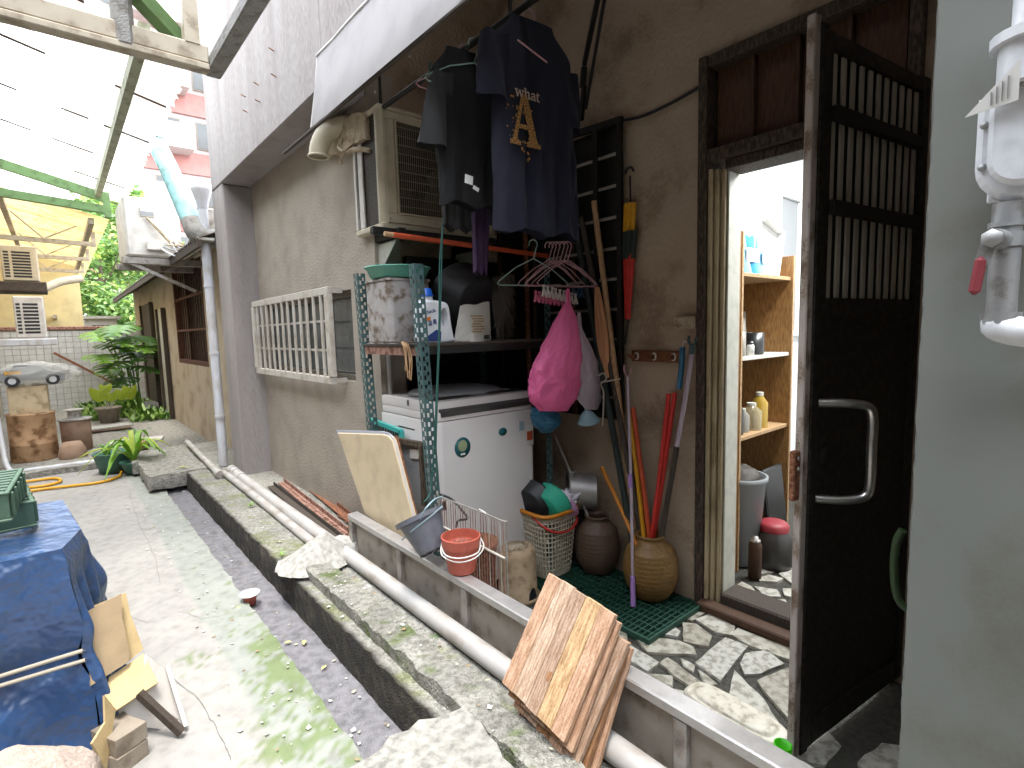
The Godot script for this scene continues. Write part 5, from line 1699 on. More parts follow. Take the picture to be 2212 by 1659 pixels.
func sticks_and_jars():
	var b
	# leaning iron lattice
	var o = thing("iron_lattice", "dark iron lattice fixed over the black window in the recess", "lattice", Vector3(2.15, 0.86, -1.9))
	for q in [[[1215, 300], [1195, 940]], [[1287, 275], [1272, 900]], [[1338, 256], [1318, 880]]]:
		b = W(o)
		var p0 = onx(q[0][0], q[0][1], 2.15)
		var p1 = Vector3(2.15, 0.86, p0.z)
		b.bar(p0, p1, 0.022, 0.028, Vector3.BACK)
		put("upright", b, "black_iron", o)
	b = W(o)
	b.bar(onx(1195, 305, 2.15), onx(1344, 258, 2.15), 0.025, 0.03)
	put("top_rail", b, "black_iron", o)
	for i in 9:
		b = W(o)
		var y = 2.14 - i * 0.15
		var x = 2.15
		b.bar(Vector3(x, y, -2.2), Vector3(x, y, -1.69), 0.006, 0.014)
		put("cross_strip", b, "steel_dull", o)
	o = thing("iron_bars", "rusty upright iron bars standing in the dark corner behind the rack", "bars", Vector3(2.0, 0.0, -2.3))
	for x in [1140.0, 1175.0]:
		b = W(o)
		var p0 = onz(x, 545, -2.35)
		b.bar(Vector3(p0.x, 0.0, -2.35), Vector3(p0.x, 2.0, -2.37), 0.02, 0.02, Vector3.BACK)
		put("bar", b, "rust", o)
	# poles leaning on the wall; feet found on the floor
	stick("green_pole", "thick dark green pole leaning on the lattice", "pole", "stick_green", Vector3(2.03, 0.0, -1.46), onx(1222, 380, 2.12), 0.016)
	stick("dark_pole", "dark wooden pole leaning beside the green pole", "pole", "stick_dark", Vector3(2.06, 0.0, -1.42), onx(1255, 470, 2.12), 0.014)
	var bp = stick("bamboo_pole", "pale bamboo pole tied with string against the lattice", "pole", "bamboo", Vector3(2.075, 0.0, -1.50), onx(1283, 435, 2.13), 0.0145)
	b = W(bp)
	for k in 4:
		var t = bp.position.lerp(onx(1283, 435, 2.13), 0.2 + 0.2 * k)
		b.lathe([Vector2(0.0148, -0.006), Vector2(0.0165, 0), Vector2(0.0148, 0.006)], 12, t)
	put("node_ring", b, "bamboo", bp)
	var st = thing("string_tie", "knotted beige string tying the poles together", "string", onx(1300, 822, 2.05))
	b = W(st)
	b.tube(curve([onx(1293, 812, 2.0), onx(1303, 806, 2.02), onx(1310, 818, 2.02), onx(1298, 830, 2.02), onx(1304, 850, 2.02), onx(1302, 920, 2.03)], 4), 0.004, 5)
	b.tube(curve([onx(1298, 826, 2.0), onx(1320, 822, 2.03), onx(1340, 818, 2.04)], 4), 0.004, 5)
	put("string", b, "rope", st)
	var gl = thing("umbrella_cloth", "folded orange umbrella hanging between the poles", "umbrella", onx(1290, 700, 2.1))
	b = W(gl)
	b.grid(func(u, v):
		var t = u * TAU
		var c = onx(lerpf(1290, 1312, v), lerpf(620, 815, v), 2.09)
		var r = 0.026 * (0.35 + 0.65 * sin(clampf(v * 1.15, 0, 1) * PI * 0.85)) * (1.0 + 0.3 * sin(t * 5.0))
		return c + Vector3(cos(t) * r, 0, sin(t) * r), 32, 14)
	put("cloth", b, "glove_orange", gl)
	# folded umbrella in yellow, red and dark green by the lattice
	var um = thing("striped_umbrella", "folded umbrella striped yellow and red hanging behind the lattice", "umbrella", onx(1358, 600, 2.16))
	for q in [["yellow_handle", 440, 520, 0.03, 1362], ["stick_green", 500, 560, 0.036, 1362], ["red_handle", 540, 690, 0.03, 1360]]:
		b = W(um)
		b.grid(func(u, v):
			var t = u * TAU
			var c = onx(q[4] - 4.0 * v, lerpf(q[1], q[2], v), 2.165)
			var r = q[3] * (1.0 - 0.55 * v * (1.0 if q[0] == "red_handle" else 0.2)) * (1.0 + 0.18 * sin(t * 5.0))
			return c + Vector3(cos(t) * r * 0.8, 0, sin(t) * r), 28, 8)
		put("stripe", b, q[0], um)
	b = W(um)
	b.tube([onx(1358, 690, 2.165), onx(1350, 745, 2.165)], 0.005, 6)
	put("tip", b, "black_plastic", um)
	b = W(um)
	b.tube([onx(1361, 380, 2.165), onx(1362, 442, 2.165)], 0.005, 6)
	b.tube(arc(onx(1360, 372, 2.165), Vector3.BACK, Vector3.UP, 0.022, 0, 180, 8), 0.006, 6)
	put("crook", b, "black_plastic", um)
	# jars
	jar("brown_jar", "dark brown clay jar behind the lilac mop", "brown_jar", Vector3(2.075, 0.03, -1.78), 0.118, 0.30, 0.06)
	jar("ochre_jar", "ochre ribbed clay jar holding red and yellow handles", "ochre_jar", Vector3(2.055, 0.03, -1.435), 0.128, 0.30, 0.062)
	var J = Vector3(2.055, 0.12, -1.435)
	stick("red_pole", "long red handle leaning out of the ochre jar to the hook rack", "handle", "red_handle", J + Vector3(0.0, 0, -0.02), onx(1445, 850, 2.14), 0.011, "handles in the ochre jar")
	stick("red_pole", "second red handle crossing beside the painted stick", "handle", "red_handle", J + Vector3(0.02, 0, -0.03), onx(1458, 848, 2.15), 0.011, "handles in the ochre jar")
	stick("yellow_pole", "yellow handle leaning out of the ochre jar", "handle", "yellow_handle", J + Vector3(-0.02, 0, 0.0), onx(1358, 885, 2.13), 0.011, "handles in the ochre jar")
	stick("red_pole", "faded red handle leaning next to the yellow handle", "handle", "red_pole", J + Vector3(0.0, 0, 0.02), onx(1367, 880, 2.12), 0.0115, "handles in the ochre jar")
	var fk = stick("forked_pole", "grey clothes pole with a green forked tip in the ochre jar", "pole", "lilac_pole", onx(1462, 965, 2.09), onx(1494, 765, 2.15), 0.0105, "")
	b = W(fk)
	b.tube([J + Vector3(0.02, 0.0, 0.01), onx(1462, 965, 2.09)], 0.0125, 10)
	put("black_sleeve", b, "stick_dark", fk)
	b = W(fk)
	var ft = onx(1494, 765, 2.15)
	b.tube([ft, ft + Vector3(0, 0.035, 0.004)], 0.013, 8)
	b.tube(curve([ft + Vector3(0, 0.035, 0.004), ft + Vector3(0, 0.055, -0.016), ft + Vector3(0, 0.08, -0.012)], 3), 0.006, 6)
	b.tube(curve([ft + Vector3(0, 0.035, 0.004), ft + Vector3(0, 0.055, 0.02), ft + Vector3(0, 0.07, 0.018)], 3), 0.006, 6)
	put("fork", b, "teal_angle", fk)
	var bh = stick("blue_brush", "blue taped handle hung from the hook rack", "brush", "blue_film", onx(1467, 840, 2.13), onx(1474, 750, 2.15), 0.013, "")
	b = W(bh)
	b.tube(curve([onx(1474, 750, 2.15), onx(1478, 738, 2.15), onx(1492, 742, 2.16)], 3), 0.003, 5)
	put("hook", b, "string_white", bh)
	var mp = stick("lilac_mop", "pale telescopic mop pole with a lilac grip standing on the grid mat", "mop", "lilac_pole", Vector3(1.90, 0.04, -1.42), onx(1356, 815, 2.08), 0.0075)
	b = W(mp)
	var m0 = mp.position
	var m1 = onx(1356, 815, 2.08)
	b.tube([m0 + Vector3(0, -0.008, 0), m0.lerp(m1, 0.12)], 0.0115, 10)
	put("grip", b, "lilac_plastic", mp)
	b = W(mp)
	b.tube([m0.lerp(m1, 0.50), m0.lerp(m1, 0.56)], 0.0105, 10)
	put("collar", b, "lilac_plastic", mp)
	b = W(mp)
	b.tube(curve([m1, m1 + Vector3(0, 0.03, -0.02), m1 + Vector3(0, 0.06, -0.02)], 3), 0.004, 6)
	b.tube(curve([m1, m1 + Vector3(0, 0.03, 0.02), m1 + Vector3(0, 0.05, 0.022)], 3), 0.004, 6)
	put("fork", b, "pink_wire", mp)
	stick("iron_rod", "bent grey iron rod standing in the brown jar", "rod", "steel_dull", Vector3(2.06, 0.2, -1.77), onx(1198, 940, 2.0), 0.007)
	stick("orange_pipe", "orange plastic pipe leaning between the two jars", "pipe", "orange_plastic", Vector3(1.97, 0.24, -1.42), onx(1300, 1010, 2.12), 0.011)
	for i in 3:
		stick("wood_slat", ["grey-brown wooden slat leaning behind the ochre jar, next to the lattice", "grey-brown wooden slat between two others behind the ochre jar", "grey-brown wooden slat leaning next to the yellow handle"][i], "slat", "stick_dark", Vector3(2.1 + 0.01 * i, 0.0, -1.47 + i * 0.03), onx(1345 + i * 9, 960 + i * 8, 2.17), 0.013, "slats behind the jar")
	# hook rack on the wall
	var hr = thing("hook_rack", "brown wooden hook rack screwed to the wall", "hook rack", onx(1420, 775, 2.18))
	b = W(hr)
	var h0 = onx(1362, 764, 2.18)
	var h1 = onx(1470, 764, 2.18)
	b.cspan(Vector3(2.185, 1.128, h0.z), Vector3(2.2, 1.182, h1.z), 0.003)
	put("board", b, "hook_brown", hr)
	for i in 3:
		b = W(hr)
		var z = lerpf(h0.z, h1.z, [0.12, 0.48, 0.86][i])
		b.lathe([Vector2(0.02, 0), Vector2(0.02, 0.003), Vector2(0.014, 0.005), Vector2(0, 0.005)], 18, Vector3(2.185, 1.155, z), Basis(Vector3.UP, Vector3.LEFT, Vector3.BACK * 0.7))
		var pl = put("rosette", b, "peg_white", hr)
		b = W(hr)
		b.tube(curve([Vector3(2.18, 1.16, z), Vector3(2.15, 1.152, z - 0.006), Vector3(2.145, 1.165, z - 0.022)], 3), 0.0075, 6)
		b.cham(Vector3(2.165, 1.153, z), Vector3(0.03, 0.02, 0.016), 0.003)
		put("hook", b, "hook_brown", hr)
	b = L()
	b.cspan(Vector3(2.17, 1.285, -1.395), Vector3(2.199, 1.34, -1.285), 0.006)
	tag(put("switch_box", b, "foam"), "plaster-coloured socket box on the wall above the hook rack", "socket")
	# grid mat on the floor
	var gm = thing("grid_mat", "dark green plastic drain grid under the jars", "grid mat", Vector3(1.9, 0.0, -1.6))
	for i in 34:
		b = W(gm)
		var z = -2.05 + i * 0.0245
		b.span(Vector3(1.74, 0.004, z), Vector3(2.15, 0.028, z + 0.005))
		put("slat", b, "mat_green", gm)
	for i in 10:
		b = W(gm)
		var x = 1.74 + i * 0.0445
		b.span(Vector3(x, 0.003, -2.06), Vector3(x + 0.005, 0.027, -1.225))
		put("cross_slat", b, "mat_green", gm)
	b = W(gm)
	b.span(Vector3(1.73, 0.003, -1.226), Vector3(2.155, 0.03, -1.216))
	b.span(Vector3(1.73, 0.003, -2.07), Vector3(1.739, 0.03, -1.227))
	put("border", b, "mat_green", gm)
	# laundry basket
	var lk = thing("laundry_basket", "cream latticed laundry basket with an orange rim full of basins", "basket", Vector3(1.89, 0.03, -1.955))
	var side = func(t, y):
		# rounded square section widening upwards
		var c = cos(t)
		var s2 = sin(t)
		var k = pow(pow(absf(c), 4.0) + pow(absf(s2), 4.0), -0.25)
		var r = lerpf(0.1, 0.132, y / 0.33) * k
		return Vector3(c * r * 0.98, y, s2 * r * 0.9)
	for y in [0.0, 0.31]:
		b = L()
		var A = []
		var B = []
		for i in 48:
			A.append(side.call(TAU * i / 48.0, y)); B.append(side.call(TAU * i / 48.0, y + 0.022))
		b.soft()
		b.skin(A, B)
		if y == 0.0: b.lid(A)
		put("rim_band", b, "basket_cream", lk)
	for i in 44:
		b = L()
		var t = TAU * i / 44.0
		b.bar(side.call(t, 0.01), side.call(t + 0.03, 0.32), 0.007, 0.003, side.call(t, 0.1) * Vector3(1, 0, 1))
		put("upright_strip", b, "basket_cream", lk)
	for k in 11:
		b = L()
		var q = []
		for i in 48: q.append(side.call(TAU * i / 48.0, 0.045 + k * 0.0255))
		b.tube(q, 0.0036, 4, false, true)
		put("hoop", b, "basket_cream", lk)
	b = L()
	var q2 = []
	for i in 40: q2.append(side.call(TAU * i / 40.0, 0.338) * Vector3(1.03, 1, 1.03))
	b.tube(q2, 0.011, 8, false, true)
	put("orange_rim", b, "orange_plastic", lk)
	b = L()
	b.tube(curve([Vector3(-0.135, 0.33, 0.02), Vector3(-0.1, 0.27, 0.11), Vector3(0.0, 0.245, 0.132), Vector3(0.1, 0.27, 0.11), Vector3(0.135, 0.33, 0.04)], 5), 0.006, 6)
	put("handle", b, "red_handle", lk)
	basin("black_basin", "black round basin standing behind the green one in the basket", "black_plastic", Vector3(1.83, 0.40, -2.0), 0.115, ydir(Vector3(0.9, 0.2, -0.15)), "basins in the basket")
	basin("green_basin", "bright green basin tipped on edge in the basket", "green_plastic", Vector3(1.885, 0.395, -1.93), 0.112, ydir(Vector3(0.85, 0.35, -0.1)), "basins in the basket")
	basin("pink_basin", "lilac pink basin lying in the basket beside the green one", "pink_pale", Vector3(1.945, 0.375, -1.9), 0.085, ydir(Vector3(0.8, 0.5, 0.1)), "basins in the basket")
	o = thing("crumpled_film", "crumpled white plastic film on top of the basket", "plastic film", Vector3(1.965, 0.415, -1.89))
	b = L()
	blob(b, Vector3.ZERO, Vector3(0.07, 0.035, 0.06), 2.4, 0.9, 2.0, 30, 18)
	put("film", b, "white_film", o)
	# aluminium pot tipped on its side
	o = thing("aluminium_pot", "dull aluminium cooking pot lying on its side behind the jars", "pot", Vector3(2.1, 0.42, -1.9))
	b = L()
	b.lathe([Vector2(0, 0), Vector2(0.085, 0), Vector2(0.1, 0.012), Vector2(0.1, 0.15), Vector2(0.106, 0.153), Vector2(0.106, 0.157), Vector2(0.096, 0.156), Vector2(0.094, 0.02)], 34, Vector3(0.05, 0.0, 0.05), ydir(Vector3(-0.72, 0.08, -0.62)), [2, 3, 5])
	put("pot", b, "steel_rail", o)
	b = L()
	b.tube(arc(Vector3(-0.06, 0.1, 0.0), Vector3.UP, Vector3.LEFT, 0.025, -90, 90, 6), 0.005, 5)
	put("handle", b, "steel_rail", o)
	b = W(o)
	b.cspan(Vector3(2.06, 0.0, -2.1), Vector3(2.17, 0.33, -1.91), 0.01)
	put("prop_block", b, "stick_dark", o)
	# plastic stool with a torn, dusty top
	o = thing("plastic_stool", "dusty cream round plastic stool behind the wire rack", "stool", Vector3(1.625, 0.0, -1.90))
	o.scale = Vector3(0.78, 1.08, 0.78)
	b = L()
	b.lathe([Vector2(0.128, 0), Vector2(0.13, 0.012), Vector2(0.12, 0.015), Vector2(0.112, 0.2), Vector2(0.105, 0.225), Vector2(0.085, 0.235), Vector2(0, 0.232)], 34)
	put("seat", b, "stool_cream", o)
	b = L()
	b.lathe([Vector2(0.128, 0.012), Vector2(0.138, 0.01), Vector2(0.138, 0.0), Vector2(0.128, 0)], 34)
	put("foot_rim", b, "stool_cream", o)
	b = L()
	blob(b, Vector3(-0.02, 0.236, 0), Vector3(0.075, 0.006, 0.06), 4.0, 0.6, 3.0)
	put("crust", b, "foam", o)
	b = L()
	b.grid(func(u, v):
		var t = lerpf(1.2, 1.75, u)
		var r = 0.129 - 0.006 * v
		return Vector3(cos(t) * r, 0.015 + v * 0.05 * sqrt(maxf(0.0, 1.0 - pow(2.0 * u - 1.0, 2.0))), sin(t) * r), 12, 3)
	put("leg_notch", b, "black_plastic", o)
func jar(called, label, m, at: Vector3, r: float, h: float, mouth: float):
	var o = thing(called, label, "jar", at)
	var b = L()
	var prof = [Vector2(0, 0.004), Vector2(r * 0.62, 0.0)]
	for i in 40:
		var v = i / 39.0
		var rad = r * (0.64 + 0.36 * sin(PI * pow(v, 0.85) * 0.93 + 0.08)) if v < 0.75 else 0.0
		if v >= 0.75:
			var k = (v - 0.75) / 0.25
			rad = lerpf(r * (0.64 + 0.36 * sin(PI * pow(0.75, 0.85) * 0.93 + 0.08)), mouth, smoothstep(0.0, 1.0, k))
		prof.append(Vector2(rad + 0.0012 * sin(i * 2.1), h * (0.02 + 0.92 * v)))
	prof.append_array([Vector2(mouth * 1.08, h * 0.965), Vector2(mouth * 1.12, h * 0.985), Vector2(mouth, h), Vector2(mouth * 0.9, h * 0.98), Vector2(mouth * 0.88, h * 0.92), Vector2(r * 0.8, h * 0.7), Vector2(r * 0.85, h * 0.4), Vector2(0.0, 0.02)])
	b.lathe(prof, 40)
	put("jar", b, m, o)
	return o
func ydir(y: Vector3) -> Basis:
	y = y.normalized()
	var x = y.cross(Vector3.BACK).normalized()
	return Basis(x, y, x.cross(y))
func basin(called, label, m, at: Vector3, r: float, bs: Basis, group := ""):
	var o = thing(called, label, "basin", at, group)
	var b = L()
	b.lathe([Vector2(0, -0.045), Vector2(r * 0.7, -0.05), Vector2(r * 0.76, -0.045), Vector2(r * 0.95, 0.02), Vector2(r, 0.024), Vector2(r, 0.03), Vector2(r * 0.93, 0.03), Vector2(r * 0.72, -0.038), Vector2(0, -0.036)], 32, Vector3.ZERO, bs, [4])
	put("bowl", b, m, o)
	return o
func kerb_things():
	var b
	# grey drain pipes on the kerb
	var o = thing("drain_pipe", "fat grey plastic drain pipe running along the kerb past the barrier", "pipe", Vector3(1.0, 0.19, -2.5))
	b = W(o)
	b.tube([Vector3(1.0, 0.226, -4.72), Vector3(1.0, 0.225, -2.6), Vector3(1.0, 0.225, 0.5)], 0.034, 20)
	put("pipe", b, "pvc", o)
	for z in [-4.7, -4.6, -4.42]:
		b = W(o)
		b.tube([Vector3(1.0, 0.226, z - 0.03), Vector3(1.0, 0.226, z + 0.03)], 0.0395, 20)
		put("coupling", b, "pvc", o)
	o = thing("drain_pipe", "thinner grey plastic pipe lying tight beside the fat drain pipe", "pipe", Vector3(0.93, 0.19, -3.6))
	b = W(o)
	b.tube([ony(405, 955, 0.235), ony(470, 1020, 0.225), Vector3(0.945, 0.218, -4.6), Vector3(0.945, 0.214, -3.6), Vector3(0.942, 0.208, -2.66)], 0.025, 16)
	put("pipe", b, "pvc", o)
	b = W(o)
	var c0 = ony(472, 1022, 0.225)
	b.tube([c0 + Vector3(0, 0, -0.05), c0 + Vector3(0, -0.002, 0.06)], 0.031, 16)
	put("coupling", b, "pvc", o)
	# rusty slotted angles against the wall
	for i in 3:
		var a = ony([607.0, 640.0, 585.0][i], [1042.0, 1030.0, 1050.0][i], 0.205)
		var c = ony([768.0, 772.0, 735.0][i], [1172.0, 1135.0, 1170.0][i], 0.205 + 0.01 * i)
		var r = thing("rusty_angle", ["pinkish rusty slotted angle bar lying by the wall foot", "dark rusty angle bar lying closest to the wall", "rusty steel strip lying next to the pipe"][i], "angle bar", a)
		b = W(r)
		b.bar(a, c, 0.045, 0.004)
		b.bar(a + Vector3(0.022, 0.014, 0), c + Vector3(0.022, 0.014, 0), 0.004, 0.03)
		put("bar", b, ["rust_pale", "rust", "stick_dark"][i], r)
		if i == 0:
			for k in 44:
				b = W(r)
				var p = a.lerp(c, 0.03 + k * 0.022) + Vector3(0.0, 0.0025, 0)
				b.box(p, Vector3(0.012, 0.002, 0.009))
				put("slot", b, "black_iron", r)
	b = L()
	for i in 6:
		var a2 = ony(690 + 12 * i, 1080 + 12 * i, 0.2) + Vector3(rng.randf_range(-0.02, 0.05), 0.006, 0)
		b.bar(a2, a2 + Vector3(0.01, 0.004, rng.randf_range(0.15, 0.4)), 0.018, 0.006)
	tag(put("rusty_scraps", b, "rust"), "heap of thin rusty metal scraps at the wall foot", "scrap", "", "")
	# cream board and what leans behind it
	var P = func(x, y, X):
		var p = onx(x, y, X)
		return Vector2(-p.z, p.y)
	var FR = func(X): return Transform3D(Basis(Vector3.FORWARD, Vector3.UP, Vector3.LEFT), Vector3(X, 0, 0))
	o = thing("cream_board", "cream laminated table top with a rounded corner leaning behind the barrier", "board", onx(830, 1110, 1.13))
	b = W(o)
	var q = [P.call(730, 935, 1.12), P.call(826, 938, 1.12), P.call(840, 942, 1.12), P.call(848, 952, 1.12), P.call(852, 966, 1.12), P.call(897, 1140, 1.12), P.call(880, 1175, 1.12), P.call(789, 1110, 1.12)]
	b.prism(q, 0.022, FR.call(1.14), 0.003)
	put("panel", b, "board_cream", o)
	b = W(o)
	var e = []
	for k in [[729, 934], [826, 937], [841, 941], [849, 951], [853, 966], [898, 1140]]:
		var p = onx(k[0], k[1], 1.128)
		e.append(p)
	for i in e.size() - 1: b.bar(e[i], e[i + 1], 0.024, 0.006, Vector3.RIGHT)
	put("edging", b, "board_edge", o)
	o = thing("rusty_bar", "brown rusty steel bar leaning along the cream board edge", "bar", onx(880, 1110, 1.17))
	b = W(o)
	b.bar(onx(850, 944, 1.17), onx(897, 1135, 1.16), 0.025, 0.035, Vector3.RIGHT)
	put("bar", b, "rust", o)
	o = thing("framed_pane", "old window sash with a grey frame and dusty pane behind the cream board", "window sash", onx(900, 1080, 1.2))
	b = W(o)
	b.prism([P.call(858, 955, 1.22), P.call(914, 962, 1.22), P.call(918, 1090, 1.22), P.call(880, 1090, 1.22)], 0.006, FR.call(1.225))
	put("pane", b, "bucket_grey", o)
	b = W(o)
	b.bar(onx(852, 949, 1.205), onx(916, 961, 1.205), 0.022, 0.022, Vector3.RIGHT)
	b.bar(onx(912, 961, 1.205), onx(919, 1092, 1.205), 0.02, 0.03, Vector3.RIGHT)
	put("frame", b, "jamb_dark", o)
	b = W(o)
	b.prism([P.call(885, 970, 1.21), P.call(903, 971, 1.21), P.call(906, 985, 1.21), P.call(903, 992, 1.21), P.call(886, 990, 1.21)], 0.002, FR.call(1.212))
	put("tape_patch", b, "bag_white", o)
	o = thing("teal_comb_rack", "teal plastic rack with fine slats standing behind the cream board", "rack", onx(835, 950, 1.24))
	b = W(o)
	b.bar(onx(802, 907, 1.235), onx(867, 932, 1.235), 0.02, 0.02, Vector3.UP)
	b.bar(onx(867, 930, 1.235), onx(869, 960, 1.235), 0.02, 0.02, Vector3.RIGHT)
	put("frame", b, mat("teal_bright", Color(0.05, 0.42, 0.38), 0.45), o)
	for i in 11:
		b = W(o)
		var x = 806 + i * 5.4
		b.bar(onx(x, 912 + i * 2.1, 1.237), onx(x + 1, 960 + i, 1.237), 0.012, 0.006, Vector3.RIGHT)
		put("slat", b, "teal_angle", o)
	# tipped grey flower pot
	var m1 = onx(936, 1190, 1.045)
	var m0 = CAM + ray(905, 1113) * ((m1 - CAM).length() / ray(936, 1190).length() + 0.03)
	o = thing("grey_flower_pot", "grey plastic flower pot tipped over on the barrier rail", "flower pot", m1)
	var yy = (m0 - m1).normalized()
	var xx = yy.cross(Vector3.BACK).normalized()
	var bs = Basis(xx, yy, xx.cross(yy))
	var hl = (m0 - m1).length()
	b = L()
	b.lathe([Vector2(0, 0.004), Vector2(0.05, 0), Vector2(0.056, 0.006), Vector2(0.086, hl - 0.02), Vector2(0.098, hl - 0.018), Vector2(0.1, hl), Vector2(0.09, hl), Vector2(0.08, hl - 0.03), Vector2(0.05, 0.012), Vector2(0, 0.012)], 34, Vector3.ZERO, bs, [2, 3, 4, 5, 6])
	put("pot", b, "pot_grey", o)
	b = L()
	for k in 4:
		var t = TAU * k / 4.0
		b.box(bs * Vector3(cos(t) * 0.045, 0.0, sin(t) * 0.045), Vector3(0.02, 0.012, 0.02), bs)
	put("foot", b, "black_plastic", o)
	b = W(o)
	b.tube(curve([onx(868, 1166, 0.97), onx(895, 1143, 0.96), onx(930, 1116, 0.96), onx(955, 1094, 0.98)], 5), 0.003, 5)
	b.tube(curve([onx(908, 1122, 0.98), onx(914, 1108, 0.97), onx(925, 1092, 0.98), onx(940, 1078, 1.04), onx(956, 1072, 1.1)], 5), 0.003, 5)
	put("string", b, "string_blue", o)
	# red flower pot
	var rp = Vector3(1.09, 0.404, -1.60)
	o = thing("red_flower_pot", "terracotta red plastic pot of dead leaves standing on the barrier rail", "flower pot", rp)
	b = L()
	b.lathe([Vector2(0, 0), Vector2(0.048, 0.0), Vector2(0.052, 0.005), Vector2(0.064, 0.098), Vector2(0.071, 0.1), Vector2(0.074, 0.136), Vector2(0.069, 0.137), Vector2(0.066, 0.105), Vector2(0.06, 0.085), Vector2(0, 0.083)], 36, Vector3.ZERO, Basis(), [2, 3, 4, 5, 6, 7])
	put("pot", b, "pot_red", o)
	b = L()
	for i in 110:
		var a = rng.randf_range(0, TAU)
		var r = sqrt(rng.randf()) * 0.05
		var c = Vector3(cos(a) * r, 0.086 + rng.randf_range(0, 0.014), sin(a) * r)
		b.bar(c, c + Vector3(rng.randf_range(-0.02, 0.02), rng.randf_range(0, 0.008), rng.randf_range(-0.02, 0.02)), 0.003, 0.0015)
	put("dead_leaves", b, "dead_leaf", o)
	b = L()
	b.tube(curve([Vector3(-0.05, 0.105, -0.055), Vector3(-0.085, 0.085, 0.0), Vector3(-0.06, 0.07, 0.06), Vector3(0.0, 0.075, 0.085), Vector3(0.05, 0.1, 0.075), Vector3(0.072, 0.118, 0.02)], 5), 0.0026, 5)
	b.tube(curve([Vector3(-0.055, 0.1, -0.05), Vector3(-0.082, 0.09, 0.02), Vector3(-0.05, 0.085, 0.07), Vector3(0.02, 0.09, 0.08), Vector3(0.06, 0.115, 0.04)], 5), 0.0026, 5)
	put("wire_handle", b, "string_white", o)
	# wire rack
	o = thing("wire_rack", "rusty wire oven rack standing upright behind the barrier", "wire rack", Vector3(1.2, 0.3, -1.7))
	b = W(o)
	var c1 = onx(947, 1072, 1.2)
	var c2 = onx(1092, 1128, 1.2)
	b.tube(curve([Vector3(1.2, 0.3, c1.z), c1 + Vector3(0, -0.02, 0), c1 + Vector3(0, 0, 0.02), c2 + Vector3(0, 0, -0.02), c2 + Vector3(0, -0.02, 0), Vector3(1.2, 0.3, c2.z)], 4), 0.0035, 6)
	put("frame", b, "steel_dull", o)
	for i in 26:
		b = W(o)
		var z = lerpf(c1.z + 0.012, c2.z - 0.012, i / 25.0)
		b.tube([Vector3(1.197, c1.y, z), Vector3(1.197, 0.28, z)], 0.0017, 5)
		put("wire", b, "rust_pale" if i % 4 else "grille_paint", o)
	b = W(o)
	b.tube([Vector3(1.194, 0.47, c1.z), Vector3(1.194, 0.46, c2.z)], 0.005, 6)
	put("cross_rod", b, "grille_paint", o)
	b = W(o)
	b.tube(curve([Vector3(1.19, c2.y, -1.62), Vector3(1.18, c2.y + 0.02, -1.6), Vector3(1.19, c2.y + 0.01, -1.57)], 4), 0.003, 5)
	put("hook", b, "string_white", o)
	o = thing("looped_cable", "black cord looped over the wire rack", "cord", Vector3(1.22, 0.55, -1.75))
	b = W(o)
	b.tube(curve([onx(950, 1068, 1.2), onx(975, 1078, 1.22), onx(1000, 1105, 1.22), onx(1010, 1120, 1.22), onx(990, 1125, 1.23), onx(985, 1140, 1.22)], 5), 0.005, 6)
	put("cord", b, "black_plastic", o)
	b = L()
	b.lathe([Vector2(0, 0), Vector2(0.06, 0.0), Vector2(0.085, 0.38), Vector2(0.092, 0.385), Vector2(0.092, 0.4), Vector2(0.08, 0.4), Vector2(0.07, 0.35), Vector2(0, 0.35)], 26)
	tag(put("brown_planter", b, "rust"), "tall rusty brown planter behind the wire rack", "planter").position = Vector3(1.31, 0.0, -1.80)
	# leaning stack of wooden boards
	var n = Vector3(-0.866, 0.5, 0)
	var BL = Vector3(0.867, 0.318, -1.10)
	var BR = Vector3(0.872, 0.327, -0.85)
	var TL = Vector3(1.0235, 0.59, -1.034)
	var u = (BR - BL).normalized()
	var v = (TL - BL - Vector3(0, 0, 0.035)).normalized()
	var nn = v.cross(u).normalized()
	if nn.y < 0: nn = -nn
	u = nn.cross(v) if nn.cross(v).dot(u) > 0 else v.cross(nn)
	for i in 5:
		var tilt = [0.0, 0.03, -0.02, 0.06, 0.1][i]
		var org = BL - nn * (0.0235 * i) - v * (0.022 * i) + u * [0.0, 0.016, 0.028, 0.04, 0.055][i]
		var w = thing("wooden_board", ["planked wooden board with a dark knot, outermost of the leaning stack", "second wooden board of the leaning stack from the front", "middle wooden board of the leaning stack", "fourth wooden board of the leaning stack", "wooden board of the leaning stack touching the barrier"][i], "board", org, "boards leaning on the barrier")
		var uu = u.rotated(nn, tilt)
		var vv = v.rotated(nn, tilt)
		w.basis = Basis(uu, vv, uu.cross(vv))
		var sgn = 1.0 if uu.cross(vv).dot(nn) > 0 else -1.0
		var x = 0.0
		for k in 5:
			var pw = [0.05, 0.054, 0.046, 0.055, 0.048][(k + i) % 5]
			b = L()
			b.cham(Vector3(x + pw * 0.5, 0.163 + [0.0, 0.002, -0.001, 0.001, 0.0][k], -0.009 * sgn), Vector3(pw - 0.0012, 0.324, 0.015), 0.0012)
			put("plank", b, "plank%d" % ((k * 3 + i) % 4) if i == 0 else ["plank2", "plank_dark", "plank0"][(k + i) % 3], w)
			x += pw
		for y in [0.05, 0.27]:
			b = L()
			b.cham(Vector3(0.128, y, -0.0205 * sgn), Vector3(0.245, 0.035, 0.006), 0.001)
			put("batten", b, "plank_dark", w)
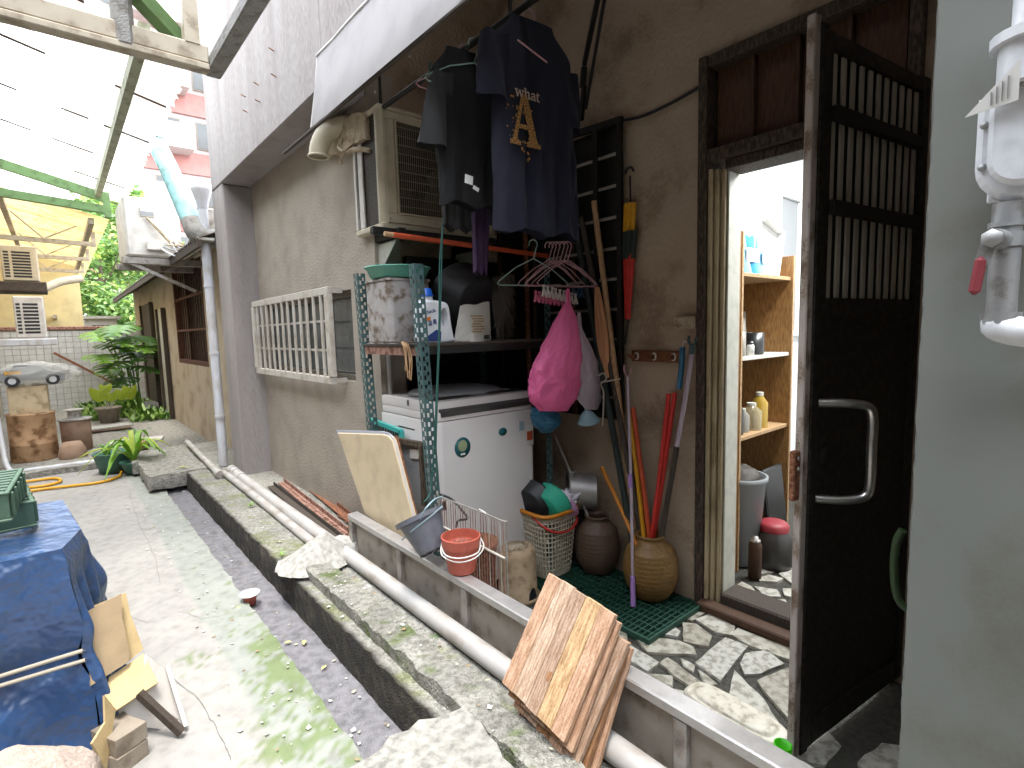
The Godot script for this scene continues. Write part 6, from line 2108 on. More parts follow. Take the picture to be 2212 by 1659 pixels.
		if i == 0:
			b = L()
			b.lathe([Vector2(0.009, 0.0), Vector2(0.006, 0.0006), Vector2(0.0, 0.0006)], 14, Vector3(0.14, 0.1, (-0.0015) * sgn + 0.0002), Basis(Vector3(1, 0, 0), Vector3(0, 0, sgn), Vector3(0, 1.5, 0)))
			put("knot", b, "plank_dark", w)
	b = L()
	b.lathe([Vector2(0, 0.0), Vector2(0.028, 0.0), Vector2(0.03, 0.008), Vector2(0.024, 0.01), Vector2(0, 0.008)], 22, Vector3.ZERO, ydir(Vector3(-0.9, 0.4, 0.1)))
	tag(put("orange_disc", b, "orange_plastic"), "orange plastic lid wedged between the boards and the barrier", "lid").position = Vector3(1.04, 0.27, -1.2)
	# white worn tray and green cup on the floor inside
	o = thing("bath_tray", "long dirty white plastic tray lying behind the barrier", "tray", Vector3(1.54, 0.008, -0.76))
	var ta = ony(1515, 1512, 0.03)
	var tb2 = ony(1665, 1600, 0.03)
	var dirx = (tb2 - ta).normalized()
	b = W(o)
	b.grid(func(s, t):
		var an = s * TAU
		var c = cos(an)
		var sn = sin(an)
		var k = pow(pow(absf(c), 3.5) + pow(absf(sn), 3.5), -1.0 / 3.5)
		var rr = [1.0, 1.0, 0.93, 0.8, 0.74, 0.7, 0.0]
		var hh = [0.0, 0.045, 0.055, 0.055, 0.062, 0.064, 0.064]
		var f = t * 6.0
		var i0 = mini(int(f), 5)
		var r = lerpf(rr[i0], rr[i0 + 1], f - i0)
		var h = lerpf(hh[i0], hh[i0 + 1], f - i0)
		return (ta + tb2) * 0.5 * Vector3(1, 0, 1) + Vector3(0, 0.008 + h, 0) + dirx * (c * k * r * 0.17) + Vector3(dirx.z, 0, -dirx.x) * (sn * k * r * 0.062), 48, 18)
	put("tray", b, mat("tray_white", Color(0.66, 0.62, 0.52), 0.5, {"tex": "stain", "scale": 4.0}), o)
	o = thing("green_cup", "bright green plastic cup standing at the foot of the iron door", "cup", Vector3(1.475, 0.008, -0.585))
	b = L()
	b.lathe([Vector2(0, 0), Vector2(0.02, 0), Vector2(0.024, 0.1), Vector2(0.022, 0.1), Vector2(0.018, 0.01)], 20)
	put("cup", b, mat("lime_plastic", Color(0.07, 0.55, 0.01), 0.3, {"back": Color(0.05, 0.4, 0.0)}), o)
	gas()
func gas():
	var G = func(x, y): return onx(x, y, 0.985)
	var o = thing("gas_pipe", "grey gas pipe with a red lever valve on the pillar", "gas pipe", G.call(2160, 700))
	var b = W(o)
	var z = G.call(2170, 560).z
	var Y = func(y): return G.call(2165, y).y
	var V3 = func(y): return Vector3(0.985, Y.call(y), z)
	b.tube([V3.call(690), V3.call(440)], 0.0165, 18)
	put("pipe", b, "gas_grey", o)
	for k in [[505, 535, 0.021], [480, 492, 0.02], [675, 698, 0.022]]:
		b = W(o)
		b.tube([V3.call(k[0]), V3.call(k[1])], k[2], 8)
		put("coupling", b, "gas_grey", o)
	b = W(o)
	var vb = V3.call(520)
	b.tube([vb + Vector3(-0.04, 0, -0.008), vb], 0.013, 10)
	b.lathe([Vector2(0.012, 0), Vector2(0.012, 0.008), Vector2(0, 0.009)], 6, vb + Vector3(-0.04, 0, -0.008), Basis(Vector3.UP, Vector3.LEFT, Vector3.BACK))
	var vv = put("valve", b, "gas_grey", o)
	b = W(o)
	var l0 = vb + Vector3(-0.038, -0.004, -0.012)
	b.bar(l0, l0 + Vector3(0, -0.028, -0.006), 0.016, 0.004, Vector3.RIGHT)
	put("lever_root", b, "gas_grey", vv)
	b = W(o)
	b.bar(l0 + Vector3(0, -0.018, -0.006), l0 + Vector3(0.0, -0.068, -0.012), 0.012, 0.018, Vector3.RIGHT, 0.005)
	put("lever", b, "gas_red", vv)
	b = W(o)
	b.tube(curve([V3.call(696), V3.call(705) + Vector3(-0.002, 0, 0.0), V3.call(716) + Vector3(-0.004, 0, 0.02), V3.call(718) + Vector3(-0.002, 0, 0.06), V3.call(714) + Vector3(0, 0, 0.3)], 5), 0.02, 14)
	put("sealed_elbow", b, "gas_white", o)
	b = W(o)
	var s0 = G.call(2140, 412)
	b.cham(Vector3(1.03, s0.y, s0.z + 0.01), Vector3(0.006, 0.02, 0.04), 0.002)
	b.tube([Vector3(1.03, s0.y, s0.z), Vector3(1.022, s0.y, s0.z)], 0.005, 8)
	put("pipe_clip", b, "gas_white", o)
	# meter regulator
	var m = thing("gas_regulator", "white enamelled gas regulator on the pillar with a paper tag", "gas regulator", V3.call(440))
	b = W(m)
	var mz = G.call(2222, 300).z
	var top = Y.call(205)
	var bot = Y.call(440)
	var shape = func(k):
		var h = 0.052 * k
		var q = [Vector2(-h, top), Vector2(h, top)]
		for i in 13:
			var t = -PI * i / 12.0
			q.append(Vector2(cos(t) * h, bot + 0.05 + sin(t) * 0.05 * k))
		return q
	b.prism(shape.call(1.0), 0.045, Transform3D(Basis(Vector3.FORWARD, Vector3.UP, Vector3.LEFT), Vector3(1.02, 0, mz)), 0.008)
	put("body", b, "gas_white", m)
	b = W(m)
	b.prism(shape.call(0.72), 0.016, Transform3D(Basis(Vector3.FORWARD, Vector3.UP, Vector3.LEFT), Vector3(0.975, 0.004, mz)), 0.006)
	put("cover", b, "gas_white", m)
	for k in [[0.83, 0.02], [0.83, 0.075], [-0.83, 0.02], [-0.83, 0.075]]:
		b = W(m)
		b.lathe([Vector2(0.005, 0), Vector2(0.005, 0.004), Vector2(0, 0.005)], 8, Vector3(0.975, bot + 0.03 + k[1], mz + 0.052 * k[0]), Basis(Vector3.UP, Vector3.LEFT, Vector3.BACK))
		put("screw", b, "gas_grey", m)
	b = W(m)
	b.tube([Vector3(0.985, Y.call(205), mz), Vector3(0.985, Y.call(110), mz)], 0.036, 20)
	b.tube([Vector3(0.985, Y.call(112), mz), Vector3(0.985, Y.call(90), mz)], 0.045, 20)
	b.tube([Vector3(0.985, Y.call(90), mz), Vector3(0.985, Y.call(-60), mz)], 0.024, 20)
	put("neck", b, "gas_white", m)
	b = W(m)
	b.tube([Vector3(0.983, Y.call(212), mz), Vector3(0.983, Y.call(204), mz)], 0.046, 20)
	put("strap", b, "frame_grey", m)
	b = W(m)
	var t0 = onx(2084, 254, 0.955)
	var t1 = onx(2205, 125, 0.93)
	var t2 = onx(2200, 215, 0.94)
	var th = Vector3(0.0012, 0, 0.0)
	b.flat()
	b.tri(t0, t1, t2); b.tri(t0 + th, t2 + th, t1 + th)
	b.quad(t0, t0 + th, t1 + th, t1); b.quad(t0, t2, t2 + th, t0 + th)
	var tagp = put("paper_tag", b, "paper_white", m)
	b = W(m)
	for i in 4:
		var a = t0.lerp(t1, 0.5 + i * 0.1)
		var c = t0.lerp(t2, 0.5 + i * 0.1)
		b.bar(a.lerp(c, 0.15) + Vector3(-0.001, 0, 0), a.lerp(c, 0.85) + Vector3(-0.001, 0, 0), 0.0008, 0.002, Vector3.UP)
	put("print_lines", b, "bucket_grey", tagp)
	b = L()
	b.tube(curve([Vector3(0, 0.05, 0), Vector3(0, 0.02, -0.01), Vector3(0, -0.04, -0.012), Vector3(0, -0.1, -0.003), Vector3(0, -0.12, 0.02)], 4), 0.008, 8)
	tag(put("green_hose", b, mat("hose_green", Color(0.012, 0.03, 0.005), 0.5)), "green ribbed hose hanging behind the pillar", "hose").position = onx(1948, 1195, 1.3)
func left_near():
	var b
	# tarp over a table: rings of points from the top edge down to the ground
	var o = thing("tarp_stack", "table wrapped in a blue tarpaulin tied with rope", "tarp", Vector3(-0.3, 0.06, -2.3))
	var topq = [Vector3(-0.038, 0.70, -2.0), Vector3(0.012, 0.685, -2.22), Vector3(-0.03, 0.70, -2.62), Vector3(-0.75, 0.71, -2.62), Vector3(-0.75, 0.70, -2.0)]
	var ring = func(t):
		# walks round the rectangle of the table top, t in 0..1
		var f = t * topq.size()
		var i = int(f) % topq.size()
		return topq[i].lerp(topq[(i + 1) % topq.size()], f - int(f))
	b = W(o)
	b.grid(func(u, v):
		var p = ring.call(fposmod(u, 1.0))
		var c = Vector3(-0.38, p.y, -2.3)
		var out = (p - c) * Vector3(1, 0, 1)
		out = out.normalized()
		var d = v * v * 0.05 + 0.014 * smoothstep(0.0, 0.06, v)
		var pinch = 0.028 * exp(-pow((v - 0.5) / 0.1, 2.0))
		var fs = absf(sin(u * 38.0 + 0.8 * sin(v * 3.0)))
		var fold = (0.05 * pow(fs, 3.0) - 0.012 + 0.02 * sin(u * 17.0 + 2.0) + 0.04 * nz(Vector3(u * 6.0, v, 0), 1.3, 6.0)) * smoothstep(0.02, 0.45, v)
		p += out * (d - pinch + fold)
		p.y = lerpf(p.y, 0.065, v) - 0.01 * smoothstep(0.0, 0.05, v)
		return p, 260, 36)
	b.grid(func(u, v):
		var p = ring.call(fposmod(u, 1.0))
		var c = Vector3(-0.38, 0.705, -2.3)
		return c.lerp(p, v) + Vector3(0, 0.006 * nz(Vector3(u * 4.0, v * 3.0, 0), 1.5), 0), 60, 6)
	put("tarpaulin", b, "tarp_blue", o)
	b = W(o)
	var pts = []
	var pts2 = []
	for i in 61:
		var u = i / 60.0
		var p = ring.call(fposmod(u, 1.0))
		var out = ((p - Vector3(-0.38, p.y, -2.3)) * Vector3(1, 0, 1)).normalized()
		pts.append(p + out * 0.028 + Vector3(0, -0.32 + 0.012 * sin(u * 9.0), 0))
		pts2.append(p + out * 0.032 + Vector3(0, -0.345 - 0.03 * sin(u * TAU), 0))
	b.tube(pts, 0.006, 6, false)
	b.tube(pts2, 0.006, 6, false)
	b.tube(curve([Vector3(0.04, 0.38, -2.12), Vector3(0.06, 0.35, -2.08), Vector3(0.05, 0.32, -2.05), Vector3(0.03, 0.36, -2.06)], 4), 0.009, 6)
	put("rope", b, "rope", o)
	# crates on top
	for k in 2:
		var c = thing("plastic_crate", ["grey-green plastic crate on the blue tarp, partly under the other crate", "grey-green ribbed crate stacked uppermost on the tarp"][k], "crate", [Vector3(-0.33, 0.712, -2.42), Vector3(-0.345, 0.80, -2.22)][k], "crates on the tarp")
		c.rotation.y = [0.1, -0.05][k]
		var s = Vector3(0.44, 0.085, 0.36)
		b = L()
		for y in [0.004, s.y - 0.004]:
			b.cspan(Vector3(-s.x / 2, y - 0.004, s.z / 2 - 0.012), Vector3(s.x / 2, y + 0.004, s.z / 2), 0.002)
			b.cspan(Vector3(-s.x / 2, y - 0.004, -s.z / 2), Vector3(s.x / 2, y + 0.004, -s.z / 2 + 0.012), 0.002)
			b.cspan(Vector3(s.x / 2 - 0.012, y - 0.004, -s.z / 2 + 0.0125), Vector3(s.x / 2, y + 0.004, s.z / 2 - 0.0125), 0.002)
			b.cspan(Vector3(-s.x / 2, y - 0.004, -s.z / 2 + 0.0125), Vector3(-s.x / 2 + 0.012, y + 0.004, s.z / 2 - 0.0125), 0.002)
		b.span(Vector3(-s.x / 2 + 0.004, 0.008, s.z / 2 - 0.008), Vector3(s.x / 2 - 0.004, s.y - 0.008, s.z / 2 - 0.004))
		b.span(Vector3(s.x / 2 - 0.008, 0.008, -s.z / 2 + 0.004), Vector3(s.x / 2 - 0.004, s.y - 0.008, s.z / 2 - 0.009))
		put("frame", b, "crate_green", c)
		for i in 8:
			b = L()
			var z = -s.z / 2 + 0.03 + i * 0.042
			b.cspan(Vector3(-s.x / 2 + 0.012, s.y - 0.012, z), Vector3(s.x / 2 - 0.012, s.y - 0.002, z + 0.016), 0.002)
			put("slat", b, "crate_green", c)
		for i in 5:
			b = L()
			var z = -s.z / 2 + 0.04 + i * 0.07
			b.cspan(Vector3(s.x / 2 - 0.004, 0.008, z), Vector3(s.x / 2 + 0.006, s.y - 0.008, z + 0.01), 0.002)
			put("rib", b, "crate_green", c)
	# cardboard, panel and brick beside the tarp
	var N1 = Vector3(0.5, 0.42, 0.75)
	sheet("cardboard_sheet", "yellow cardboard sheet standing behind the brown one", "cardboard_yellow", "cardboard", [[197, 1310], [272, 1280], [281, 1324], [310, 1402], [282, 1425], [210, 1440]], Vector3(0.12, 0.27, -2.08), N1, 0.006)
	sheet("cardboard_sheet", "brown cardboard sheet leaning on the blue tarp", "cardboard", "cardboard", [[187, 1321], [262, 1282], [264, 1334], [281, 1413], [277, 1430], [197, 1481]], Vector3(0.13, 0.28, -2.05), N1, 0.006)
	sheet("cardboard_sheet", "small upright yellow cardboard flap beside the tarp", "cardboard_yellow", "cardboard", [[166, 1270], [192, 1268], [197, 1345], [168, 1350]], Vector3(0.08, 0.35, -2.25), Vector3(0.2, 0.3, 0.9), 0.006)
	sheet("cardboard_sheet", "yellow cardboard lid bent over the white panel", "cardboard_yellow", "cardboard", [[236, 1462], [310, 1411], [342, 1474], [252, 1534], [226, 1502]], Vector3(0.16, 0.22, -2.0), Vector3(0.25, 0.8, 0.55), 0.006)
	sheet("cardboard_sheet", "creased yellow cardboard flap hanging to the ground", "cardboard_yellow", "cardboard", [[226, 1502], [250, 1533], [240, 1600], [231, 1662], [199, 1606], [228, 1560]], Vector3(0.09, 0.18, -1.96), Vector3(0.8, 0.1, 0.6), 0.006)
	sheet("white_tabletop", "white laminated panel lying slanted under the yellow cardboard", "white_board", "panel", [[316, 1413], [357, 1447], [394, 1560], [299, 1494]], Vector3(0.2, 0.15, -2.02), Vector3(0.55, 0.45, 0.7), 0.01)
	sheet("white_tabletop", "white laminated panel leaning low beside the bricks", "white_board", "panel", [[252, 1536], [299, 1501], [385, 1580], [246, 1563]], Vector3(0.16, 0.14, -1.98), Vector3(0.1, 0.3, 0.95), 0.01)
	var fo = thing("wooden_strut", "weathered wooden strut edging the white panel", "strut", ony(392, 1585, 0.06))
	b = W(fo)
	b.bar(onp(300, 1497, Vector3(0.17, 0.165, -1.97), Vector3(0.5, 0.45, 0.74).normalized()), ony(393, 1583, 0.075), 0.02, 0.02)
	put("strut", b, "stick_dark", fo)
	b = W(fo)
	b.bar(onp(361, 1440, Vector3(0.2, 0.16, -2.0), Vector3(0.5, 0.45, 0.74).normalized()), ony(401, 1570, 0.075), 0.012, 0.014)
	put("strut", b, "white_board", fo)
	b = L()
	rough(b, Vector3(-0.045, 0, -0.06), Vector3(0.045, 0.05, 0.06), 0.03, 0.003)
	var br = tag(put("grey_brick", b, "cardboard_grey"), "grey-brown brick lying on the ground under the white panel", "brick", "bricks under the panel")
	br.position = ony(262, 1642, 0.06)
	br.rotation.y = 0.5
	copy(br, br.position + Vector3(0.004, 0.053, -0.008), "grey-brown brick stacked upon another under the white panel", Vector3(0, 0.42, 0))
	# sack in the corner
	o = thing("pale_sack", "pale plump sack on the ground before the blue tarp", "sack", Vector3(-0.19, 0.06, -1.60))
	b = L()
	b.grid(func(u, v):
		var t = u * TAU
		var p = v * PI
		var d = Vector3(cos(t) * sin(p), cos(p), sin(t) * sin(p))
		var q = d * Vector3(0.19, 0.15, 0.17) * (1.0 + 0.1 * nz(d, 2.0, 3.0) + 0.03 * sin(t * 5.0 + p * 3.0))
		return q + Vector3(0, 0.145, 0), 40, 24)
	put("sack", b, "sack", o)
	# yellow hose
	o = thing("garden_hose", "yellow garden hose lying looped across the alley", "hose", Vector3(0.0, 0.06, -5.3))
	b = W(o)
	var hy = 0.075
	var hp = []
	for k in [[-40, 1056], [20, 1056], [90, 1050], [130, 1040], [118, 1033], [60, 1040], [0, 1048]]: hp.append(ony(k[0], k[1], hy))
	b.tube(curve(hp, 6), 0.012, 8)
	hp = []
	for k in [[30, 1078], [55, 1064], [90, 1057], [150, 1050], [215, 1042], [255, 1030], [262, 1020], [268, 1003]]: hp.append(ony(k[0], k[1], hy))
	b.tube(curve(hp, 6), 0.012, 8)
	hp = []
	for k in [[-30, 1068], [20, 1062], [50, 1068], [65, 1066], [52, 1060], [20, 1072]]: hp.append(ony(k[0], k[1], hy))
	b.tube(curve(hp, 6), 0.012, 8)
	put("hose", b, "hose_yellow", o)
func sheet(called, label, m, cat, poly: Array, at: Vector3, n: Vector3, th: float, em = null):
	n = n.normalized()
	var x = Vector3.UP.cross(n).normalized()
	var y = n.cross(x)
	var o = thing(called, label, cat, at, "")
	var q = []
	for k in poly:
		var p = onp(k[0], k[1], at, n) - at
		q.append(Vector2(p.dot(x), p.dot(y)))
	var b = L()
	b.prism(q, th, Transform3D(Basis(x, y, n), -n * th), 0.001)
	put("sheet", b, m, o)
	return o
func litter():
	var b = L()
	b.flat()
	for i in 420:
		var x = rng.randf_range(0.3, 1.04)
		var z = rng.randf_range(-5.4, -0.8)
		var y = Y_ALLEY + 0.006
		if x > 0.59: y = 0.041
		if x > 0.745: y = 0.197
		if x > 0.79 and x < 0.925 and z > -2.6: y = 0.248
		if x > 0.95: continue
		var s = rng.randf_range(0.003, 0.011)
		b.col = [Color(0.5, 0.49, 0.45), Color(0.42, 0.4, 0.3), Color(0.3, 0.22, 0.13), Color(0.55, 0.55, 0.52)][rng.randi() % 4]
		var a = rng.randf_range(0, TAU)
		var d = Vector3(cos(a), 0, sin(a)) * s
		var e = Vector3(-sin(a), 0, cos(a)) * s * rng.randf_range(0.4, 1.0)
		var c = Vector3(x, y, z)
		var up = Vector3(0, rng.randf_range(0.0, 0.004), 0)
		b.quad(c - d + up, c + e, c + d, c - e)
	tag(put("leaf_litter", b, "flake_vc"), "scattered pale flakes and dry leaf bits on the gutter and kerb", "litter", "", "stuff")
	for q in [[657, 1388, 0.026, 0.041], [622, 1388, 0.02, 0.041], [700, 1442, 0.02, 0.041], [515, 1312, 0.014, 0.2], [395, 1010, 0.05, 0.21]]:
		var p = ony(q[0], q[1], q[3] + 0.004)
		var l = L()
		l.grid(func(u, v):
			var w = sin(v * PI) * 0.45
			return Vector3((u - 0.5) * w, 0.12 * pow(u - 0.5, 2.0) * 4.0 * sin(v * PI) + 0.03 * v, v - 0.5) * q[2] * 1.6, 4, 8)
		var o = tag(put("fallen_leaf", l, mat("leaf_yellow", Color(0.5, 0.47, 0.2), 0.8)), "pale yellow leaf fallen on the gutter floor" if q[3] < 0.1 else "pale yellow leaf fallen on the concrete kerb", "leaf", "fallen leaves")
		o.position = p
		o.rotation.y = q[0] * 1.3
	# overturned cup at the gutter edge
	var c = thing("paper_cup", "upturned white lid and red cup at the gutter edge", "cup", ony(541, 1305, 0.04))
	var cb = L()
	cb.lathe([Vector2(0, 0.0), Vector2(0.024, 0.0), Vector2(0.032, 0.05), Vector2(0.034, 0.052)], 22)
	put("cup", cb, "pot_red", c)
	cb = L()
	cb.lathe([Vector2(0.044, 0.05), Vector2(0.046, 0.056), Vector2(0.04, 0.058), Vector2(0, 0.058)], 26)
	put("lid", cb, "paper_white", c)
func alley_far():
	var b
	var o = thing("neighbour_house", "low beige house with stained wall and rusty window beyond the grey house", "house", Vector3(1.25, 0.1, -9.0))
	b = W(o)
	b.span(Vector3(1.25, 0.1, -6.55), Vector3(1.4, 2.3, -4.93))
	b.span(Vector3(1.25, 0.1, -13.0), Vector3(1.4, 2.3, -8.4))
	b.span(Vector3(1.25, 0.1, -8.4), Vector3(1.4, 0.98, -6.55))
	b.span(Vector3(1.25, 2.2, -8.4), Vector3(1.4, 2.3, -6.55))
	put("wall", b, "far_wall", o)
	b = W(o)
	b.span(Vector3(1.42, 0.1, -13.0), Vector3(1.6, 2.4, -4.93))
	put("inner_wall", b, "black_iron", o)
	b = W(o)
	b.flat()
	b.grid(func(u, v):
		var z = lerpf(-13.2, -4.94, v)
		return Vector3(lerpf(0.93, 1.7, u), lerpf(2.1, 2.42, u) + 0.012 * sin(z * 70.0), z), 3, 420)
	b.bar(Vector3(0.95, 2.06, -13.2), Vector3(0.95, 2.06, -4.94), 0.03, 0.06)
	put("roof", b, "stick_dark", o)
	b = W(o)
	b.bar(Vector3(1.0, 2.10, -6.3), Vector3(1.0, 2.10, -4.95), 0.12, 0.02)
	b.bar(Vector3(1.15, 2.2, -6.3), Vector3(1.15, 2.2, -4.95), 0.02, 0.18)
	put("flashing", b, "jamb_pale", o)
	var w = put("window", frame_mb(o, 1.25, 0.98, 2.2, -8.4, -6.55, 0.05, 0.06), "rust_dark", o)
	for i in 13:
		b = W(o)
		var z = -8.3 + i * 0.137
		b.bar(Vector3(1.29, 1.03, z), Vector3(1.29, 2.15, z), 0.01, 0.01, Vector3.BACK)
		put("window_bar", b, "rust_dark", w)
	for y in [1.4, 1.8]:
		b = W(o)
		b.bar(Vector3(1.262, y, -8.35), Vector3(1.262, y, -6.6), 0.012, 0.03)
		put("cross_bar", b, "rust_dark", w)
	for k in [[-9.7, -9.2, 1.75, "jamb_pale"], [-11.6, -10.4, 1.9, "jamb_dark"]]:
		b = W(o)
		b.cspan(Vector3(1.22, 0.12, k[0]), Vector3(1.249, k[2], k[1]), 0.004)
		var dr = put("door", b, k[3], o)
		b = W(o)
		b.bar(Vector3(1.215, 0.12, k[0] - 0.03), Vector3(1.215, k[2], k[0] - 0.03), 0.05, 0.05, Vector3.BACK)
		put("post", b, "stick_dark", dr)
		b = W(o)
		b.bar(Vector3(1.215, 0.12, k[1] + 0.03), Vector3(1.215, k[2], k[1] + 0.03), 0.05, 0.05, Vector3.BACK)
		put("post", b, "stick_dark", dr)
	b = L()
	rough(b, Vector3(-0.1, 0, -0.25), Vector3(0.1, 0.16, 0.25), 0.05, 0.008)
	tag(put("stone_block", b, "concrete_pale"), "squared stone block on the ground by the neighbour's wall", "block").position = Vector3(1.08, 0.12, -10.4)
	# downpipe with hopper
	o = thing("downpipe", "white plastic downpipe with a hopper at the house corner", "downpipe", Vector3(1.0, 0.19, -5.06))
	b = W(o)
	b.tube([Vector3(1.015, 0.2, -5.06), Vector3(1.015, 2.42, -5.06)], 0.036, 18)
	put("pipe", b, "pvc_white", o)
	for y in [0.62, 1.16, 1.72]:
		b = W(o)
		b.tube([Vector3(1.015, y, -5.06), Vector3(1.015, y + 0.022, -5.06)], 0.041, 18)
		put("joint", b, "pvc_white", o)
	b = W(o)
	b.lathe([Vector2(0.04, 2.36), Vector2(0.05, 2.42), Vector2(0.075, 2.5), Vector2(0.08, 2.56), Vector2(0.07, 2.56)], 14, Vector3(1.015, 0, -5.06))
	put("hopper", b, "pvc_white", o)
	# outdoor unit on the neighbour's roof
	o = thing("air_conditioner", "white air conditioner outdoor unit hung above the neighbour's eave", "air conditioner", Vector3(0.75, 2.1, -6.3))
	b = L()
	b.cspan(Vector3(-0.16, 0, -0.75), Vector3(0.3, 0.56, 0.0), 0.02)
	put("casing", b, "ac_white", o)
	b = L()
	b.cspan(Vector3(-0.03, 0.38, 0.0), Vector3(0.09, 0.47, 0.012), 0.004)
	put("service_cover", b, "ac_white", o)
	b = L()
	b.cspan(Vector3(0.0, 0.06, 0.0), Vector3(0.16, 0.15, 0.04), 0.01)
	put("valve_cover", b, "ac_white", o)
	b = L()
	b.cspan(Vector3(-0.025, 0.39, 0.0121), Vector3(0.085, 0.43, 0.014), 0.001)
	put("grip_recess", b, "bucket_grey", o)
	b = L()
	b.tube(curve([Vector3(0.02, 0.37, 0.02), Vector3(0.12, 0.25, 0.05), Vector3(0.2, 0.15, 0.05), Vector3(0.34, 0.12, 0.03)], 4), 0.012, 6)
	b.tube(curve([Vector3(0.02, 0.37, 0.02), Vector3(0.13, 0.22, 0.05), Vector3(0.22, 0.12, 0.05), Vector3(0.34, 0.09, 0.03)], 4), 0.012, 6)
	put("hose", b, "foam", o)
	b = L()
	b.cspan(Vector3(-0.2, -0.07, -0.1), Vector3(0.5, -0.005, -0.02), 0.004)
	b.bar(Vector3(-0.16, -0.05, -0.05), Vector3(0.4, -0.32, -0.05), 0.03, 0.03)
	put("bracket", b, "steel_dull", o)
	b = L()
	b.cspan(Vector3(-0.2, -0.07, -0.7), Vector3(0.5, -0.005, -0.62), 0.004)
	put("bracket", b, "steel_dull", o)
	b = L()
	b.cspan(Vector3(0.0, 0, 0), Vector3(0.22, 0.2, 0.25), 0.01)
	tag(put("junction_box", b, "steel_dull"), "grey metal junction box beside the cyan pipe", "box").position = Vector3(1.0, 2.25, -5.7)
	o = thing("cyan_pipe", "fat cyan plastic pipe slanting up past the white outdoor unit", "pipe", Vector3(0.95, 2.2, -5.1))
	b = W(o)
	b.tube([Vector3(0.80, 3.0, -5.6), Vector3(0.86, 2.75, -5.45), Vector3(0.94, 2.24, -5.12)], 0.075, 20)
	put("pipe", b, "cyan_pipe", o)
	b = W(o)
	b.tube(curve([Vector3(0.94, 2.26, -5.13), Vector3(0.955, 2.17, -5.08), Vector3(1.0, 2.13, -5.08), Vector3(1.1, 2.13, -5.1)], 3), 0.08, 18)
	put("socket", b, "frame_grey", o)
	b = W(o)
	b.tube([Vector3(0.79, 3.05, -5.62), Vector3(0.8, 2.98, -5.58)], [0.045, 0.08], 14)
	put("mouth", b, "frame_grey", o)
	o = thing("cable_bundle", "tangle of grey and cream cables behind the white outdoor unit", "cables", Vector3(1.0, 2.2, -5.9))
	for i in 6:
		b = W(o)
		b.tube(curve([Vector3(0.86 + 0.03 * i, 2.18 + 0.02 * i, -6.25), Vector3(0.95, 2.08 + 0.04 * (i % 3), -5.95 + 0.05 * i), Vector3(1.02 + 0.02 * i, 2.2 - 0.02 * i, -5.7), Vector3(1.05, 2.3 + 0.03 * i, -5.5 + 0.05 * i), Vector3(1.1, 2.22, -5.3)], 5), 0.009, 5)
		put("cable", b, ["pvc_white", "bucket_grey", "foam"][i % 3], o)
	# apartment block far behind
	o = thing("apartment_block", "pink and white tiled apartment block far beyond the alley", "building", Vector3(7, 0, -33))
	b = W(o)
	b.span(Vector3(1.5, 0, -40), Vector3(15, 24, -33))
	put("wall", b, "tile_pale", o)
	for f in 7:
		b = W(o)
		var y = 2.0 + f * 3.0
		b.span(Vector3(1.5, y - 1.1, -33.0), Vector3(15, y, -32.85))
		put("spandrel", b, "tile_pink", o)
		b = W(o)
		b.span(Vector3(4.0 if f % 2 else 3.2, y - 0.2, -32.85), Vector3(6.2, y + 1.0, -31.6))
		put("balcony", b, "tile_pale", o)
		b = W(o)
		b.span(Vector3(7.4, y - 0.2, -32.85), Vector3(10.4, y + 1.0, -31.8))
		put("balcony", b, "tile_pink", o)
		for k in 4:
			b = W(o)
			var x = [2.2, 4.6, 6.6, 8.6][k]
			b.span(Vector3(x, y + 0.25, -32.99), Vector3(x + 1.3, y + 1.65, -32.93))
			var wn = put("window", b, "window_alu", o)
			for c in 2:
				b = W(o)
				b.span(Vector3(x + 0.06 + c * 0.62, y + 0.32, -32.929), Vector3(x + 0.6 + c * 0.62, y + 1.58, -32.91))
				put("pane", b, "glass_dark", wn)
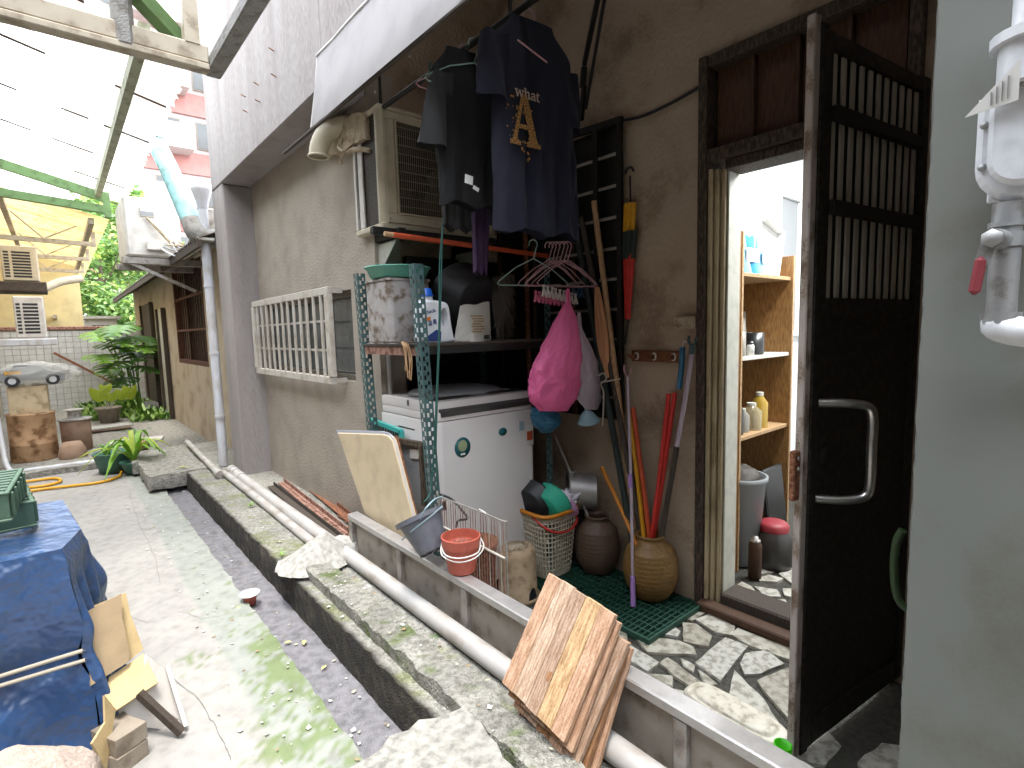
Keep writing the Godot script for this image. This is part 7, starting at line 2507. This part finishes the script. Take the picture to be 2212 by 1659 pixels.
func roofs():
	var b
	# translucent corrugated lean-to roof
	var o = thing("corrugated_roof", "white translucent corrugated roof on green steel over the alley", "roof", Vector3(0.7, 2.8, -5.2))
	for k in 5:
		b = W(o)
		var z0 = -3.35 - k * 0.82
		var rise = 0.004 * (k % 2) + rng.randf_range(0.0, 0.006)
		b.grid(func(u, v):
			var x = lerpf(0.72 + 0.01 * sin(v * 40.0), -1.9, u)
			var z = z0 - v * 0.87
			return Vector3(x, 2.83 + (0.7 - x) * 0.27 + rise + 0.012 * sin(z * TAU / 0.076), z), 6, 110)
		put("sheet", b, "roof_clear", o)
	# wind-blown dirt caught under the laps of the sheets
	for k in 6:
		var z0 = -3.4 - k * 0.82
		for j in 3:
			b = W(o)
			var xa = rng.randf_range(-0.5, 0.55)
			var xb = minf(xa + rng.randf_range(0.15, 0.35), 0.68)
			b.bar(Vector3(xa, 2.80 + (0.7 - xa) * 0.27, z0), Vector3(xb, 2.80 + (0.7 - xb) * 0.27, z0 + 0.01), 0.022, 0.006)
			put("dirt_strip", b, "bark", o)
	for x in [0.47, -0.45, -1.3]:
		b = W(o)
		b.bar(Vector3(x, 2.77 + (0.7 - x) * 0.27, -3.3), Vector3(x, 2.77 + (0.7 - x) * 0.27, -7.25), 0.05, 0.07)
		put("purlin", b, "frame_pale", o)
	for z in [-7.2]:
		b = W(o)
		b.bar(Vector3(0.55, 2.80, z), Vector3(-1.7, 2.80 + 2.25 * 0.27, z), 0.06, 0.09, Vector3.UP)
		put("rafter", b, "frame_green", o)
		b = W(o)
		b.bar(Vector3(0.55, 2.68, z), Vector3(-1.7, 2.86, z), 0.06, 0.08, Vector3.UP)
		put("tie_beam", b, "frame_green", o)
		b = W(o)
		b.bar(Vector3(0.54, 2.6, z - 0.01), Vector3(0.54, 2.86, z - 0.01), 0.06, 0.08, Vector3.BACK)
		put("post", b, "frame_green", o)
	o = thing("corrugated_roof", "stained yellow corrugated roof on brown trusses farther along", "roof", Vector3(0.5, 2.5, -10.5))
	for k in 8:
		b = W(o)
		var z0 = -7.3 - k * 0.95
		b.grid(func(u, v):
			var x = lerpf(0.55 + 0.008 * sin(v * 50.0), -1.9, u)
			var z = z0 - v * 1.0
			return Vector3(x, 2.60 + (0.55 - x) * 0.27 + 0.004 * (k % 2) + 0.012 * sin(z * TAU / 0.076), z), 5, 120)
		put("sheet", b, "roof_yellow", o)
	for x in [0.4, -0.3]:
		b = W(o)
		b.bar(Vector3(x, 2.53 + (0.55 - x) * 0.27, -7.3), Vector3(x, 2.53 + (0.55 - x) * 0.27, -15.0), 0.05, 0.06)
		put("purlin", b, "frame_cream", o)
	for z in [-8.0, -9.5, -11.2]:
		b = W(o)
		b.bar(Vector3(0.46, 2.42, z), Vector3(-1.2, 2.46, z), 0.04, 0.05, Vector3.UP)
		b.bar(Vector3(0.44, 2.42, z), Vector3(0.44, 2.56, z), 0.04, 0.05, Vector3.BACK)
		b.bar(Vector3(0.0, 2.45, z), Vector3(0.3, 2.62, z), 0.015, 0.015)
		b.bar(Vector3(0.0, 2.45, z), Vector3(-0.25, 2.72, z), 0.015, 0.015)
		put("truss", b, ["frame_cream", "rust", "frame_cream"][int(-z) % 3], o)
	# near frame of a small canopy
	o = thing("steel_canopy", "weathered cream and grey steel canopy frame corner overhead", "canopy frame", Vector3(0.7, 2.6, -2.95))
	b = W(o)
	b.cspan(Vector3(-1.6, 2.585, -2.98), Vector3(0.665, 2.665, -2.92), 0.006)
	put("beam", b, "frame_cream", o)
	b = W(o)
	b.cspan(Vector3(-1.6, 2.555, -2.985), Vector3(0.665, 2.584, -2.915), 0.004)
	put("lower_flange", b, "frame_cream", o)
	b = W(o)
	b.cspan(Vector3(0.667, 2.57, -3.03), Vector3(0.735, 2.63, 1.0), 0.006)
	put("side_bar", b, "frame_grey", o)
	b = W(o)
	b.bar(Vector3(0.60, 2.66, -2.95), Vector3(0.60, 3.3, -2.95), 0.06, 0.07, Vector3.BACK)
	put("upright", b, "frame_cream", o)
	b = W(o)
	b.cspan(Vector3(0.3, 2.56, -2.99), Vector3(0.38, 2.8, -2.91), 0.02)
	put("wrapping", b, "frame_grey", o)
	b = W(o)
	b.bar(Vector3(0.36, 2.82, -2.9), Vector3(0.62, 2.70, -3.1), 0.06, 0.07)
	put("strut", b, "frame_green", o)
func wall_ac(label, at: Vector3, s: Vector3, m):
	var o = thing("air_conditioner", label, "air conditioner", at, "")
	var b = L()
	b.cspan(Vector3(0, 0, -s.z), Vector3(s.x, s.y, 0), 0.012)
	put("casing", b, m, o)
	for i in 9:
		b = L()
		var y = s.y * (0.1 + 0.085 * i)
		b.cspan(Vector3(s.x * 0.3, y, 0.0005), Vector3(s.x * 0.8, y + s.y * 0.052, 0.003), 0.001)
		put("grille_slot", b, "black_plastic", o)
		b = L()
		b.cspan(Vector3(s.x * 0.08, y, 0.0005), Vector3(s.x * 0.22, y + s.y * 0.052, 0.003), 0.001)
		put("grille_slot", b, "black_plastic", o)
	return o
func left_far():
	var b
	# opposite house
	var o = thing("opposite_house", "dim house wall with pipes along the other side of the alley", "house", Vector3(-0.8, 0, -10))
	b = W(o)
	b.span(Vector3(-1.0, 0, -16), Vector3(-0.75, 3.4, -6.3))
	b.span(Vector3(-1.6, 0, -6.4), Vector3(-1.0, 3.4, -6.3))
	put("wall", b, "far_wall", o)
	b = W(o)
	b.span(Vector3(-1.9, 0, -6.3), Vector3(-1.6, 4.6, 8.0))  # unseen near wall, its height shaped to hold sky light off the recess
	b.span(Vector3(-1.9, 0, 8.0), Vector3(1.3, 4.6, 8.2))  # unseen end wall added across the alley to block sky light
	put("unseen_blocker_wall", b, "blocker_wall_dark", o)
	b = W(o)
	b.tube([Vector3(-0.6, 0.1, -7.6), Vector3(-0.6, 2.8, -7.6)], 0.03, 10)
	b.tube([Vector3(-0.55, 0.1, -8.1), Vector3(-0.55, 2.6, -8.1)], 0.025, 10)
	put("service_pipe", b, "steel_dull", o)
	wall_ac("cream air conditioner unit with dark grille, uppermost on the opposite wall", Vector3(-0.42, 2.06, -9.0), Vector3(0.34, 0.43, 0.5), "ac_cream")
	wall_ac("white air conditioner unit on the shelf of the opposite wall", Vector3(-0.35, 1.36, -8.8), Vector3(0.28, 0.5, 0.5), "ac_white")
	o = thing("wall_shelf", "grey concrete shelf carrying the white air conditioner", "shelf", Vector3(-0.4, 1.25, -9.0))
	b = W(o)
	b.cspan(Vector3(-0.75, 1.26, -9.4), Vector3(0.02, 1.345, -8.75), 0.01)
	put("slab", b, "pvc_white", o)
	b = W(o)
	b.cspan(Vector3(-0.75, 1.93, -9.55), Vector3(-0.02, 2.05, -8.95), 0.01)
	put("upper_slab", b, "stick_dark", o)
	b = L()
	b.tube(curve([Vector3(-0.05, 1.98, -9.1), Vector3(0.12, 2.08, -9.2), Vector3(0.34, 2.14, -9.3)], 6), 0.05, 14)
	tag(put("duct_hose", b, "ac_cream"), "ribbed cream duct hose stretching from the upper wall unit", "duct hose")
	b = L()
	b.tube(curve([Vector3(-0.55, 1.3, -7.5), Vector3(-0.5, 0.9, -7.2), Vector3(-0.47, 0.4, -6.95), Vector3(-0.42, 0.13, -6.7), Vector3(-0.25, 0.12, -6.62), Vector3(0.25, 0.12, -6.6)], 6), 0.022, 8)
	tag(put("pale_hose", b, "pvc_white"), "pale hose curving down to the raised step", "hose")
	# raised floor behind
	b = L()
	rough(b, Vector3(-1.0, -0.1, -13.5), Vector3(1.3, 0.12, -6.5), 0.12, 0.01, 4.0)
	struct("rear_path", b, "concrete_slab")
	# drum with box and toy car on it
	o = thing("rusty_drum", "tall rust-streaked tin drum by the opposite wall", "drum", Vector3(-0.25, 0.12, -7.2))
	b = L()
	b.lathe([Vector2(0, 0), Vector2(0.185, 0), Vector2(0.19, 0.01), Vector2(0.185, 0.16), Vector2(0.19, 0.17), Vector2(0.185, 0.18), Vector2(0.185, 0.46), Vector2(0.192, 0.47), Vector2(0.185, 0.48), Vector2(0, 0.475)], 34)
	put("drum", b, "drum_rust", o)
	o = thing("cream_canister", "square cream canister standing on the rusty drum", "canister", Vector3(-0.25, 0.6, -7.2))
	b = L()
	rbox(b, -0.15, 0.15, 0.0, 0.27, -0.12, 0.12, 0.02)
	put("body", b, "box_cream", o)
	b = L()
	b.lathe([Vector2(0.03, 0.27), Vector2(0.03, 0.29), Vector2(0, 0.291)], 14, Vector3(0.06, 0, 0.03))
	put("cap", b, "steel_dull", o)
	o = thing("toy_car", "grey toy car wrapped in clear film on the cream canister", "toy car", Vector3(-0.2, 0.875, -7.15))
	b = L()
	b.prism([Vector2(-0.24, 0.06), Vector2(0.24, 0.05), Vector2(0.25, 0.11), Vector2(0.12, 0.14), Vector2(0.06, 0.2), Vector2(-0.12, 0.21), Vector2(-0.2, 0.14), Vector2(-0.25, 0.12)], 0.2, Transform3D(Basis(), Vector3(0, 0, -0.1)), 0.015)
	put("body", b, "bucket_grey", o)
	for x in [-0.15, 0.15]:
		for z in [-0.1, 0.1]:
			b = L()
			b.tube([Vector3(x, 0.055, z - 0.025), Vector3(x, 0.055, z + 0.025)], 0.055, 20)
			var wl = put("wheel", b, "black_plastic", o)
			b = L()
			b.tube([Vector3(x, 0.055, z - 0.027), Vector3(x, 0.055, z + 0.027)], 0.03, 12)
			put("rim", b, "pvc_white", wl)
	b = L()
	b.span(Vector3(-0.2, 0.12, 0.101), Vector3(-0.08, 0.15, 0.104))
	put("yellow_panel", b, "hose_yellow", o)
	b = L()
	blob(b, Vector3(0.02, 0.11, 0), Vector3(0.31, 0.12, 0.16), 2.0, 0.35, 5.0, 30, 16)
	put("film", b, mat("clear_film", Color(0.75, 0.74, 0.7), 0.3, {"alpha": 0.3, "tex": "fine", "bump": "b_mid", "scale": 3.0}), o)
	o = thing("clay_drum", "squat brown drum with a pale lid beside the rusty drum", "drum", Vector3(0.09, 0.12, -7.45))
	b = L()
	b.lathe([Vector2(0, 0), Vector2(0.13, 0), Vector2(0.135, 0.33), Vector2(0.12, 0.34)], 30)
	put("drum", b, "pot_clay", o)
	b = L()
	b.lathe([Vector2(0.15, 0.335), Vector2(0.15, 0.35), Vector2(0.06, 0.36), Vector2(0.06, 0.43), Vector2(0.09, 0.44), Vector2(0.085, 0.45), Vector2(0, 0.44)], 28)
	put("lid", b, "concrete_pale", o)
	o = thing("upturned_pot", "brown clay pot turned upside down before the squat drum", "flower pot", Vector3(0.04, 0.12, -7.0))
	b = L()
	b.lathe([Vector2(0.115, 0), Vector2(0.12, 0.03), Vector2(0.105, 0.1), Vector2(0.075, 0.16), Vector2(0, 0.165)], 28)
	put("pot", b, "pot_clay", o)
	for k in 3:
		b = L()
		b.cspan(Vector3(-0.26, 0, -0.13), Vector3(0.26, 0.02, 0.13), 0.003)
		var pl = tag(put("flat_board", b, ["concrete_pale", "pot_clay", "white_board"][k]), ["pale stone board topmost of the low stack behind the pots", "reddish board in the middle of the low stack", "white board lying by the low stack"][k], "board", "boards stacked on the path")
		pl.position = [Vector3(0.42, 0.165, -8.7), Vector3(0.4, 0.142, -8.7), Vector3(0.62, 0.125, -7.5)][k]
		pl.rotation.y = [0.15, 0.05, -0.2][k]
	# back wall of white tiles, mesh and yellow house
	o = thing("tiled_wall", "white tiled garden wall closing the alley", "wall", Vector3(0.2, 0, -12))
	b = W(o)
	b.span(Vector3(-0.75, 0, -12.15), Vector3(1.25, 1.5, -12.0))
	put("wall", b, "concrete_pale", o)
	var td = MB.new()
	td.cspan(Vector3(-0.046, -0.046, 0), Vector3(0.046, 0.046, 0.008), 0.003)
	var tm = td.mesh()
	for i in 20:
		for j in 14:
			var tl = put("tile", tm, "tile_white", o)
			tl.position = Vector3(-0.7 + i * 0.098, 0.16 + j * 0.098, -11.999) - o.position
	b = W(o)
	b.cspan(Vector3(-0.75, 1.5, -12.18), Vector3(1.25, 1.56, -11.96), 0.01)
	put("coping", b, "rust_pale", o)
	o = thing("diagonal_bar", "rusty bar slanting across the white tiled wall", "bar", Vector3(0.3, 0.8, -11.9))
	b = W(o)
	b.bar(onz(116, 762, -11.9), onz(245, 828, -11.9), 0.03, 0.04)
	put("bar", b, "rust", o)
	o = thing("yellow_house", "yellow rendered wall under the stained roof", "house", Vector3(-0.3, 0, -12.6))
	b = W(o)
	b.span(Vector3(-1.0, 0, -13.0), Vector3(0.42, 2.9, -12.4))
	put("wall", b, "yellow_wall", o)
	b = W(o)
	b.span(Vector3(0.0, 1.7, -12.4), Vector3(0.06, 1.76, -12.0))
	put("ledge", b, "frame_cream", o)
	o = thing("tool_shed", "small white shed with a barred window behind the tiled wall", "shed", Vector3(0.55, 0, -13.2))
	b = W(o)
	b.span(Vector3(0.45, 0, -13.8), Vector3(0.95, 1.72, -13.0))
	put("wall", b, "tile_white", o)
	b = W(o)
	b.span(Vector3(0.4, 1.72, -13.9), Vector3(1.02, 1.77, -12.9))
	put("roof", b, "concrete_pale", o)
	for i in 4:
		b = W(o)
		b.span(Vector3(0.56 + 0.07 * i, 1.35, -12.998), Vector3(0.62 + 0.07 * i, 1.6, -12.99))
		put("pane", b, "glass_dark", o)
func tree(label, at: Vector3, h: float, crown: Vector3, n: int, leaf: float, sd: int, group := "trees behind the alley"):
	var r := RandomNumberGenerator.new()
	r.seed = sd
	var o = thing("leafy_tree", label, "tree", at, group)
	var b = L()
	b.tube([Vector3.ZERO, Vector3(0.05, h * 0.4, 0.02), Vector3(0, h * 0.75, 0), Vector3(0.05, h, 0)], [0.1, 0.08, 0.055, 0.02], 10)
	for i in 8:
		var t = r.randf_range(0.45, 0.9)
		var a = r.randf_range(0, TAU)
		var p = Vector3(0, h * t, 0)
		b.tube([p, p + Vector3(cos(a) * crown.x * 0.5, crown.y * 0.25, sin(a) * crown.z * 0.5), p + Vector3(cos(a) * crown.x * 0.8, crown.y * 0.55, sin(a) * crown.z * 0.8)], [0.035, 0.022, 0.008], 6)
	put("trunk", b, "bark", o)
	b = L()
	b.flat()
	var clumps = []
	for i in 26:
		var d = Vector3(r.randfn(), r.randfn(), r.randfn()).normalized() * pow(r.randf(), 0.4)
		clumps.append([Vector3(0, h, 0) + d * crown, r.randf_range(0.22, 0.42)])
	for i in n:
		var c = clumps[r.randi() % clumps.size()]
		var d = Vector3(r.randfn(), r.randfn() * 0.7, r.randfn()) * c[1] * 0.55
		var p = c[0] + d
		var s = leaf * r.randf_range(0.6, 1.2)
		var ax = Vector3(r.randfn(), r.randfn() * 0.4 - 0.35, r.randfn()).normalized()
		var sd2 = ax.cross(Vector3(r.randfn(), r.randfn() + 1.5, r.randfn())).normalized()
		var g = r.randf()
		b.col = Color(0.08, 0.17, 0.05).lerp(Color(0.24, 0.38, 0.1), g) if r.randf() < 0.85 else Color(0.4, 0.48, 0.12)
		var tip = p + ax * s
		var m = p + ax * s * 0.5
		var up = sd2.cross(ax) * s * 0.08
		b.tri(p, m + sd2 * s * 0.27 + up, tip)
		b.tri(p, tip, m - sd2 * s * 0.27 + up)
	put("crown", b, "leaf_vc", o)
func blade(b: MB, a: Vector3, c: Vector3, d: Vector3, w: float, n := 9):
	# an arching strap leaf through three points
	var side = (d - a).cross(Vector3.UP)
	side = side.normalized() if side.length() > 0.001 else Vector3.RIGHT
	b.grid(func(u, v):
		var p = a.lerp(c, v).lerp(c.lerp(d, v), v)
		var k = w * (0.35 + 0.65 * sin(pow(v, 0.7) * PI * 0.92 + 0.12)) * (1.0 if v < 0.97 else 0.15)
		return p + side * (u - 0.5) * k + Vector3(0, -absf(u - 0.5) * w * -0.35, 0), 2, n)
func split_leaf(b: MB, stem: Vector3, dir: Vector3, size: float, droop: float):
	# a monstera leaf: a heart cut into fingers on both sides of the midrib
	var up = Vector3.UP
	var side = dir.cross(up).normalized()
	var nrm = side.cross(dir).normalized()
	var rib = func(t): return stem + dir * (t * size) + Vector3(0, -droop * t * t * size, 0)
	b.soft()
	var nf = 7
	for s in [-1.0, 1.0]:
		for k in nf:
			var t0 = (k + 0.0) / nf
			var t1 = (k + 1.0) / nf
			var wid = size * 0.55 * pow(sin(PI * clampf(0.12 + 0.86 * (t0 + t1) * 0.5, 0, 1)), 0.7)
			var sweep = 0.12 + 0.22 * (t0 + t1) * 0.5
			b.grid(func(u, v):
				var tt = lerpf(t0, t1, u)
				var base = rib.call(tt)
				var shrink = 1.0 if v < 0.45 else lerpf(1.0, 0.62, (v - 0.45) / 0.55)
				var mid = rib.call((t0 + t1) * 0.5)
				var root = mid.lerp(base, shrink)
				return root + side * (s * wid * v * (1.0 - 0.12 * pow(2.0 * u - 1.0, 2.0))) + dir * (sweep * size * v * 0.5) + nrm * (wid * (0.28 * v - 0.42 * v * v)), 2, 5)
func plants():
	var b
	tree("tall leafy tree rising between the two roofs", Vector3(0.9, 0.0, -15.5), 3.2, Vector3(1.0, 1.3, 1.0), 3600, 0.16, 11)
	tree("leafy tree spreading above the neighbour's eave", Vector3(2.0, 0.0, -17.5), 3.4, Vector3(1.2, 1.3, 1.2), 3200, 0.17, 12)
	tree("low bushy tree filling the gap behind the white shed", Vector3(0.75, 0.0, -14.2), 1.9, Vector3(0.8, 0.7, 0.5), 2800, 0.13, 13)
	tree("pale leafy tree farthest down the alley", Vector3(1.3, 0.0, -21.0), 4.6, Vector3(1.8, 1.8, 1.2), 3600, 0.22, 14)
	# monstera
	var o = thing("monstera_plant", "big monstera with deeply split glossy leaves", "plant", Vector3(0.9, 0.12, -10.6))
	var r := RandomNumberGenerator.new()
	r.seed = 5
	var spots = [[222, 715, 0.51, "leaf_light"], [262, 702, 0.57, "leaf_green"], [292, 725, 0.53, "leaf_green"], [240, 742, 0.57, "leaf_green"], [285, 758, 0.57, "leaf_green"], [215, 765, 0.46, "leaf_light"], [255, 780, 0.52, "leaf_green"], [295, 790, 0.48, "leaf_green"], [270, 815, 0.46, "leaf_green"], [235, 800, 0.39, "leaf_light"], [305, 745, 0.41, "leaf_light"], [250, 730, 0.46, "leaf_light"]]
	for i in spots.size():
		var q = spots[i]
		var p = onz(q[0], q[1], -10.2 - 0.07 * (i % 5))
		var root = Vector3(0.9 + 0.05 * (i % 3), 0.12, -10.6)
		var dir = ((p - root) * Vector3(1, 0, 1) + Vector3(r.randf_range(-0.6, 0.6), 0.05, r.randf_range(0.1, 0.8))).normalized()
		var st = p - dir * q[2] * 0.3
		b = W(o)
		b.tube(curve([root, root.lerp(st, 0.6) + Vector3(0, 0.15, 0), st], 5), 0.011, 6)
		put("stalk", b, "leaf_light", o)
		b = W(o)
		split_leaf(b, st, dir, q[2], 0.35)
		put("leaf", b, q[3], o)
	# caladium in a grey clay pot
	o = thing("clay_planter", "wide grey clay pot holding a lime caladium", "flower pot", Vector3(0.5, 0.12, -9.6))
	b = L()
	b.lathe([Vector2(0, 0), Vector2(0.11, 0), Vector2(0.135, 0.19), Vector2(0.165, 0.2), Vector2(0.168, 0.225), Vector2(0.145, 0.225), Vector2(0.12, 0.17), Vector2(0, 0.17)], 30)
	put("pot", b, "pot_grey_clay", o)
	o = thing("caladium_plant", "lime spotted caladium leaves growing from the grey clay pot", "plant", Vector3(0.5, 0.3, -9.6))
	for k in [[213, 850, 0.24], [240, 855, 0.18], [283, 845, 0.24], [265, 850, 0.2], [228, 838, 0.16]]:
		var p = onz(k[0], k[1], -9.45)
		b = W(o)
		b.tube(curve([Vector3(0.5, 0.29, -9.6), Vector3(0.5, 0.29, -9.6).lerp(p, 0.5) + Vector3(0, 0.08, 0), p], 4), 0.006, 5)
		put("stalk", b, "string_white", o)
		b = W(o)
		heart(b, p, (p - Vector3(0.5, 0.6, -9.9)).normalized(), k[2])
		put("leaf", b, "leaf_lime", o)
	# strap-leaved plant in green pots
	o = thing("green_planter", "dark green round plastic pot at the raised step", "flower pot", Vector3(0.33, 0.075, -6.22), "green pots")
	b = L()
	b.lathe([Vector2(0, 0), Vector2(0.12, 0), Vector2(0.15, 0.12), Vector2(0.165, 0.17), Vector2(0.172, 0.175), Vector2(0.16, 0.18), Vector2(0.14, 0.13), Vector2(0, 0.13)], 30)
	put("pot", b, "pot_green", o)
	o = thing("green_planter", "smaller dark green pot under the arching leaves", "flower pot", Vector3(0.46, 0.075, -5.98), "green pots")
	b = L()
	b.lathe([Vector2(0, 0), Vector2(0.075, 0), Vector2(0.1, 0.09), Vector2(0.115, 0.1), Vector2(0.112, 0.11), Vector2(0.09, 0.08), Vector2(0, 0.07)], 28)
	put("pot", b, "pot_green", o)
	o = thing("brown_planter", "reddish brown pot behind the arching strap leaves", "flower pot", Vector3(0.55, 0.12, -6.55))
	b = L()
	b.lathe([Vector2(0, 0), Vector2(0.08, 0), Vector2(0.11, 0.14), Vector2(0.12, 0.15), Vector2(0.1, 0.15), Vector2(0, 0.1)], 28)
	put("pot", b, "pot_clay", o)
	o = thing("lily_plant", "bright green arching strap-leaved plant in the green pot", "plant", Vector3(0.46, 0.15, -5.98))
	for i in 20:
		var a = r.randf_range(0, TAU)
		var len_ = r.randf_range(0.22, 0.42)
		var d = Vector3(cos(a), 0, sin(a))
		b = L()
		blade(b, Vector3(0, 0.0, 0), d * len_ * 0.35 + Vector3(0, r.randf_range(0.28, 0.46), 0), d * len_ + Vector3(0, r.randf_range(-0.12, 0.22), 0), r.randf_range(0.03, 0.05))
		put("blade", b, "leaf_light" if i % 3 else "leaf_lime", o)
	for q in [["sprouting seedling plants in the larger green pot", Vector3(0.3, 0.21, -6.22), 9, 0.16], ["narrow-leaved seedling in the brown pot", Vector3(0.55, 0.23, -6.55), 8, 0.22]]:
		o = thing("seedling_plant", q[0], "plant", q[1])
		for i in q[2]:
			var a = r.randf_range(0, TAU)
			var d = Vector3(cos(a), 0, sin(a))
			b = L()
			blade(b, d * 0.05, d * 0.06 + Vector3(0, q[3] * 0.8, 0), d * 0.13 + Vector3(0, q[3] * 0.7, 0), 0.02)
			put("blade", b, "leaf_green", o)
	# ground cover at the end of the path and tufts on the kerb
	b = L()
	b.flat()
	for i in 2600:
		var x = r.randf_range(0.2, 1.2)
		var z = r.randf_range(-11.9, -9.2)
		if x < 0.75 and z > -9.9: continue
		var h = r.randf_range(0.03, 0.22) * (0.5 + 0.8 * absf(nz(Vector3(x, 0, z), 2.0)))
		var a = r.randf_range(0, TAU)
		var p = Vector3(x, 0.12, z)
		var t = p + Vector3(cos(a) * h * 0.8, h, sin(a) * h * 0.8)
		var s = Vector3(-sin(a), 0.2, cos(a)) * r.randf_range(0.015, 0.04)
		b.col = Color(0.06, 0.13, 0.03).lerp(Color(0.22, 0.34, 0.06), r.randf())
		b.tri(p, p.lerp(t, 0.55) + s, t); b.tri(p, t, p.lerp(t, 0.55) - s)
	tag(put("ground_cover", b, "leaf_vc"), "low leafy ground cover at the foot of the tiled wall", "ground cover", "", "stuff")
	for q in [[542, 1093, 26], [480, 1200, 0], [610, 1200, 14]]:
		if q[2] == 0: continue
		b = L()
		b.flat()
		for i in q[2]:
			var a = r.randf_range(0, TAU)
			var l = r.randf_range(0.02, 0.05)
			b.col = Color(0.12, 0.24, 0.04).lerp(Color(0.28, 0.4, 0.08), r.randf())
			var t = Vector3(cos(a) * l, l * 0.7, sin(a) * l)
			var s = Vector3(-sin(a), 0, cos(a)) * 0.004
			b.tri(s, t, -s)
		var g = tag(put("grass_tuft", b, "leaf_vc"), "small green weed tuft growing on the kerb" if q[2] > 20 else "tiny weed tuft growing where the kerb steps", "weed")
		g.position = ony(q[0], q[1], 0.2)
func heart(b: MB, p: Vector3, n: Vector3, s: float):
	# a heart-shaped leaf facing n, tip down
	var x = Vector3.UP.cross(n).normalized()
	var y = n.cross(x)
	b.grid(func(u, v):
		var t = (u - 0.5) * TAU
		var r = v * s * 0.5
		var hx = 0.95 * pow(absf(sin(t)), 1.2) * signf(sin(t)) * 1.0
		var hy = 0.85 * cos(t) - 0.3 * cos(2.0 * t) - 0.12 * cos(3.0 * t)
		return p + x * (hx * r) + y * (hy * r) - n * (0.25 * v * v * s * 0.5 * absf(sin(t))), 26, 4)
